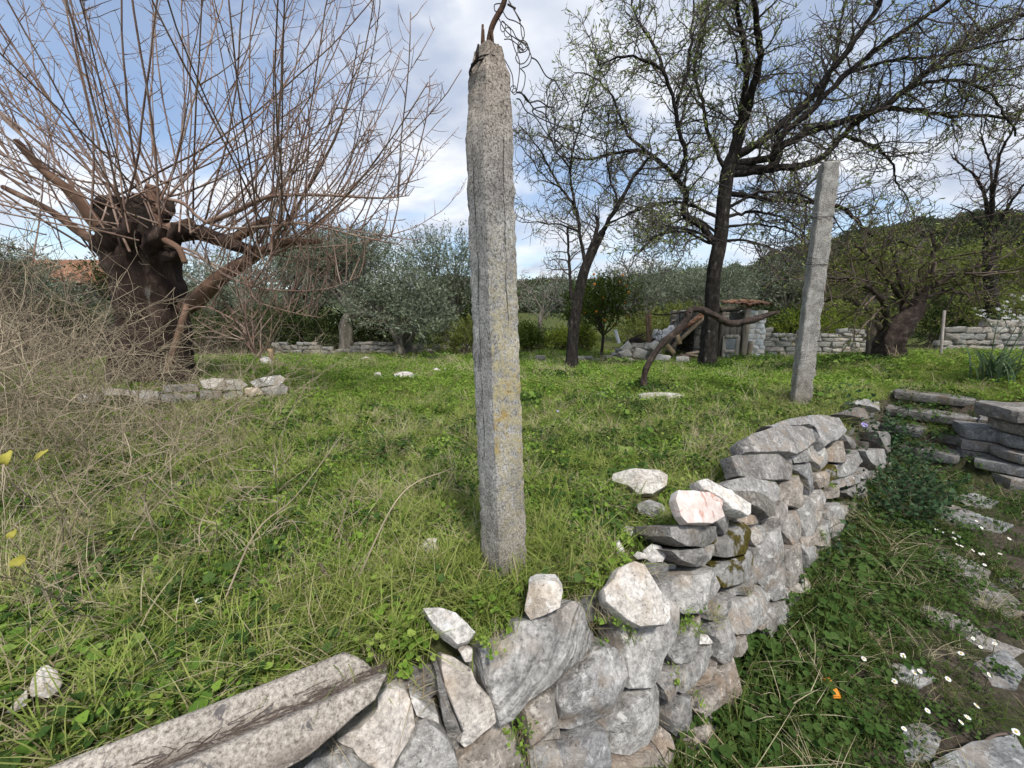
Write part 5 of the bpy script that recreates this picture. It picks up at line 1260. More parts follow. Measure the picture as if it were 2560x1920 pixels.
def stick(pts, r, lab, mat='brown_twig'):
    tb = Tubes(); tb.add(smooth_path(pts, 10), r, 6); tag(tb.obj('stick', M[mat]), lab, 'stick')
q = on_ground(842, 1490); stick([q, at(820, 1445, q[1] + .03), at(797, 1405, q[1] + .06)], .010, 'short dark brown stick standing slanted in the grass')
q = on_ground(1932, 1012); stick([q + np.array([0, 0, .02]), at(1925, 1003, q[1]), at(1916, 992, q[1] + .03)], .02, 'short black stick in the grass left of the leaning post', 'dead_wood')
q = on_ground(2440, 1860); stick([on_ground(2440, 1880) + np.array([0, 0, .03]), on_ground(2480, 1862) + np.array([0, 0, .05]), on_ground(2530, 1852) + np.array([0, 0, .04])], .005, 'thin bent twig lying on the path in the corner')

# house glimpsed through the thicket
hc = np.array([-27.5, 23.5, gz(-27.5, 23.5) - 1.0])
house = tag(empty('house', tuple(hc)), 'pale house with an orange tiled roof glimpsed behind the mulberry', 'house')
def boxmesh(name, mat, lo, hi, parent):
    x0, y0, z0 = lo; x1, y1, z1 = hi
    V = np.array([(x0, y0, z0), (x1, y0, z0), (x1, y1, z0), (x0, y1, z0), (x0, y0, z1), (x1, y0, z1), (x1, y1, z1), (x0, y1, z1)], float) + hc
    return add_obj(name, V, [np.array([(0, 1, 5, 4), (1, 2, 6, 5), (2, 3, 7, 6), (3, 0, 4, 7), (4, 5, 6, 7), (3, 2, 1, 0)])], M[mat], parent, smooth=False)
boxmesh('wall', 'plaster', (-3.5, -2.5, -.3), (3.8, 3, 4.1), house)
for x in (-2.2, .2, 2.4):
    w_ = boxmesh('window', 'timber', (x - .5, -2.56, 1.5), (x + .5, -2.48, 2.9), house)
    boxmesh('pane', 'dark_glass', (x - .4, -2.58, 1.6), (x + .4, -2.565, 2.8), w_)
V = np.array([(-4, -3, 4.0), (4.3, -3, 4.0), (4.3, .2, 5.3), (-4, .2, 5.3), (4.3, 3.5, 4.0), (-4, 3.5, 4.0), (-4, -3, 3.85), (4.3, -3, 3.85), (4.3, 3.5, 3.85), (-4, 3.5, 3.85)], float) + hc
add_obj('roof', V, [np.array([(0, 1, 2, 3), (3, 2, 4, 5), (6, 7, 1, 0), (4, 8, 9, 5), (9, 8, 7, 6)]), np.array([(1, 7, 8), (1, 8, 4), (1, 4, 2), (0, 5, 9), (0, 9, 6), (0, 3, 5)])], M['rooftile'], house, smooth=False)
for k in range(28):
    tb = Tubes(); x = -3.9 + k * .295
    tb.add([hc + np.array([x, -3.02, 4.03]), hc + np.array([x, .2, 5.34])], .11, 8); o = tb.obj('roof_tile_row', M['rooftile'], house); o.color = (*rtint(.85, 1.15), 1)
# ------------------------------------------------------------------ trees
def unit(v): return v / (np.linalg.norm(v) + 1e-9)
def shoot(r, p, d, L, n, wander, up, gravity=0.0):
    """a growing stem: n points, direction drifting by `wander`, pulled upwards by `up`"""
    P = [np.array(p, float)]; d = unit(np.array(d, float)); st = L / (n - 1)
    for i in range(n - 1):
        d = unit(d + r.normal(size=3) * wander + np.array([0, 0, up]) - np.array([0, 0, gravity * i / n]))
        P.append(P[-1] + d * st)
    return np.array(P)

def knobbly_trunk(ctrl, radii, sides, n, seed, lump=0.12, flute=0.0, flare=1.0):
    P = smooth_path(ctrl, n); rad = np.interp(np.linspace(0, 1, n), np.linspace(0, 1, len(radii)), radii)
    V = []; ang = np.linspace(0, 2 * math.pi, sides, endpoint=False)
    t = np.gradient(P, axis=0); t /= np.linalg.norm(t, axis=1, keepdims=True)
    for i in range(n):
        a = unit(np.cross(t[i], [0.1, 1.0, 0.05])); b = np.cross(t[i], a)
        for q in ang:
            rr_ = rad[i] * (1 + lump * nz(math.cos(q) * 1.8 + seed, math.sin(q) * 1.8, i * .10) + lump * .6 * nz(math.cos(q) * 5 + seed, math.sin(q) * 5, i * .3) + flute * math.sin(q * 5 + i * .12 + seed) + flute * .6 * math.sin(q * 9 - i * .2))
            if i < n * .15: rr_ *= 1 + (flare - 1) * (1 - i / (n * .15)) ** 2 * (1 + .35 * math.sin(q * 4 + seed))
            V.append(P[i] + rr_ * (math.cos(q) * a + math.sin(q) * b))
    V.append(P[-1]); k = np.arange(sides); k1 = (k + 1) % sides
    Q = np.concatenate([np.stack([i * sides + k, i * sides + k1, (i + 1) * sides + k1, (i + 1) * sides + k], 1) for i in range(n - 1)])
    T = np.stack([(n - 1) * sides + k, (n - 1) * sides + k1, np.full(sides, len(V) - 1)], 1)
    return np.array(V), [Q, T]

# --- pollarded mulberry
mb = on_ground(385, 950); mb[2] -= .05
MY = mb[1]
mul = tag(empty('mulberry_tree', tuple(mb)), 'pollarded bare mulberry with a thick dark trunk and long upright shoots', 'tree')
Z6 = crop(250, 450, 3.318)
def mp(x, y, dy=0.0): return at(*Z6([(x, y)])[0], MY + dy)
V, F = knobbly_trunk([mb, mp(455, 1350), mp(420, 1050), mp(370, 800), mp(330, 600), mp(320, 430)], [.47, .43, .40, .40, .43, .40], 40, 60, 2.2, .16, .035, 1.2)
add_obj('trunk', V, F, M['mulberry_bark'], mul, origin=mb)
def mlimb(ctrl, r0, r1, mat, name='limb', n=24, sides=12, lump=.12):
    V, F = knobbly_trunk([mp(*c) for c in ctrl], [r0, (r0 + r1) / 2, r1], sides, n, r0 * 37, lump)
    return add_obj(name, V, F, M[mat], mul, origin=V.mean(0))
mlimb([(220, 560), (190, 350), (170, 160)], .32, .22, 'dead_wood', 'rotten_stub', lump=.35)
mlimb([(300, 500), (330, 350), (350, 200, .1)], .28, .18, 'dead_wood', 'rotten_stub', lump=.35)
mlimb([(430, 520, .1), (480, 330, .1), (440, 190, .15), (440, 60, .2)], .15, .08, 'mulberry_limb')
mlimb([(520, 430), (650, 400, -.1), (760, 350, -.15)], .10, .06, 'mulberry_limb')
mlimb([(480, 470, -.3), (560, 510, -.45), (650, 570, -.5), (705, 690, -.5)], .045, .03, 'mulberry_limb', lump=.3)
mlimb([(600, 450), (800, 430, -.1), (950, 480, -.2), (1150, 550, -.2), (1300, 600, -.2)], .12, .07, 'mulberry_bark')
mlimb([(640, 1080, .1), (800, 1000, 0), (950, 850, -.05), (1100, 740, -.1), (1250, 650, -.15), (1350, 590, -.2)], .12, .065, 'mulberry_limb')
mlimb([(1100, 500, -.15), (1200, 440, -.2), (1350, 350, -.2), (1435, 320, -.2)], .06, .045, 'mulberry_limb')
mlimb([(1350, 590, -.2), (1480, 530, -.2), (1640, 515, -.2), (1825, 510, -.2)], .06, .035, 'mulberry_limb')
mlimb([(120, 560, -.2), (60, 480, -.3), (-60, 330, -.4), (-220, 120, -.5), (-480, -90, -.6), (-700, -330, -.7)], .095, .035, 'mulberry_limb', n=36)
mlimb([(150, 600, .2), (20, 530, .2), (-150, 440, .3), (-420, 250, .4), (-800, 60, .5)], .085, .035, 'mulberry_limb', n=36)
for (c0_, c1_, c2_, ra) in [((130, 560, -.3), (60, 470, -.4), (40, 380, -.4), .14), ((250, 520, -.4), (230, 420, -.5), (250, 330, -.5), .13), ((420, 560, -.35), (470, 480, -.45), (500, 390, -.45), .12), ((560, 520, -.2), (630, 450, -.2), (640, 360, -.2), .12), ((480, 330, .1), (560, 250, .1), (560, 150, .1), .11), ((300, 330, .2), (330, 230, .2), (300, 120, .2), .12), ((90, 640, 0), (0, 560, 0), (-40, 470, 0), .11), ((520, 620, -.3), (600, 640, -.4), (660, 600, -.45), .09)]:
    mlimb([c0_, c1_, c2_], ra * .95, ra * .5, 'mulberry_bark', 'pollard_knob', 16, 14, .4)
r = np.random.default_rng(21)
tb = Tubes(); fine = Tubes(); nsh = 0
def add_shoot(p, d, L, r0, n=16, wander=.045, up=.05, side=True):
    P = shoot(r, p, d, L, n, wander, up)
    rad = np.linspace(r0, .0045, n)
    tb.add(P, rad, 5)
    if side:
        for i in range(3, n):
            for _ in range(2 if i > n // 2 else 1):
                if r.uniform() < .80:
                    f = r.uniform(); q = P[i - 1] * (1 - f) + P[i] * f
                    dd = unit(P[i] - P[i - 1]); o = unit(np.cross(dd, r.normal(size=3)))
                    ll = r.uniform(.08, .34) * (1.6 if r.uniform() < .2 else 1)
                    S = shoot(r, q, dd * .55 + o, ll, 4, .12, .12)
                    fine.add(S, [.0048, .004, .0032, .002], 3)
                    if ll > .3:
                        fine.add(shoot(r, S[2], unit(S[3] - S[1]) + .8 * r.normal(size=3), .12, 3, .1, .1), [.0035, .003, .002], 3)
    return P
heads = [(190, 200, 0), (330, 230, .1), (440, 70, .2), (540, 330, 0), (120, 480, -.2), (700, 420, -.1), (320, 420, -.5), (400, 470, -.5), (220, 500, -.5), (560, 180, .3)]
for k in range(66):
    h = heads[r.integers(len(heads))]; p = mp(*h) + r.normal(size=3) * np.array([.22, .2, .10])
    az = r.uniform(-math.pi, math.pi); el = r.choice([r.uniform(.05, .6), r.uniform(.5, 1.3), r.uniform(.8, 1.3)])
    d = np.array([math.cos(az) * math.cos(el), math.sin(az) * math.cos(el) * .8, math.sin(el)])
    L = r.uniform(2.6, 5.4); add_shoot(p, d, L, r.uniform(.007, .016), 18, .045, .035)
right = [(1150, 550, -.2), (1300, 600, -.2), (1350, 590, -.2), (1430, 540, -.2), (1250, 650, -.15), (1500, 530, -.2), (1640, 515, -.2), (950, 480, -.2), (800, 430, -.1)]
for k in range(46):
    h = right[r.integers(len(right))]; p = mp(*h) + r.normal(size=3) * .05
    el = r.uniform(-.15, 1.25); az = r.uniform(-1.25, 1.25)
    d = np.array([math.cos(az) * math.cos(el), math.sin(az) * math.cos(el), math.sin(el)])
    add_shoot(p, d, r.uniform(1.6, 4.2) , r.uniform(.006, .014), 16, .05, .055)
for k in range(26):
    i = r.integers(3); base = [(-480, -90, -.6), (-420, 250, .4), (-150, 440, .3)][i]
    p = mp(*base) + r.normal(size=3) * .25
    el = r.uniform(.2, 1.3); az = r.uniform(1.8, 4.4)
    add_shoot(p, [math.cos(az) * math.cos(el), math.sin(az) * math.cos(el), math.sin(el)], r.uniform(1.8, 4), r.uniform(.007, .016), 16, .05, .05)
# long traced shoots that give the fan its outline
for ctrl, r0 in [([(900, 350), (1150, 250), (1400, 140), (1825, 125), (2300, 150), (2560, 130)], .034), ([(560, 160), (700, 200), (860, 340), (1100, 400), (1400, 380), (1700, 350), (2100, 420), (2600, 500)], .024),
                 ([(480, 540), (760, 590), (1040, 790), (1300, 890), (1600, 920), (1900, 900), (2150, 800)], .018), ([(600, 560), (900, 680), (1200, 820), (1300, 1000), (1600, 1100), (1825, 1140)], .012),
                 ([(1420, 580), (1440, 450), (1560, 360), (1825, 390), (2200, 480), (2500, 540)], .026), ([(700, 1080), (900, 1060), (1190, 1220), (1210, 1350), (1330, 1480)], .012)]:
    P = smooth_path([mp(c[0], c[1], -.25 - .0003 * c[0]) for c in ctrl], 40); tb.add(P, np.linspace(r0, .005, 40), 5)
    for i in range(6, 40):
        for _ in range(2):
            if r.uniform() < .6:
                dd = unit(P[i] - P[i - 1]); L = r.choice([r.uniform(.1, .3), r.uniform(.5, 1.6)], p=[.7, .3])
                if L < .4: fine.add(shoot(r, P[i], dd * .5 + r.normal(size=3) * .5 + np.array([0, 0, .7]), L, 4, .1, .1), [.005, .004, .003, .002], 3)
                else: add_shoot(P[i], dd * .5 + r.normal(size=3) * .25 + np.array([0, 0, .9]), L, .009, 10, .05, .06)
mlimb([(555, 1600, -.35), (620, 1400, -.35), (690, 1150, -.3), (720, 1040, -.2)], .05, .035, 'mulberry_limb', 'prop_branch')
tb.obj('shoots', M['mulberry_shoot'], mul, origin=mb)['kind'] = 'stuff'
fine.obj('twigs', M['mulberry_shoot'], mul, origin=mb)['kind'] = 'stuff'

# --- almonds: limbs follow the photograph, twigs and young leaves grow from them
def almond(label, trunk, trunk_r, limbs, Y, cr, seed, sec_step=.12, sec_len=(.5, 1.5), leafy=.5, leaf_fn=None, leaf_size=.055, spread=.6, twig_mat='almond_twig', bark='almond_bark', leaf_mat='almond_leaf', tert=(.05, .10), name='almond_tree', flare=1.3, flute=.03, lump=.14):
    r = np.random.default_rng(seed)
    base = np.array(at(*cr([trunk[0]])[0], Y)); g = gz(base[0], base[1]); 
    root = tag(empty(name, (base[0], base[1], g)), label, 'tree')
    ctrl = [at(*cr([c])[0], Y) for c in trunk]; ctrl[0] = np.array([ctrl[0][0], ctrl[0][1], g - .08])
    V, F = knobbly_trunk(ctrl, trunk_r, 26, 46, seed * 1.7, lump, flute, flare)
    add_obj('trunk', V, F, M[bark], root, origin=(base[0], base[1], g))
    lt = Tubes(); tw = Tubes(); lp, ld = [], []
    for li, (pts, r0, r1) in enumerate(limbs):
        dy0, dy1 = r.uniform(-.15, .15), r.uniform(-1, 1) * spread * 1.6
        m = len(pts)
        C = [at(*cr([c])[0], Y + dy0 * 0 + dy1 * (i / (m - 1)) ** 1.3) for i, c in enumerate(pts)]
        L = sum(np.linalg.norm(C[i + 1] - C[i]) for i in range(m - 1)); n = max(12, int(L / .12))
        P = smooth_path(C, n); P[2:] += .012 * r.normal(size=(n - 2, 3))
        rad = np.linspace(r0 * .78, r1 * .8, n) * (1 + .08 * np.sin(np.arange(n) * 1.3))
        lt.add(P, rad, 9)
        k = 0.0
        for i in range(3, n):
            k += np.linalg.norm(P[i] - P[i - 1])
            while k > sec_step:
                k -= sec_step * r.uniform(.7, 1.3)
                d = unit(P[i] - P[i - 1]); o = unit(np.cross(d, r.normal(size=3)))
                Ls = r.uniform(*sec_len) * (1 - .35 * i / n)
                ns = max(5, int(Ls / .10))
                S = shoot(r, P[i], d * r.uniform(.1, .9) + o + np.array([0, 0, r.uniform(-.25, .6)]), Ls, ns, .17, .02)
                rs = min(rad[i] * .55, .016 + .006 * Ls)
                tw.add(S, np.linspace(rs, .007, ns), 4)
                kk = 0.0
                for j in range(1, ns):
                    kk += Ls / (ns - 1)
                    while kk > 0:
                        kk -= r.uniform(*tert)
                        dd = unit(S[j] - S[j - 1]); oo = unit(np.cross(dd, r.normal(size=3)))
                        Lt = r.uniform(.12, .46); T = shoot(r, S[j], dd * .6 + oo, Lt, 5, .22, .03)
                        tw.add(T, np.linspace(.0068, .0042, 5), 3)
                        if r.uniform() < .55:
                            tw.add(shoot(r, T[2], unit(T[3] - T[1]) * .5 + r.normal(size=3), r.uniform(.08, .24), 3, .2, .02), [.0055, .0046, .0038], 3)
                        lf = leafy * (leaf_fn(T[-1]) if leaf_fn else 1.0)
                        for q in T[1:]:
                            c = r.poisson(lf)
                            for _ in range(c):
                                lp.append(q + r.normal(size=3) * .012); ld.append(unit(dd * .5 + r.normal(size=3) * .8))
    lt.obj('limbs', M[bark], root, origin=(base[0], base[1], g))
    tw.obj('twigs', M[twig_mat], root, origin=(base[0], base[1], g))['kind'] = 'stuff'
    if lp:
        v, f = leaf_arrays(np.array(lp), np.array(ld), r, leaf_size, leaf_size * .3)
        add_obj('foliage', v, [f], M[leaf_mat], root, origin=(base[0], base[1], g), smooth=False)['kind'] = 'stuff'
    return root
YB = on_ground(1768, 922)[1]; YA = on_ground(1428, 922)[1]
sh4 = lambda L: [(x, y) for x, y in L]
to4 = lambda L: [(x - 600 * 1.659, y) for x, y in L]      # outlines measured in the neighbouring crop
limbsB = [
 ([(225,650),(270,480),(300,380),(330,250),(320,100),(300,-60)], .13, .05), ([(215,640),(250,480),(275,330),(270,200),(240,60),(230,-80)], .10, .04),
 ([(225,650),(330,590),(420,520),(540,410),(600,330),(700,200),(800,60),(850,-60)], .12, .05), ([(230,680),(380,650),(420,570),(560,440),(700,300),(850,180),(1000,80),(1180,-40)], .11, .04),
 ([(220,700),(380,690),(430,600),(560,540),(680,500),(800,460),(900,400),(1050,280),(1180,180),(1300,110),(1480,40)], .11, .04), ([(215,720),(380,700),(480,690),(580,660),(680,560),(760,490),(850,450),(960,455),(1100,480),(1250,480),(1440,500)], .11, .03),
 ([(850,450),(950,370),(1080,330),(1180,340),(1280,390),(1340,460),(1400,560)], .05, .02), ([(680,560),(820,620),(880,680),(900,760),(950,830)], .045, .015), ([(190,800),(400,830),(640,850),(720,900),(800,980),(900,1000),(1000,1040),(1150,1110)], .07, .02),
 (to4([(1130,1000),(1080,930),(1010,890),(1020,800),(980,740),(930,690),(870,640),(800,625),(700,640),(600,660),(520,650)]), .10, .025),
 (to4([(980,740),(1020,650),(990,550),(975,450),(930,300),(850,250),(760,230),(660,270)]), .07, .02), (to4([(980,430),(1020,330),(1040,200),(1050,60),(1060,-60)]), .05, .02),
 (to4([(930,300),(880,180),(820,80),(780,-40)]), .045, .02), (to4([(870,640),(780,560),(740,460),(700,380),(640,320),(560,300)]), .045, .015), (to4([(1150,900),(1060,860),(960,840),(860,860),(760,900)]), .05, .015),
 ([(200,720),(120,560),(90,420),(60,280),(100,120),(130,-40)], .06, .02), ([(560,440),(640,260),(660,120),(700,-40)], .05, .02), ([(1050,280),(1200,270),(1330,290),(1440,270)], .04, .015), ([(700,300),(900,250),(1100,230),(1300,180),(1460,150)], .045, .015),
 (to4([(1120,1010),(1000,960),(900,980),(820,1050),(780,1130)]), .04, .01), (to4([(1140,960),(1050,900),(960,930),(900,1010)]), .04, .01), ([(200,860),(330,800),(470,800),(600,860),(680,960)], .045, .012), ([(190,940),(320,930),(450,960),(560,1050)], .04, .01), ([(190,900),(300,880),(420,900),(520,980),(560,1080)], .05, .012), ([(150,1020),(60,960),(-40,950),(-140,1000)], .05, .012), ([(170,1000),(280,1000),(400,1040),(470,1120)], .045, .012)]
leafB = lambda p: 1.25 if p[0] < 5.2 and p[2] > 2.4 else (.55 if p[2] > 3 else .35)
almond('big dark almond tree with spreading twiggy crown in front of the shed', [(110,1530),(130,1350),(140,1150),(165,1000),(180,850),(200,700),(230,620)], [.19, .155, .148, .155, .14, .135, .11], limbsB, YB, AR4, 31, .115, (.5, 1.5), .42, leafB, .095, .9, tert=(.045, .09))
limbsA = [
 ([(600,1090),(580,950),(560,860),(500,780),(450,690),(400,600),(330,520)], .055, .014), ([(605,1080),(650,960),(650,900)], .07, .05), ([(660,1000),(690,930),(740,850),(800,740),(860,660),(900,640)], .08, .03),
 ([(545,1240),(535,1080),(530,940)], .055, .03), ([(560,860),(540,700),(560,600),(600,450),(640,340)], .04, .012), ([(690,930),(760,900),(850,850),(940,840)], .035, .012), ([(580,960),(480,930),(400,920),(340,920)], .03, .010), ([(740,850),(700,720),(690,600),(700,480)], .035, .012), ([(540,700),(470,600),(440,500),(460,380)], .025, .01), ([(500,780),(430,730),(370,650),(330,600)], .02, .01)]
almond('leaning almond tree with a dark forked trunk right of the tall post', [(545,1530),(550,1400),(575,1230),(600,1120),(640,1030),(675,960)], [.155, .13, .118, .11, .09, .075], limbsA, YA, AR3, 32, .12, (.4, 1.1), .34, lambda p: 1.0, .085, .5)
YC = 15.5
limbsC = [([(1285,1000),(1270,830),(1230,740),(1160,680),(1120,640)], .09, .02), ([(1285,950),(1300,800),(1330,640),(1390,520),(1440,400)], .09, .02), ([(1280,980),(1200,880),(1120,850)], .06, .015), ([(1290,1000),(1360,860),(1430,760),(1500,700)], .08, .02), ([(1285,900),(1290,700),(1250,560),(1260,420)], .06, .015), ([(1290,1050),(1400,980),(1500,960)], .05, .015)]
almond('bare dark tree behind the tall stone wall at the edge', [(1290,1480),(1290,1200),(1280,1080),(1285,950)], [.24, .2, .18, .14], limbsC, YC, AR4, 33, .19, (.7, 1.9), .015, None, .07, 1.0, 'brown_twig', tert=(.08, .16), name='bare_tree')
# fig, pale and leafless
almond('pale leafless fig tree behind the meadow, right of the tall post', [(420,1400),(415,1340),(425,1290)], [.12, .10, .09], [([(425,1300),(390,1230),(350,1180),(335,1140)], .06, .015), ([(425,1300),(430,1220),(410,1150)], .05, .015), ([(425,1300),(470,1230),(500,1170),(510,1130)], .05, .015), ([(430,1320),(480,1270),(530,1240)], .04, .012), ([(415,1320),(360,1270),(330,1240)], .04, .012)], 17.0, AR3, 34, .22, (.6, 1.5), 0.0, None, .07, .5, 'grey_twig', 'olive_bark', tert=(.10, .2), name='fig_tree')
# gnarled old tree by the gate
YG = on_ground(2235, 893)[1]
Zg = lambda L: AR4(L)
limbsG = [([(880,1390),(960,1310),(1010,1220),(1100,1150),(1220,1110),(1320,1060)], .12, .03), ([(860,1360),(840,1250),(760,1180),(680,1150),(600,1160)], .08, .02), ([(890,1370),(930,1250),(900,1120),(880,1000)], .08, .02), ([(940,1320),(1010,1180),(1050,1050),(1040,950)], .09, .02), ([(840,1330),(740,1260),(650,1240),(560,1260)], .07, .02), ([(1000,1240),(1100,1210),(1200,1220),(1300,1200)], .06, .015), ([(930,1250),(850,1150),(780,1060),(720,1010)], .06, .015)]
almond('squat hollow-trunked old tree with a wide spring-green crown by the gate post', [(872,1482),(868,1440),(880,1400),(915,1350),(960,1300),(1005,1225)], [.25, .22, .21, .20, .15, .07], limbsG, YG, AR4, 35, .14, (.6, 1.7), 1.3, None, .075, 1.3, 'brown_twig', 'vine_bark', 'wood_leaf', tert=(.07, .14), name='old_tree', flare=1.15, flute=.15, lump=.22)

# --- leafy crowns
def crown_arrays(r, c, rx, ry, rz, n_sprig, leaves, llen, lw, lumps=9, sprig=.35, core=.35, upright=.5):
    """sprigs of leaves held in lumps through the crown's volume, with gaps between the lumps"""
    c = np.array(c, float)
    ld = r.normal(size=(lumps, 3)); ld /= np.linalg.norm(ld, axis=1, keepdims=True); ld[:, 2] = np.abs(ld[:, 2]) * 1.1 - .35
    lc = ld * r.uniform(.45, .78, (lumps, 1)); lr = r.uniform(.30, .55, lumps)
    k = r.integers(0, lumps, n_sprig)
    q = r.normal(size=(n_sprig, 3)); q /= np.linalg.norm(q, axis=1, keepdims=True); q *= (r.uniform(core, 1, (n_sprig, 1)) ** .5)
    s = lc[k] + q * lr[k][:, None]
    out = unit_rows(q + .8 * s + np.array([0, 0, upright]) + .35 * r.normal(size=s.shape))
    S = c + s * np.array([rx, ry, rz])
    t = np.tile(np.linspace(0, 1, leaves), n_sprig)[:, None]
    P = np.repeat(S, leaves, 0) + np.repeat(out, leaves, 0) * t * sprig * r.uniform(.6, 1.3, (n_sprig * leaves, 1))
    D = np.repeat(out, leaves, 0) * .7 + r.normal(size=(n_sprig * leaves, 3)) * .65
    v, f = leaf_arrays(P, D, r, llen, lw)
    return v, f, S, lc * np.array([rx, ry, rz]) + c
def unit_rows(a): return a / (np.linalg.norm(a, axis=1, keepdims=True) + 1e-9)
def leafy_tree(name, label, base, trunk_h, trunk_r, rx, ry, rz, n_sprig, leaf_mat, llen, lw, seed, bark='olive_bark', cz=None, leaves=9, lumps=9, sprig=.35, group=None, cat='tree', upright=.5, trunk_ctrl=None, core=.35):
    r = np.random.default_rng(seed)
    base = np.array([base[0], base[1], gz(base[0], base[1]) if len(base) < 3 else base[2]])
    root = tag(empty(name, tuple(base)), label, cat, group)
    c = base + np.array([0, 0, (trunk_h + rz * .7) if cz is None else cz])
    v, f, S, lc = crown_arrays(r, c, rx, ry, rz, n_sprig, leaves, llen, lw, lumps, sprig, core, upright)
    add_obj('foliage', v, [f], M[leaf_mat], root, origin=base, smooth=False)['kind'] = 'stuff'
    if trunk_r > 0:
        ctrl = trunk_ctrl if trunk_ctrl is not None else [base - np.array([0, 0, .1]), base + np.array([r.uniform(-.1, .1), 0, trunk_h * .5]), base + np.array([r.uniform(-.15, .15), 0, trunk_h])]
        V, F = knobbly_trunk(ctrl, [trunk_r, trunk_r * .85, trunk_r * .7], 14, 20, seed * .7, .16, .05, 1.4)
        add_obj('trunk', V, F, M[bark], root, origin=base)
        tb = Tubes(); top = np.array(ctrl[-1])
        for q in lc:
            mid = (top + q) / 2 + r.normal(size=3) * .12
            P = smooth_path([top - np.array([0, 0, .1]), mid, q], 10); tb.add(P, np.linspace(trunk_r * .5, .015, 10), 6)
            for _ in range(5):
                e = q + r.normal(size=3) * np.array([rx, ry, rz]) * .22; tb.add(smooth_path([P[6], (P[6] + e) / 2 + r.normal(size=3) * .06, e], 6), np.linspace(.02, .006, 6), 4)
        tb.obj('branches', M[bark], root, origin=base)
    else:
        tb = Tubes()
        for _ in range(26):
            e = S[r.integers(len(S))]; tb.add(smooth_path([base + np.array([r.normal() * rx * .2, r.normal() * ry * .2, -.05]), (base + e) / 2 + r.normal(size=3) * .15, e], 7), np.linspace(.022, .006, 7), 4)
        tb.obj('stems', M['brown_twig'], root, origin=base)['kind'] = 'stuff'
    return root
ob = on_ground(868, 884)
OY = ob[1]
def op(x, y, dy=0): return at(*AZ7([(x, y)])[0], OY + dy)
oc = op(1330, 430, .6)
leafy_tree('olive_tree', 'olive tree with a curved pale trunk standing in the meadow', (ob[0], ob[1]), 1.1, .26, 2.2, 1.2, 1.0, 1900, 'olive_leaf', .085, .027, 51, trunk_ctrl=[op(905, 1370), op(890, 1150), op(900, 1040), op(960, 960)], cz=oc[2] - ob[2], leaves=12, lumps=14, sprig=.36)
om = bpy.data.objects['olive_tree']
V, F = knobbly_trunk([op(940, 1000), op(1050, 950), op(1130, 985), op(1215, 1010), op(1240, 900)], [.15, .13, .11, .09], 12, 26, 3.3, .15, .04)
add_obj('limb', V, F, M['olive_bark'], om, origin=V.mean(0))
V, F = knobbly_trunk([op(930, 1000), op(970, 860), op(1000, 780), op(1050, 715)], [.16, .13, .10, .06], 12, 22, 5.3, .15, .04)
add_obj('limb', V, F, M['olive_bark'], om, origin=V.mean(0))
V, F = knobbly_trunk([op(960, 970), op(1080, 900), op(1130, 800), op(1250, 780)], [.12, .10, .07], 12, 22, 6.3, .15, .04)
add_obj('limb', V, F, M['olive_bark'], om, origin=V.mean(0))
def gx_at(px, Y): return at(px, 900, Y)[0]
for k, (px, Y, h, rx, rz, lab, up) in enumerate([
  (1000, 13.2, .4, 1.9, 1.55, 'low silvery olive filling the space right of the curved trunk', .6),
  (1120, 17.5, 1.2, 2.2, 2.6, 'tall olive tree right behind the tall post', .9),
  (930, 19.0, 1.3, 2.6, 2.6, 'olive crown rising above the curved olive', .9),
  (720, 17.5, 1.2, 2.8, 2.3, 'olive tree seen through the mulberry shoots', .8),
  (1600, 20.0, .8, 2.9, 2.0, 'grey olive tree behind the orange tree', .6), (1800, 19.5, .8, 2.6, 1.9, 'grey olive tree behind the shed', .6), (560, 20.0, 1.0, 3.2, 2.1, 'farther olive behind the mulberry trunk', .7), (30, 19.0, 1.2, 3.4, 2.5, 'olive tree standing before the house', .7), (800, 21.5, 1.4, 3.0, 2.7, 'far olive between the mulberry and the curved olive', .9)]):
    leafy_tree('olive_tree', lab, (gx_at(px, Y), Y), h, .2, rx, rx * .8, rz, 1250, 'olive_leaf', .12, .036, 60 + k, leaves=10, lumps=12, sprig=.5, group='olive trees at the back', upright=up)
# orange tree with fruit
obx = at(1502, 880, 12.6); ot = leafy_tree('orange_tree', 'small round orange tree with fruit behind the rubble line', (obx[0], 12.6), .85, .055, 1.05, .95, 1.25, 1000, 'citrus_leaf', .09, .036, 71, 'vine_bark', leaves=8, lumps=11, sprig=.25)
r = np.random.default_rng(72); oz = np.array([obx[0], 12.6, gz(obx[0], 12.6) + 1.9])
for k in range(16):
    d = unit(r.normal(size=3)); d[1] = -abs(d[1]); p = oz + d * np.array([.95, .85, .95])
    n = 8; V = []; Q = []
    for i in range(6):
        for j in range(8):
            a, b = math.pi * i / 5, 2 * math.pi * j / 8; V.append(p + .042 * np.array([math.sin(a) * math.cos(b), math.sin(a) * math.sin(b), math.cos(a) * .95]))
    for i in range(5):
        for j in range(8): Q.append((i * 8 + j, i * 8 + (j + 1) % 8, i * 8 + 8 + (j + 1) % 8, i * 8 + 8 + j))
    add_obj('orange', np.array(V), [np.array(Q)], M['orange'], ot, origin=p)
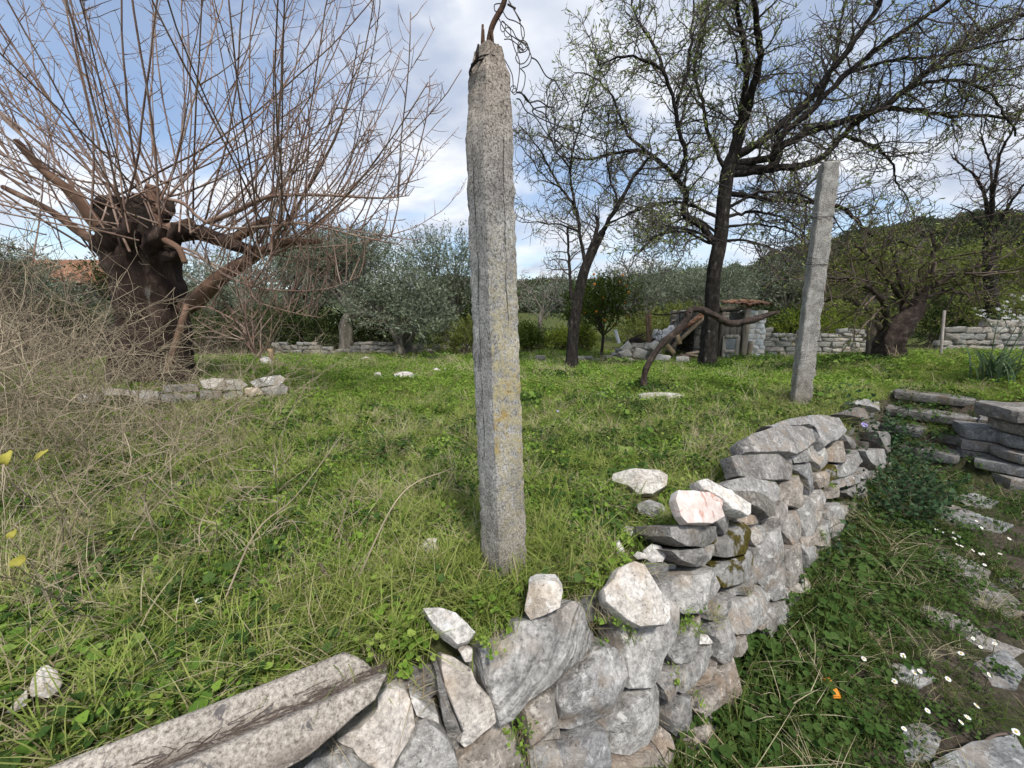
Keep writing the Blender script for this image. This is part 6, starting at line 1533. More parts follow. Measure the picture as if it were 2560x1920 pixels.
# shrubs and thicket
for k, (px, Y, rx, rz, mt, lab) in enumerate([
  (1318, 14.5, .7, .62, 'citrus_leaf', 'small dark round shrub right of the tall post'), (1400, 15.5, .8, .6, 'lime_leaf', 'lime-green shrub under the fig tree'), (1455, 14.8, .6, .6, 'lime_leaf', 'lime-green shrub between the leaning almond and the orange tree'),
  (1165, 13.6, 1.2, .85, 'wood_leaf', 'yellowish bush behind the tall post'), (640, 14.2, 1.6, 1.05, 'bush_leaf', 'dark ivy bush left of the curved olive'), (790, 14.9, 1.6, 1.1, 'bush_leaf', 'dark evergreen bush under the olives'), (960, 14.6, 1.6, .9, 'bush_leaf', 'dark bush behind the back wall'),
  (870, 15.2, 1.9, 1.3, 'bush_leaf', 'dark bush right behind the curved olive trunk'), (720, 15.6, 1.7, 1.3, 'bush_leaf', 'deep green bush between the mulberry and the curved olive'), (520, 12.3, 1.5, .8, 'bush_leaf', 'low green bush behind the mulberry trunk'), (150, 16.0, 2.6, 2.1, 'olive_leaf', 'grey thicket bush standing before the house'), (120, 12.0, 2.4, 1.2, 'bush_leaf', 'dark green thicket bush at the edge behind the weeds'), (20, 17.0, 3.0, 2.4, 'bush_leaf', 'tall dark bush hiding most of the house'), (-40, 10.0, 2.2, 1.3, 'bush_leaf', 'outermost dark green thicket bush'), (280, 13.5, 2.2, 1.2, 'olive_leaf', 'grey-green thicket bush left of the mulberry'), (450, 15.5, 2.4, 1.3, 'bush_leaf', 'tall dark bush far behind the mulberry'),
  (2015, 15.5, 1.6, 1.2, 'lime_leaf', 'bright green bush behind the leaning post'), (2100, 17.5, 2.6, 1.7, 'wood_leaf', 'spring-green tree mass behind the field wall'), (2330, 18.0, 2.4, 1.5, 'bush_leaf', 'dark bush seen through the gap by the gate post'), (2420, 17.0, 2.8, 2.0, 'wood_leaf', 'spring-green bush over the tall stone wall'), (2600, 15.0, 2.6, 2.0, 'wood_leaf', 'spring-green bush at the outer end of the tall stone wall'), (1930, 17.0, 2.0, 1.5, 'bush_leaf', 'dark bush behind the whitewashed stones of the shed'), (1720, 16.5, 2.2, 1.3, 'wood_leaf', 'pale green bush behind the collapsed shed'), (1210, 19.5, 2.2, 1.2, 'bush_leaf', 'dark shrub far behind the tall post'), (1600, 15.5, 1.5, .9, 'wood_leaf', 'loose green bush left of the shed')]):
    x = gx_at(px, Y)
    leafy_tree('bush', lab, (x, Y), 0, 0, rx, rx * .7, rz, int(520 * max(1, rx * .75)), mt, .085 if Y < 16 else .11, .034 if Y < 16 else .045, 80 + k, cz=rz * .62, leaves=9, lumps=10, sprig=.3, group='bushes round the meadow', cat='bush', core=.15)
# farther trees on the rise, big spring-green crowns
for k, (px, Y, h, rx, rz, mt, lab) in enumerate([(2150, 26, 2.0, 4.0, 2.6, 'wood_leaf', 'broad spring-green tree on the slope above the gate'), (2400, 27, 2.0, 4.6, 2.8, 'wood_leaf', 'broad spring-green tree on the slope above the tall wall'), (2650, 24, 2.0, 4.0, 3.0, 'wood_leaf', 'spring-green tree on the slope at the outer edge'), (1950, 28, 1.5, 3.6, 2.4, 'olive_leaf', 'grey tree on the slope behind the leaning post'), (1700, 30, 1.2, 4.0, 2.4, 'olive_leaf', 'far grey tree above the shed'), (1420, 32, 1.0, 3.4, 1.9, 'olive_leaf', 'far grey tree behind the leaning almond'), (350, 24, 1.2, 4.2, 2.2, 'bush_leaf', 'far dark tree behind the mulberry head'), (60, 22, 1.2, 4.0, 2.0, 'olive_leaf', 'far grey-green tree beside the house')]):
    leafy_tree('far_tree', lab, (gx_at(px, Y), Y), h, .25, rx, rx * .7, rz, 1300, mt, .19, .075, 120 + k, leaves=8, lumps=14, sprig=.6, group='trees on the far slope')
# grey twiggy brush between mulberry and olives (leafless)
tb = Tubes(); r = np.random.default_rng(140)
for k in range(330):
    px = r.uniform(-250, 640); Y = r.uniform(9.5, 13.5); x = gx_at(px, Y) + r.normal() * .2; 
    P = shoot(r, (x, Y, gz(x, Y) - .05), [r.normal() * .5, r.normal() * .3, 1], r.uniform(.7, 2.1), 8, .16, .02); tb.add(P, np.linspace(.011, .003, 8), 3)
    for i in range(2, 8):
        tb.add(shoot(r, P[i], r.normal(size=3) + np.array([0, 0, .5]), r.uniform(.15, .6), 4, .2, 0), [.005, .004, .003, .002], 3)
for k in range(130):         # taller brown brush at the outer edge
    px = r.uniform(-300, 190); Y = r.uniform(5.6, 9.0); x = gx_at(px, Y) + r.normal() * .2
    P = shoot(r, (x, Y, gz(x, Y) - .05), [r.normal() * .35, r.normal() * .3, 1], r.uniform(1.3, 2.5), 10, .13, .02); tb.add(P, np.linspace(.012, .003, 10), 3)
    for i in range(2, 10):
        for _ in range(2): tb.add(shoot(r, P[i], r.normal(size=3) + np.array([0, 0, .4]), r.uniform(.15, .6), 4, .2, 0), [.005, .004, .003, .002], 3)
o = tb.obj('undergrowth', M['brown_twig']); tag(o, 'tangled leafless brush under and behind the mulberry', 'undergrowth', kind='stuff')
# ------------------------------------------------------------------ grass and weeds (nobody could count them)
protos = {}
def blade_arrays(r, n, rad, h, w, bend, segs=3, flat_=0.0):
    V, F, al, tone = [], [], [], []
    for i in range(n):
        a = r.uniform(0, 2 * math.pi); q = rad * math.sqrt(r.uniform()); b = np.array([q * math.cos(a), q * math.sin(a), -.008])
        az = r.uniform(0, 2 * math.pi); d = np.array([math.cos(az), math.sin(az), 0]); s = np.array([-d[1], d[0], 0])
        H = h * r.uniform(.55, 1.25); be = bend * r.uniform(.3, 1.5); ww = w * r.uniform(.7, 1.3); tn = r.uniform(0, .35)
        base = len(V)
        for k in range(segs + 1):
            t = k / segs; c = b + d * be * H * t ** 1.8 + np.array([0, 0, H * (t - .30 * be * t ** 2.2)])
            if k < segs:
                wd = ww * (1 - .75 * t) * .5
                V += [c - s * wd, c + s * wd]; al += [t, t]; tone += [tn, tn]
            else: V.append(c); al.append(1); tone.append(tn)
        for k in range(segs - 1):
            F.append((base + 2 * k, base + 2 * k + 1, base + 2 * k + 3)); F.append((base + 2 * k, base + 2 * k + 3, base + 2 * k + 2))
        F.append((base + 2 * segs - 2, base + 2 * segs - 1, base + 2 * segs))
    return np.array(V), np.array(F), al, tone
def lobed_leaf_arrays(r, n, rad, h, size, lobes=5, deep=.25, seg=12):
    V, F, al, tone = [], [], [], []
    for i in range(n):
        a = r.uniform(0, 2 * math.pi); q = rad * math.sqrt(r.uniform()); H = h * r.uniform(.4, 1.2); s = size * r.uniform(.6, 1.25); tn = r.uniform(0, .35)
        c = np.array([q * math.cos(a), q * math.sin(a), H]); nrm = unit(np.array([.5 * math.cos(a), .5 * math.sin(a), 1]) + r.normal(size=3) * .28)
        x = unit(np.cross(nrm, r.normal(size=3))); y = np.cross(nrm, x); base = len(V)
        V.append(c - nrm * s * .12); al.append(.2); tone.append(tn)
        for k in range(seg):
            t = 2 * math.pi * k / seg; rr_ = s * .5 * (1 - deep * (.5 + .5 * math.cos(lobes * t))) * (1 - .35 * math.exp(-((t - math.pi) / .35) ** 2))
            V.append(c + rr_ * (math.cos(t) * x + math.sin(t) * y) + nrm * .06 * s * math.cos(2 * t)); al.append(.6); tone.append(tn)
        for k in range(seg): F.append((base, base + 1 + k, base + 1 + (k + 1) % seg))
        # stalk
        b2 = len(V); root = np.array([q * .3 * math.cos(a), q * .3 * math.sin(a), -.01]); sd = np.array([-math.sin(a), math.cos(a), 0]) * .0012
        V += [root - sd, root + sd, c + sd, c - sd]; al += [0, 0, .2, .2]; tone += [tn] * 4; F += [(b2, b2 + 1, b2 + 2), (b2, b2 + 2, b2 + 3)]
    return np.array(V), np.array(F), al, tone
def proto(key, arrs, mat):
    V, F, al, tone = arrs
    me = make_mesh(key, V, [F], M[mat], smooth=False); vcol(me, 'along', al); vcol(me, 'tone', tone)
    o = bpy.data.objects.new(key, me); protos.setdefault(key.split('-')[0], []).append(o)
r = np.random.default_rng(200)
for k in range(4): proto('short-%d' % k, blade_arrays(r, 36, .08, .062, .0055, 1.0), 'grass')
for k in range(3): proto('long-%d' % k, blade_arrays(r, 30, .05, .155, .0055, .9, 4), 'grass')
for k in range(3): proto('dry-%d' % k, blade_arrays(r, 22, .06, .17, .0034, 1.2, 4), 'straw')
for k in range(3): proto('thatch-%d' % k, blade_arrays(r, 34, .11, .07, .0034, 2.6, 4), 'straw')
for k in range(3): proto('clover-%d' % k, lobed_leaf_arrays(r, 16, .08, .055, .024, 3, .3, 9), 'clover')
for k in range(2): proto('mallow-%d' % k, lobed_leaf_arrays(r, 12, .12, .11, .062, 5, .28, 15), 'mallow')
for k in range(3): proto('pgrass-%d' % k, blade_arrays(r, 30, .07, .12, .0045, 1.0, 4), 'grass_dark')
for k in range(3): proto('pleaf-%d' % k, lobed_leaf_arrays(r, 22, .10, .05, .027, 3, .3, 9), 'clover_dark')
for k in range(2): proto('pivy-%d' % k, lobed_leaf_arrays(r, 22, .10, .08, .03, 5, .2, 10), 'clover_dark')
for k in range(3): proto('far-%d' % k, blade_arrays(r, 90, .24, .075, .012, 1.1, 2), 'grass')

def scatter(name, label, cat, P, kinds, pick, rng_, smin, smax, sx=1.0, up=None):
    """instances of tufts at P; kinds: proto keys, pick: index of the key for each point"""
    coll = bpy.data.collections.new(name + '_tufts'); lst = []; first = {}
    for kd in kinds:
        for o in protos[kd]:
            c = o.copy(); c.name = '%03d_%s' % (len(lst), name); coll.objects.link(c); first.setdefault(kd, []).append(len(lst)); lst.append(c)
    n = len(P); idx = np.array([first[kinds[p]][rng_.integers(len(first[kinds[p]]))] for p in pick], np.int32)
    me = bpy.data.meshes.new(name); me.vertices.add(n); me.vertices.foreach_set('co', np.asarray(P, np.float32).ravel())
    a = me.attributes.new('idx', 'INT', 'POINT'); a.data.foreach_set('value', idx)
    rot = np.stack([rng_.normal(size=n) * .26, rng_.normal(size=n) * .26, rng_.uniform(0, 6.283, n)], 1).astype(np.float32)
    if up is not None: rot[:, :2] = up
    a = me.attributes.new('rot', 'FLOAT_VECTOR', 'POINT'); a.data.foreach_set('vector', rot.ravel())
    s = rng_.uniform(smin, smax, n).astype(np.float32) if np.isscalar(smin) else (smin * rng_.uniform(.75, 1.3, n)).astype(np.float32)
    sc = np.stack([s * sx, s * sx, s * rng_.uniform(.7, 1.25, n)], 1).astype(np.float32)
    a = me.attributes.new('scl', 'FLOAT_VECTOR', 'POINT'); a.data.foreach_set('vector', sc.ravel())
    ob = bpy.data.objects.new(name, me); col.objects.link(ob)
    ng = bpy.data.node_groups.new(name, 'GeometryNodeTree')
    ng.interface.new_socket('Geometry', in_out='INPUT', socket_type='NodeSocketGeometry'); ng.interface.new_socket('Geometry', in_out='OUTPUT', socket_type='NodeSocketGeometry')
    gi, go = ng.nodes.new('NodeGroupInput'), ng.nodes.new('NodeGroupOutput')
    m2p = ng.nodes.new('GeometryNodeMeshToPoints'); iop = ng.nodes.new('GeometryNodeInstanceOnPoints')
    ci = ng.nodes.new('GeometryNodeCollectionInfo'); ci.inputs['Collection'].default_value = coll; ci.inputs['Separate Children'].default_value = True; ci.inputs['Reset Children'].default_value = True
    def na(nm, ty):
        q = ng.nodes.new('GeometryNodeInputNamedAttribute'); q.data_type = ty; q.inputs['Name'].default_value = nm; return q.outputs['Attribute']
    L = ng.links.new
    L(gi.outputs[0], m2p.inputs['Mesh']); L(m2p.outputs[0], iop.inputs['Points']); L(ci.outputs[0], iop.inputs['Instance'])
    iop.inputs['Pick Instance'].default_value = True
    L(na('idx', 'INT'), iop.inputs['Instance Index'])
    e2r = ng.nodes.new('FunctionNodeEulerToRotation'); L(na('rot', 'FLOAT_VECTOR'), e2r.inputs[0]); L(e2r.outputs[0], iop.inputs['Rotation'])
    L(na('scl', 'FLOAT_VECTOR'), iop.inputs['Scale']); L(iop.outputs[0], go.inputs[0])
    md = ob.modifiers.new('scatter', 'NODES'); md.node_group = ng
    tag(ob, label, cat, kind='stuff')
    return ob
def in_view(x, y, m=1.45): return (y > .25) & (np.abs(x) < (y + .7) * m + .4)
def ground_points(rg, n, x0, x1, y0, y1):
    x = rg.uniform(x0, x1, n); y = rg.uniform(y0, y1, n); k = in_view(x, y); return x[k], y[k]
obst = [(pb[0], pb[1], .075), (pb2[0], pb2[1], .10), (mb[0], mb[1], .5)] + loose_spots
def clear(x, y):
    k = np.ones(len(x), bool)
    for ox, oy, orr in obst: k &= np.hypot(x - ox, y - oy) > orr
    return k
rg = np.random.default_rng(300)
def patch(x, y, s, k): return .5 + .5 * np.clip(wnoise(x, y, s, k) * .8, -1, 1)
# the corrugated sheet and the stones on the wall head stay bare
def off_sheet(x, y):
    dx, dy = x - SH0[0], y - SH0[1]; s = dx * SHA[0] + dy * SHA[1]; c = dx * SHP[0] + dy * SHP[1]
    return ~((s < .03) & (c > -.03) & (c < .24))
def dryness(x, y):
    """1 in the dry weedy ground on the left"""
    return np.clip(sstep(-.50, -.88, x / (y + .25)) * sstep(1.0, 1.7, y) * (1 - sstep(4.2, 6.0, y)) + .3 * np.exp(-((x + .8) ** 2 + (y - 1.9) ** 2) / .25), 0, 1)
X1, Y1_ = ground_points(rg, 46000, -4.5, 7.5, .3, 4.6)
sd = wall_sd(X1, Y1_); fm = (sd > .11) & clear(X1, Y1_) & off_sheet(X1, Y1_)
X1, Y1_ = X1[fm], Y1_[fm]; dr = dryness(X1, Y1_); pn = patch(X1, Y1_, 1.7, .4)
near_dens = np.clip(1.25 - .16 * Y1_, .45, 1)
keep = rg.uniform(size=len(X1)) < near_dens * (1 - .25 * dr); X1, Y1_, dr, pn = X1[keep], Y1_[keep], dr[keep], pn[keep]
u = rg.uniform(size=len(X1)); longp = .05 + .35 * np.exp(-((X1 - pb[0]) ** 2 + (Y1_ - pb[1]) ** 2) / .12) + .22 * np.exp(-((wall_sd(X1, Y1_) - .25) / .15) ** 2) + .12 * (pn > .7)
drp = .035 + .12 * dr + .06 * (pn < .2)
cl = .20 + .28 * (patch(X1, Y1_, 2.9, 2.4) > .6)
pick = np.where(u < drp, 2, np.where(u < drp + .06 + .06 * dr, 3, np.where(u < drp + .09 + longp + .1 * dr, 1, np.where(u < drp + .09 + longp + .1 * dr + cl, 4, np.where(u > .95, 5, 0)))))
scatter('meadow_grass', 'short green meadow grass and clover, close to the wall', 'grass', np.stack([X1, Y1_, ground_z(X1, Y1_)], 1), ['short', 'long', 'dry', 'thatch', 'clover', 'pivy'], pick, rg, .75, 1.25)
X2, Y2_ = ground_points(rg, 52000, -9, 15, 4.3, 14.5)
k = (wall_sd(X2, Y2_) > .15) | (X2 * UDIR[0] + Y2_ * UDIR[1] > 7.6); k &= clear(X2, Y2_); X2, Y2_ = X2[k], Y2_[k]
k = rg.uniform(size=len(X2)) < np.clip(1.3 - .07 * Y2_, .3, 1); X2, Y2_ = X2[k], Y2_[k]
u = rg.uniform(size=len(X2)); p2 = patch(X2, Y2_, .9, 1.4)
pick = np.where(u < .02 + .06 * (p2 < .2), 1, np.where(u < .34, 2, 0))
sz = np.clip(.5 + .06 * Y2_, .7, 1.3)
szz = np.where(pick == 0, sz * .62, sz * 1.5)
scatter('far_meadow_grass', 'green grass of the open meadow under the trees', 'grass', np.stack([X2, Y2_, ground_z(X2, Y2_)], 1), ['far', 'dry', 'clover'], pick, rg, szz, None)
# taller weeds and broad leaves near the trees' feet and the shed
pts = []
for (px, py, n, sp) in [(1400, 945, 50, .35), (1560, 915, 60, .5), (1790, 925, 60, .5), (1900, 905, 70, .6), (2000, 925, 50, .7), (1620, 975, 40, .3), (1590, 1030, 40, .3), (2020, 1000, 30, .2), (730, 1080, 34, .22), (1450, 1130, 40, .3), (1560, 1110, 40, .3), (2150, 905, 60, .7), (2350, 930, 60, .6), (1300, 1010, 30, .3), (1080, 900, 40, .6), (1250, 900, 40, .6), (1480, 1010, 30, .3)]:
    c = on_ground(px, py); q = rg.normal(size=(n, 2)) * sp * .6 + c[:2]; pts.append(q)
q = np.concatenate(pts); q = q[clear(q[:, 0], q[:, 1]) & (wall_sd(q[:, 0], q[:, 1]) > .15)]
scatter('broad_leaf_weeds', 'clumps of dark broad-leaved weeds standing above the meadow grass', 'weeds', np.stack([q[:, 0], q[:, 1], ground_z(q[:, 0], q[:, 1])], 1), ['pivy', 'mallow'], (rg.uniform(size=len(q)) < .15).astype(int), rg, np.clip(.6 + .08 * q[:, 1], .8, 1.5), None)
# mallow in the near corner
n = 150; x = rg.uniform(-1.85, -.75, n); y = rg.uniform(.55, 1.12, n); k = (wall_sd(x, y) > .16) & off_sheet(x, y) & clear(x, y); x, y = x[k], y[k]
scatter('mallow_patch', 'bright lobed mallow leaves in the corner beside the corrugated sheet', 'weeds', np.stack([x, y, ground_z(x, y)], 1), ['mallow'], np.zeros(len(x), int), rg, .42, .75)
# path side
X3, Y3 = ground_points(rg, 26000, .2, 8.5, .5, 6.0)
sd = wall_sd(X3, Y3); u3 = X3 * UDIR[0] + Y3 * UDIR[1]; k = (sd < -.10) & (u3 < 7.6) & (bank_mask(X3, Y3) < .2); X3, Y3, sd, u3 = X3[k], Y3[k], sd[k], u3[k]
bare = np.clip(1.25 * np.exp(-((sd + 1.2) / .42) ** 2), 0, 1); bare = bare * (.55 + .45 * (patch(X3, Y3, 2.3, .9) > .3)); steep = (u3 > 6.0)
k = rg.uniform(size=len(X3)) < (1 - .88 * bare) * np.where(steep, .34, .75) * np.clip(1.2 - .1 * Y3, .5, 1); X3, Y3, sd = X3[k], Y3[k], sd[k]
u = rg.uniform(size=len(X3)); nearw = np.exp(-((sd + .25) / .28) ** 2)
pick = np.where(u < .40 + .1 * nearw, 0, np.where(u < .78, 1, np.where(u < .90, 2, np.where(u < .945, 3, 4))))
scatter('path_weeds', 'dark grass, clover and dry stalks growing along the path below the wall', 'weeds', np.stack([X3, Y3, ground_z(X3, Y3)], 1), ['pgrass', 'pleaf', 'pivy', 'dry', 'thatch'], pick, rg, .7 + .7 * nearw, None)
# tufts rooted in the wall's joints
tp_ = []
for (x, y) in A5([(1990,560),(1930,540),(1860,960),(800,1350),(870,1480),(830,1250),(1350,560),(1400,600),(560,700),(700,690),(1560,690),(2030,1080)]) + A6([(520,1540),(700,1480),(900,1300),(1480,600),(1450,690),(1380,1000),(1250,1330)]):
    p = on_wall(x, y); p = p + wall_normal(p) * .03
    for _ in range(3): tp_.append(p + rg.normal(size=3) * .02)
scatter('wall_weeds', 'small tufts of leaves and grass rooted in the joints of the wall', 'weeds', np.array(tp_), ['clover', 'short', 'dry'], rg.choice([0, 0, 0, 1, 2], len(tp_)), rg, .35, .6)

# ------------------------------------------------------------------ dry weed thicket
r = np.random.default_rng(400); tb = Tubes()
def weed(x, y, L, lean, r0, br):
    P = shoot(r, (x, y, gz(x, y) - .02), [lean[0] + r.normal() * .35, lean[1] + r.normal() * .35, 1], L, 10, .10, -.035, .10)
    tb.add(P, np.linspace(r0, .0011, 10), 3)
    for i in range(3, 10):
        for _ in range(br):
            if r.uniform() < .8:
                S = shoot(r, P[i], unit(P[i] - P[i - 1]) * .6 + r.normal(size=3) * .7, L * r.uniform(.10, .38), 5, .16, -.02); tb.add(S, np.linspace(.0024, .0012, 5), 3)
                if r.uniform() < .5: tb.add(shoot(r, S[2], r.normal(size=3), L * .14, 3, .2, 0), [.0013, .0011, .0008], 3)
n = 0
while n < 210:
    x = r.uniform(-6, -.2); y = r.uniform(.9, 6.4)
    if wall_sd(np.array([x]), np.array([y]))[0] < .3 or r.uniform() > dryness(np.array([x]), np.array([y]))[0]: continue
    tall = sstep(-1.4, -3.6, x - .1 * y)
    weed(x, y, r.uniform(.35, .7) + .75 * tall * r.uniform(.4, 1.2) * (.35 if -1.06 < x / y < -.7 else 1), (.35, -.1), r.uniform(.0024, .0044), 2); n += 1
for k in range(120):     # tall brambles further left
    x = r.uniform(-6.8, -3.3); y = r.uniform(2.6, 5.4)
    if -1.06 < x / y < -.72: continue
    weed(x, y, r.uniform(1.2, 2.1), (.25, -.1), r.uniform(.003, .0055), 2)
for k in range(60):      # edge of the thicket, nearest to the viewer at the left margin
    x = r.uniform(-4.2, -2.4); y = r.uniform(1.6, 3.4)
    weed(x, y, r.uniform(.8, 1.5), (.3, -.1), r.uniform(.002, .004), 2)
o = tb.obj('dry_weeds', M['dry_stem']); tag(o, 'grey and straw-coloured thicket of dry weed stalks on the left', 'weeds', kind='stuff')
# a few long single straws lying over the grass
for k, (pts, lab) in enumerate([([(555,1540),(640,1330),(740,1240),(860,1080)], 'long pale dry straw standing slanted across the middle of the meadow'), ([(60,1500),(230,1550),(380,1560)], 'pale dry straw lying low near the white stone'), ([(880,1500),(1000,1240),(1130,1170)], 'thin dry straw bending towards the tall post')]):
    a = on_ground(*pts[0]); P = [a] + [at(px, py, a[1] + .12 * (i + 1)) for i, (px, py) in enumerate(pts[1:])]
    for q in P: q[2] = max(q[2], gz(q[0], q[1]) + .03)
    t1 = Tubes(); t1.add(smooth_path(P, 16), np.linspace(.0042, .0016, 16), 5); tag(t1.obj('straw', M['dry_stem']), lab, 'straw', 'long dry straws')
# yellow leaves on stalks at the left margin
for px, py, s, lab in [(98, 1142, .030, 'round yellow-green leaf on a stalk at the left margin'), (14, 1150, .032, 'pale yellow leaf cut by the left margin'), (28, 1338, .02, 'small lime-yellow leaf at the left margin'), (45, 1405, .03, 'dull yellow leaf low at the left margin')]:
    Yl = 1.15; s *= .68; c = at(px, py, Yl); c0 = (c[0] - .05, c[1] + .1)
    root = tag(empty('yellow_leaf', (c0[0], c0[1], gz(*c0))), lab, 'leaf', 'yellow leaves in the thicket')
    nrm = unit(np.array([.35, -.8, .7]) + r.normal(size=3) * .3); xa = unit(np.cross(nrm, [0.3, 0, 1])); ya = np.cross(nrm, xa); V = [c - nrm * .001]; n = 18
    for k in range(n):
        t = 2 * math.pi * k / n; rr_ = s * (1 - .45 * math.exp(-((t - math.pi / 2) / .3) ** 2) + .55 * math.exp(-((t - 1.5 * math.pi) / .32) ** 2)) * (1 + .04 * math.cos(9 * t)); V.append(c + rr_ * (math.cos(t) * xa * .85 + math.sin(t) * ya) + nrm * (abs(math.cos(t)) * s * .45 - .004))
    V += [v - nrm * .0012 for v in V]
    F = [(0, 1 + k, 1 + (k + 1) % n) for k in range(n)] + [(n + 1, n + 2 + (k + 1) % n, n + 2 + k) for k in range(n)]
    Q = [(1 + k, n + 2 + k, n + 2 + (k + 1) % n, 1 + (k + 1) % n) for k in range(n)]
    add_obj('blade', np.array(V), [np.array(F), np.array(Q)], M['yellow_leaf'], root, origin=c)
    t1 = Tubes(); t1.add(smooth_path([(c0[0], c0[1], gz(*c0) - .02), (c0[0] - .03, c0[1], (gz(*c0) + c[2]) / 2), c + ya * s * .6], 10), .0016, 5); t1.obj('stalk', M['dry_stem'], root)

# ------------------------------------------------------------------ periwinkle trailing over the wall end
pv_ = tag(empty('periwinkle', tuple(on_ground(2230, 1180))), 'dark glossy periwinkle trailing over the far end of the wall', 'plant')
lp, ld = [], []; tb = Tubes()
for k in range(420):
    px = r.uniform(2190, 2350); py = r.uniform(1030, 1330)
    if px > 2238 + (py - 1030) * .34 or px < 2232 - (py - 1010) * .12: continue
    g = on_ground(px, py); p = g + np.array([0, 0, r.uniform(0, .16)])
    P = shoot(r, p, [r.normal() * .6, r.normal() * .6 - .2, .6], r.uniform(.15, .4), 7, .2, -.06); tb.add(P, np.linspace(.0025, .0015, 7), 3)
    for q in P[1:]:
        for s in (-1, 1): lp.append(q); ld.append(unit(r.normal(size=3) + np.array([s, -.2, .1])))
for (x, y, n) in [(1400,930,14),(1420,1050,14),(1430,1150,16),(1440,1250,16),(1470,1350,16),(1500,1420,18),(1620,280,20),(1650,340,20),(1600,400,14),(1700,260,18),(1590,780,12),(1650,860,12),(1640,1000,10),(1560,150,16),(1480,170,14),(1500,110,12)]:
    px, py = A6([(x, y)])[0]; p = on_wall(px, py); p = p + wall_normal(p) * .06
    P = shoot(r, p, [r.normal() * .3, -.1, .4], .22, 6, .25, 0); tb.add(P, .002, 3)
    for _ in range(n):
        q = P[r.integers(len(P))] + r.normal(size=3) * .05; lp.append(q); ld.append(unit(r.normal(size=3) + wall_normal(p) * .5))
v, f = leaf_arrays(np.array(lp), np.array(ld), r, .042, .026, .18)
add_obj('foliage', v, [f], M['periwinkle_leaf'], pv_, smooth=False)['kind'] = 'stuff'
tb.obj('stems', M['brown_twig'], pv_)['kind'] = 'stuff'
def flower_arrays(c, nrm, R_, n, wid, r, cup=.1):
    xa = unit(np.cross(nrm, [.31, .7, .2])); ya = np.cross(nrm, xa); V, F = [], []
    for k in range(n):
        t = 2 * math.pi * k / n + r.uniform(-.08, .08); d = math.cos(t) * xa + math.sin(t) * ya; s = np.cross(nrm, d); b = len(V); L = R_ * r.uniform(.85, 1.08)
        V += [c + d * L * .18, c + d * L * .6 + s * wid * .5 + nrm * cup * L, c + d * L + s * wid * .28 + nrm * cup * L * .6, c + d * L - s * wid * .28 + nrm * cup * L * .6, c + d * L * .6 - s * wid * .5 + nrm * cup * L]
        F += [(b, b + 1, b + 4), (b + 1, b + 2, b + 3), (b + 1, b + 3, b + 4)]
    return np.array(V), np.array(F)
def dome(c, nrm, R_, n=8):
    xa = unit(np.cross(nrm, [.31, .7, .2])); ya = np.cross(nrm, xa); V, Q = [], []
    for i, (s, h) in enumerate(((1, -.2), (.95, .2), (.6, .5), (.05, .6))):
        for k in range(n): t = 2 * math.pi * k / n; V.append(c + R_ * (s * (math.cos(t) * xa + math.sin(t) * ya) + h * nrm))
    for i in range(3):
        for k in range(n): Q.append((i * n + k, i * n + (k + 1) % n, (i + 1) * n + (k + 1) % n, (i + 1) * n + k))
    return np.array(V), [np.array(Q)]
def flower(name, label, cat, group, base, head, R_, n, wid, mat, centre=.35, cup=.1, tilt=None):
    root = tag(empty(name, tuple(base)), label, cat, group); nrm = unit(np.array(tilt if tilt is not None else [r.normal() * .3, -.45 + r.normal() * .25, 1]))
    t1 = Tubes(); t1.add(smooth_path([base - np.array([0, 0, .02]), (base + head) / 2 + r.normal(size=3) * .004, head], 6), .0013, 4); t1.obj('stem', M['grass_dark'], root)
    V, F = flower_arrays(head, nrm, R_, n, wid, r, cup); add_obj('petals', V, [F], M[mat], root, origin=head, smooth=False)
    V, F = dome(head + nrm * .001, nrm, R_ * centre); add_obj('centre', V, F, M['pollen'], root, origin=head)
    return root
p = on_wall(*A6([(1640, 280)])[0]); p = p + np.array([-.02, -.10, .02])
flower('periwinkle_flower', 'single blue-violet periwinkle flower at the wall end', 'flower', None, np.array([p[0], p[1], p[2] - .12]), p, .03, 5, .03, 'petal_mauve', .12)
for (x, y) in [(575,1247),(733,1240),(780,1300),(800,1305),(700,1332),(830,1467),(965,1512),(990,1497),(1078,1315),(1103,1186),(1048,1192),(1015,1168),(968,1223),(915,1328),(958,762),(975,769),(962,740),(945,739),(905,714),(872,712),(943,717),(1018,800),(1060,812),(1050,803),(1055,704),(1035,670),(1130,803),(1168,741),(1187,1550),(738,1527),(1065,860),(1030,1435)]:
    px, py = A7([(x, y)])[0]; g = on_ground(px, py + 10); h = g + np.array([0, 0, .055 + r.uniform(0, .03)]); near = np.linalg.norm(g)
    flower('daisy', 'white daisy with a yellow centre growing beside the path', 'flower', 'white daisies along the path', g, h, .0115 * r.uniform(.75, 1.1), 16, .0052, 'petal', .36)
for (px, py, lab) in [(500, 1500, 'white flower in the dry grass of the corner, larger one'), (338, 1502, 'small white flower left of the larger one in the dry grass'), (305, 1678, 'tiny white flower near the corrugated sheet'), (585, 1724, 'tiny white flower touching the corrugated sheet'), (1236, 1008, 'pale mauve flower just left of the tall post'), (1395, 1028, 'pale mauve flower in the meadow right of the tall post'), (1182, 1213, 'pink-mauve flower close to the left face of the tall post')]:
    g = on_ground(px, py + 25); h = at(px, py, g[1])
    if h[2] - g[2] > .2 or h[2] < g[2]: h = g + np.array([0, 0, .1])
    flower('wild_flower', lab, 'flower', None, g, h, .014 if 'tiny' not in lab else .007, 6, .012, 'petal' if 'white' in lab else 'petal_mauve', .15, .3)

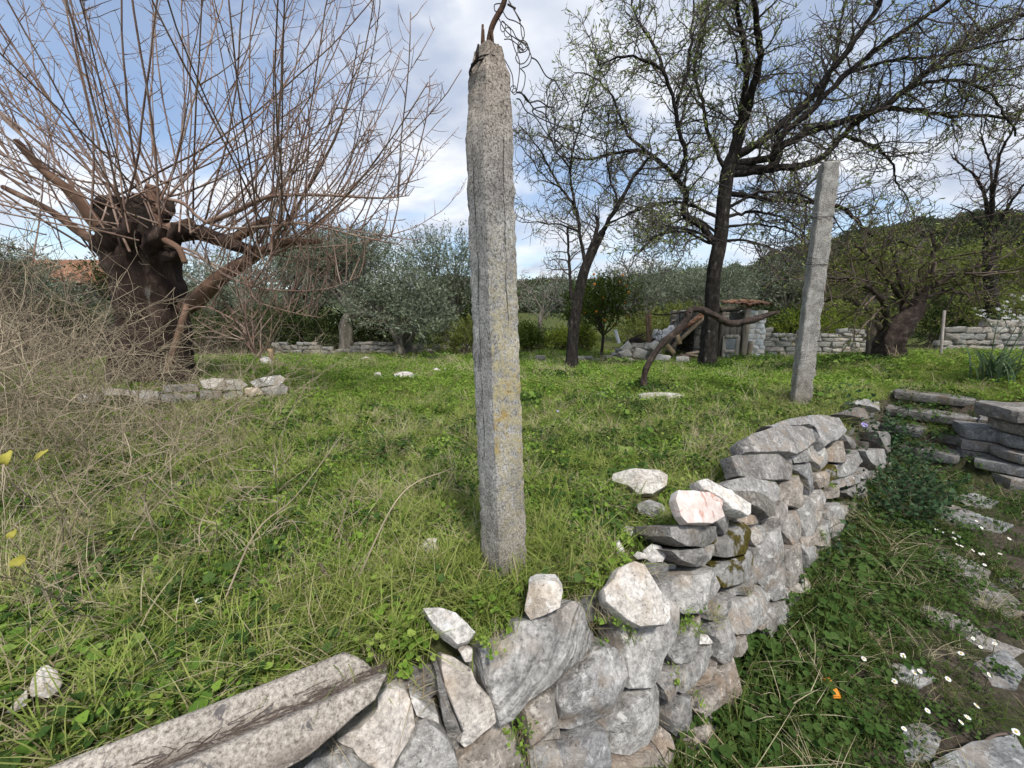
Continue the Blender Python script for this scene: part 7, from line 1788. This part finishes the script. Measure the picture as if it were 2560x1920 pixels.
# orange peel on the path verge
for k, ((x, y), lab) in enumerate([((430, 1358), 'upper piece of orange peel lying in the grass'), ((462, 1408), 'lower and larger piece of orange peel lying in the grass')]):
    c = on_ground(*A7([(x, y)])[0]) + np.array([0, 0, .075]); V = []; n, m = 9, 9; nrm = unit(np.array([.1, -.7, .9])); xa = unit(np.cross(nrm, [0, .2, 1])); ya = np.cross(nrm, xa); Rr = .03
    for th in (1.0, .9):
        for i in range(n):
            for j in range(m):
                a, b = (i / (n - 1) - .5) * 1.9, (j / (m - 1) - .5) * (1.1 + .5 * k); e = 1 + .1 * nz(i * .9, j * .9, k * 5)
                V.append(c + Rr * th * e * (math.sin(a) * xa + math.sin(b) * ya * math.cos(a * .6) + (math.cos(a) * math.cos(b) - .7) * nrm))
    N = n * m; Q = []
    for i in range(n - 1):
        for j in range(m - 1): q = i * m + j; Q.append((q, q + m, q + m + 1, q + 1)); Q.append((N + q, N + q + 1, N + q + m + 1, N + q + m))
    bd = list(range(m)) + [i * m + m - 1 for i in range(1, n)] + [(n - 1) * m + j for j in range(m - 2, -1, -1)] + [i * m for i in range(n - 2, 0, -1)]
    for q in range(len(bd)): Q.append((bd[q], bd[(q + 1) % len(bd)], N + bd[(q + 1) % len(bd)], N + bd[q]))
    tag(add_obj('orange_peel', np.array(V), [np.array(Q)], M['orange']), lab, 'peel', 'orange peel')

# asphodel in flower on the bank
ab = np.array([6.75, 5.25, 0.0]); ab[2] = gz(ab[0], ab[1])
asp = tag(empty('asphodel', tuple(ab)), 'tall asphodel with white flower spikes and strap leaves on the bank', 'plant')
lv, lf = [], []; nv = 0
for k in range(70):
    az = r.uniform(0, 6.283); L = r.uniform(.45, .85); d = np.array([math.cos(az), math.sin(az), 0]); P = [ab + d * (L * (.08 + .55 * t ** 1.5)) + np.array([0, 0, L * (t - .45 * t ** 2.4)]) + np.array([r.normal(), r.normal(), 0]) * .03 * 0 for t in np.linspace(0, 1, 8)]
    P = np.array(P) + np.array([r.normal() * .12, r.normal() * .12, 0]); s = np.array([-d[1], d[0], 0]); w = .011 * np.array([.7, 1, 1, .95, .85, .65, .4, .05])
    for q in range(8): lv += [P[q] - s * w[q], P[q] + s * w[q]]
    lf += [(nv + 2 * q, nv + 2 * q + 1, nv + 2 * q + 3, nv + 2 * q + 2) for q in range(7)]; nv += 16
add_obj('leaves', np.array(lv), [np.array(lf)], M['asphodel_leaf'], asp, smooth=False)
for k in range(5):
    b = ab + np.array([r.normal() * .14, r.normal() * .12, 0]); top = b + np.array([r.normal() * .14, 0, r.uniform(.98, 1.2)])
    t1 = Tubes(); P = smooth_path([b, (b + top) / 2 + r.normal(size=3) * .02, top], 14); t1.add(P, np.linspace(.008, .003, 14), 5); V_, F_ = [], []; nn = 0
    arms = [P[i] for i in (8, 9, 10, 11, 12)]
    ends = []
    for i, a in enumerate(arms):
        e = a + np.array([(-1) ** i * r.uniform(.08, .2), r.normal() * .08, r.uniform(.1, .2)]); t1.add(smooth_path([a, (a + e) / 2 + np.array([0, 0, -.02]), e], 6), np.linspace(.004, .002, 6), 4); ends += list(smooth_path([a, (a + e) / 2, e], 6)[2:])
    ends += list(P[9:])
    t1.obj('stalk', M['asphodel_leaf'], asp)
    for e in ends:
        for _ in range(2):
            c = e + r.normal(size=3) * .03; v, f = flower_arrays(c, unit(r.normal(size=3) + np.array([0, -.8, .2])), .017, 6, .006, r, .25); V_.append(v); F_.append(f + nn); nn += len(v)
    add_obj('flowers', np.concatenate(V_), [np.concatenate(F_)], M['petal'], asp, smooth=False)

# far wood on the hills: one mass
rg = np.random.default_rng(500)
for k in range(3):
    v, f, _, _ = crown_arrays(rg, (0, 0, 1.6), 2.4, 2.4, 2.0, 260, 5, .42, .26, 9, .6)
    me = make_mesh('hilltree', v, [f], M['hill_leaf'], smooth=False); protos.setdefault('hilltree', []).append(bpy.data.objects.new('hilltree', me))
ang_ = np.radians(rg.uniform(-12, 60, 4200)); rad_ = rg.uniform(75, 215, 4200); x, y = np.sin(ang_) * rad_, np.cos(ang_) * rad_
scatter('far_wood', 'dark wood covering the far hillside', 'wood', np.stack([x, y, hill_height(x, y)], 1), ['hilltree'], np.zeros(len(x), int), rg, .7, 1.5)
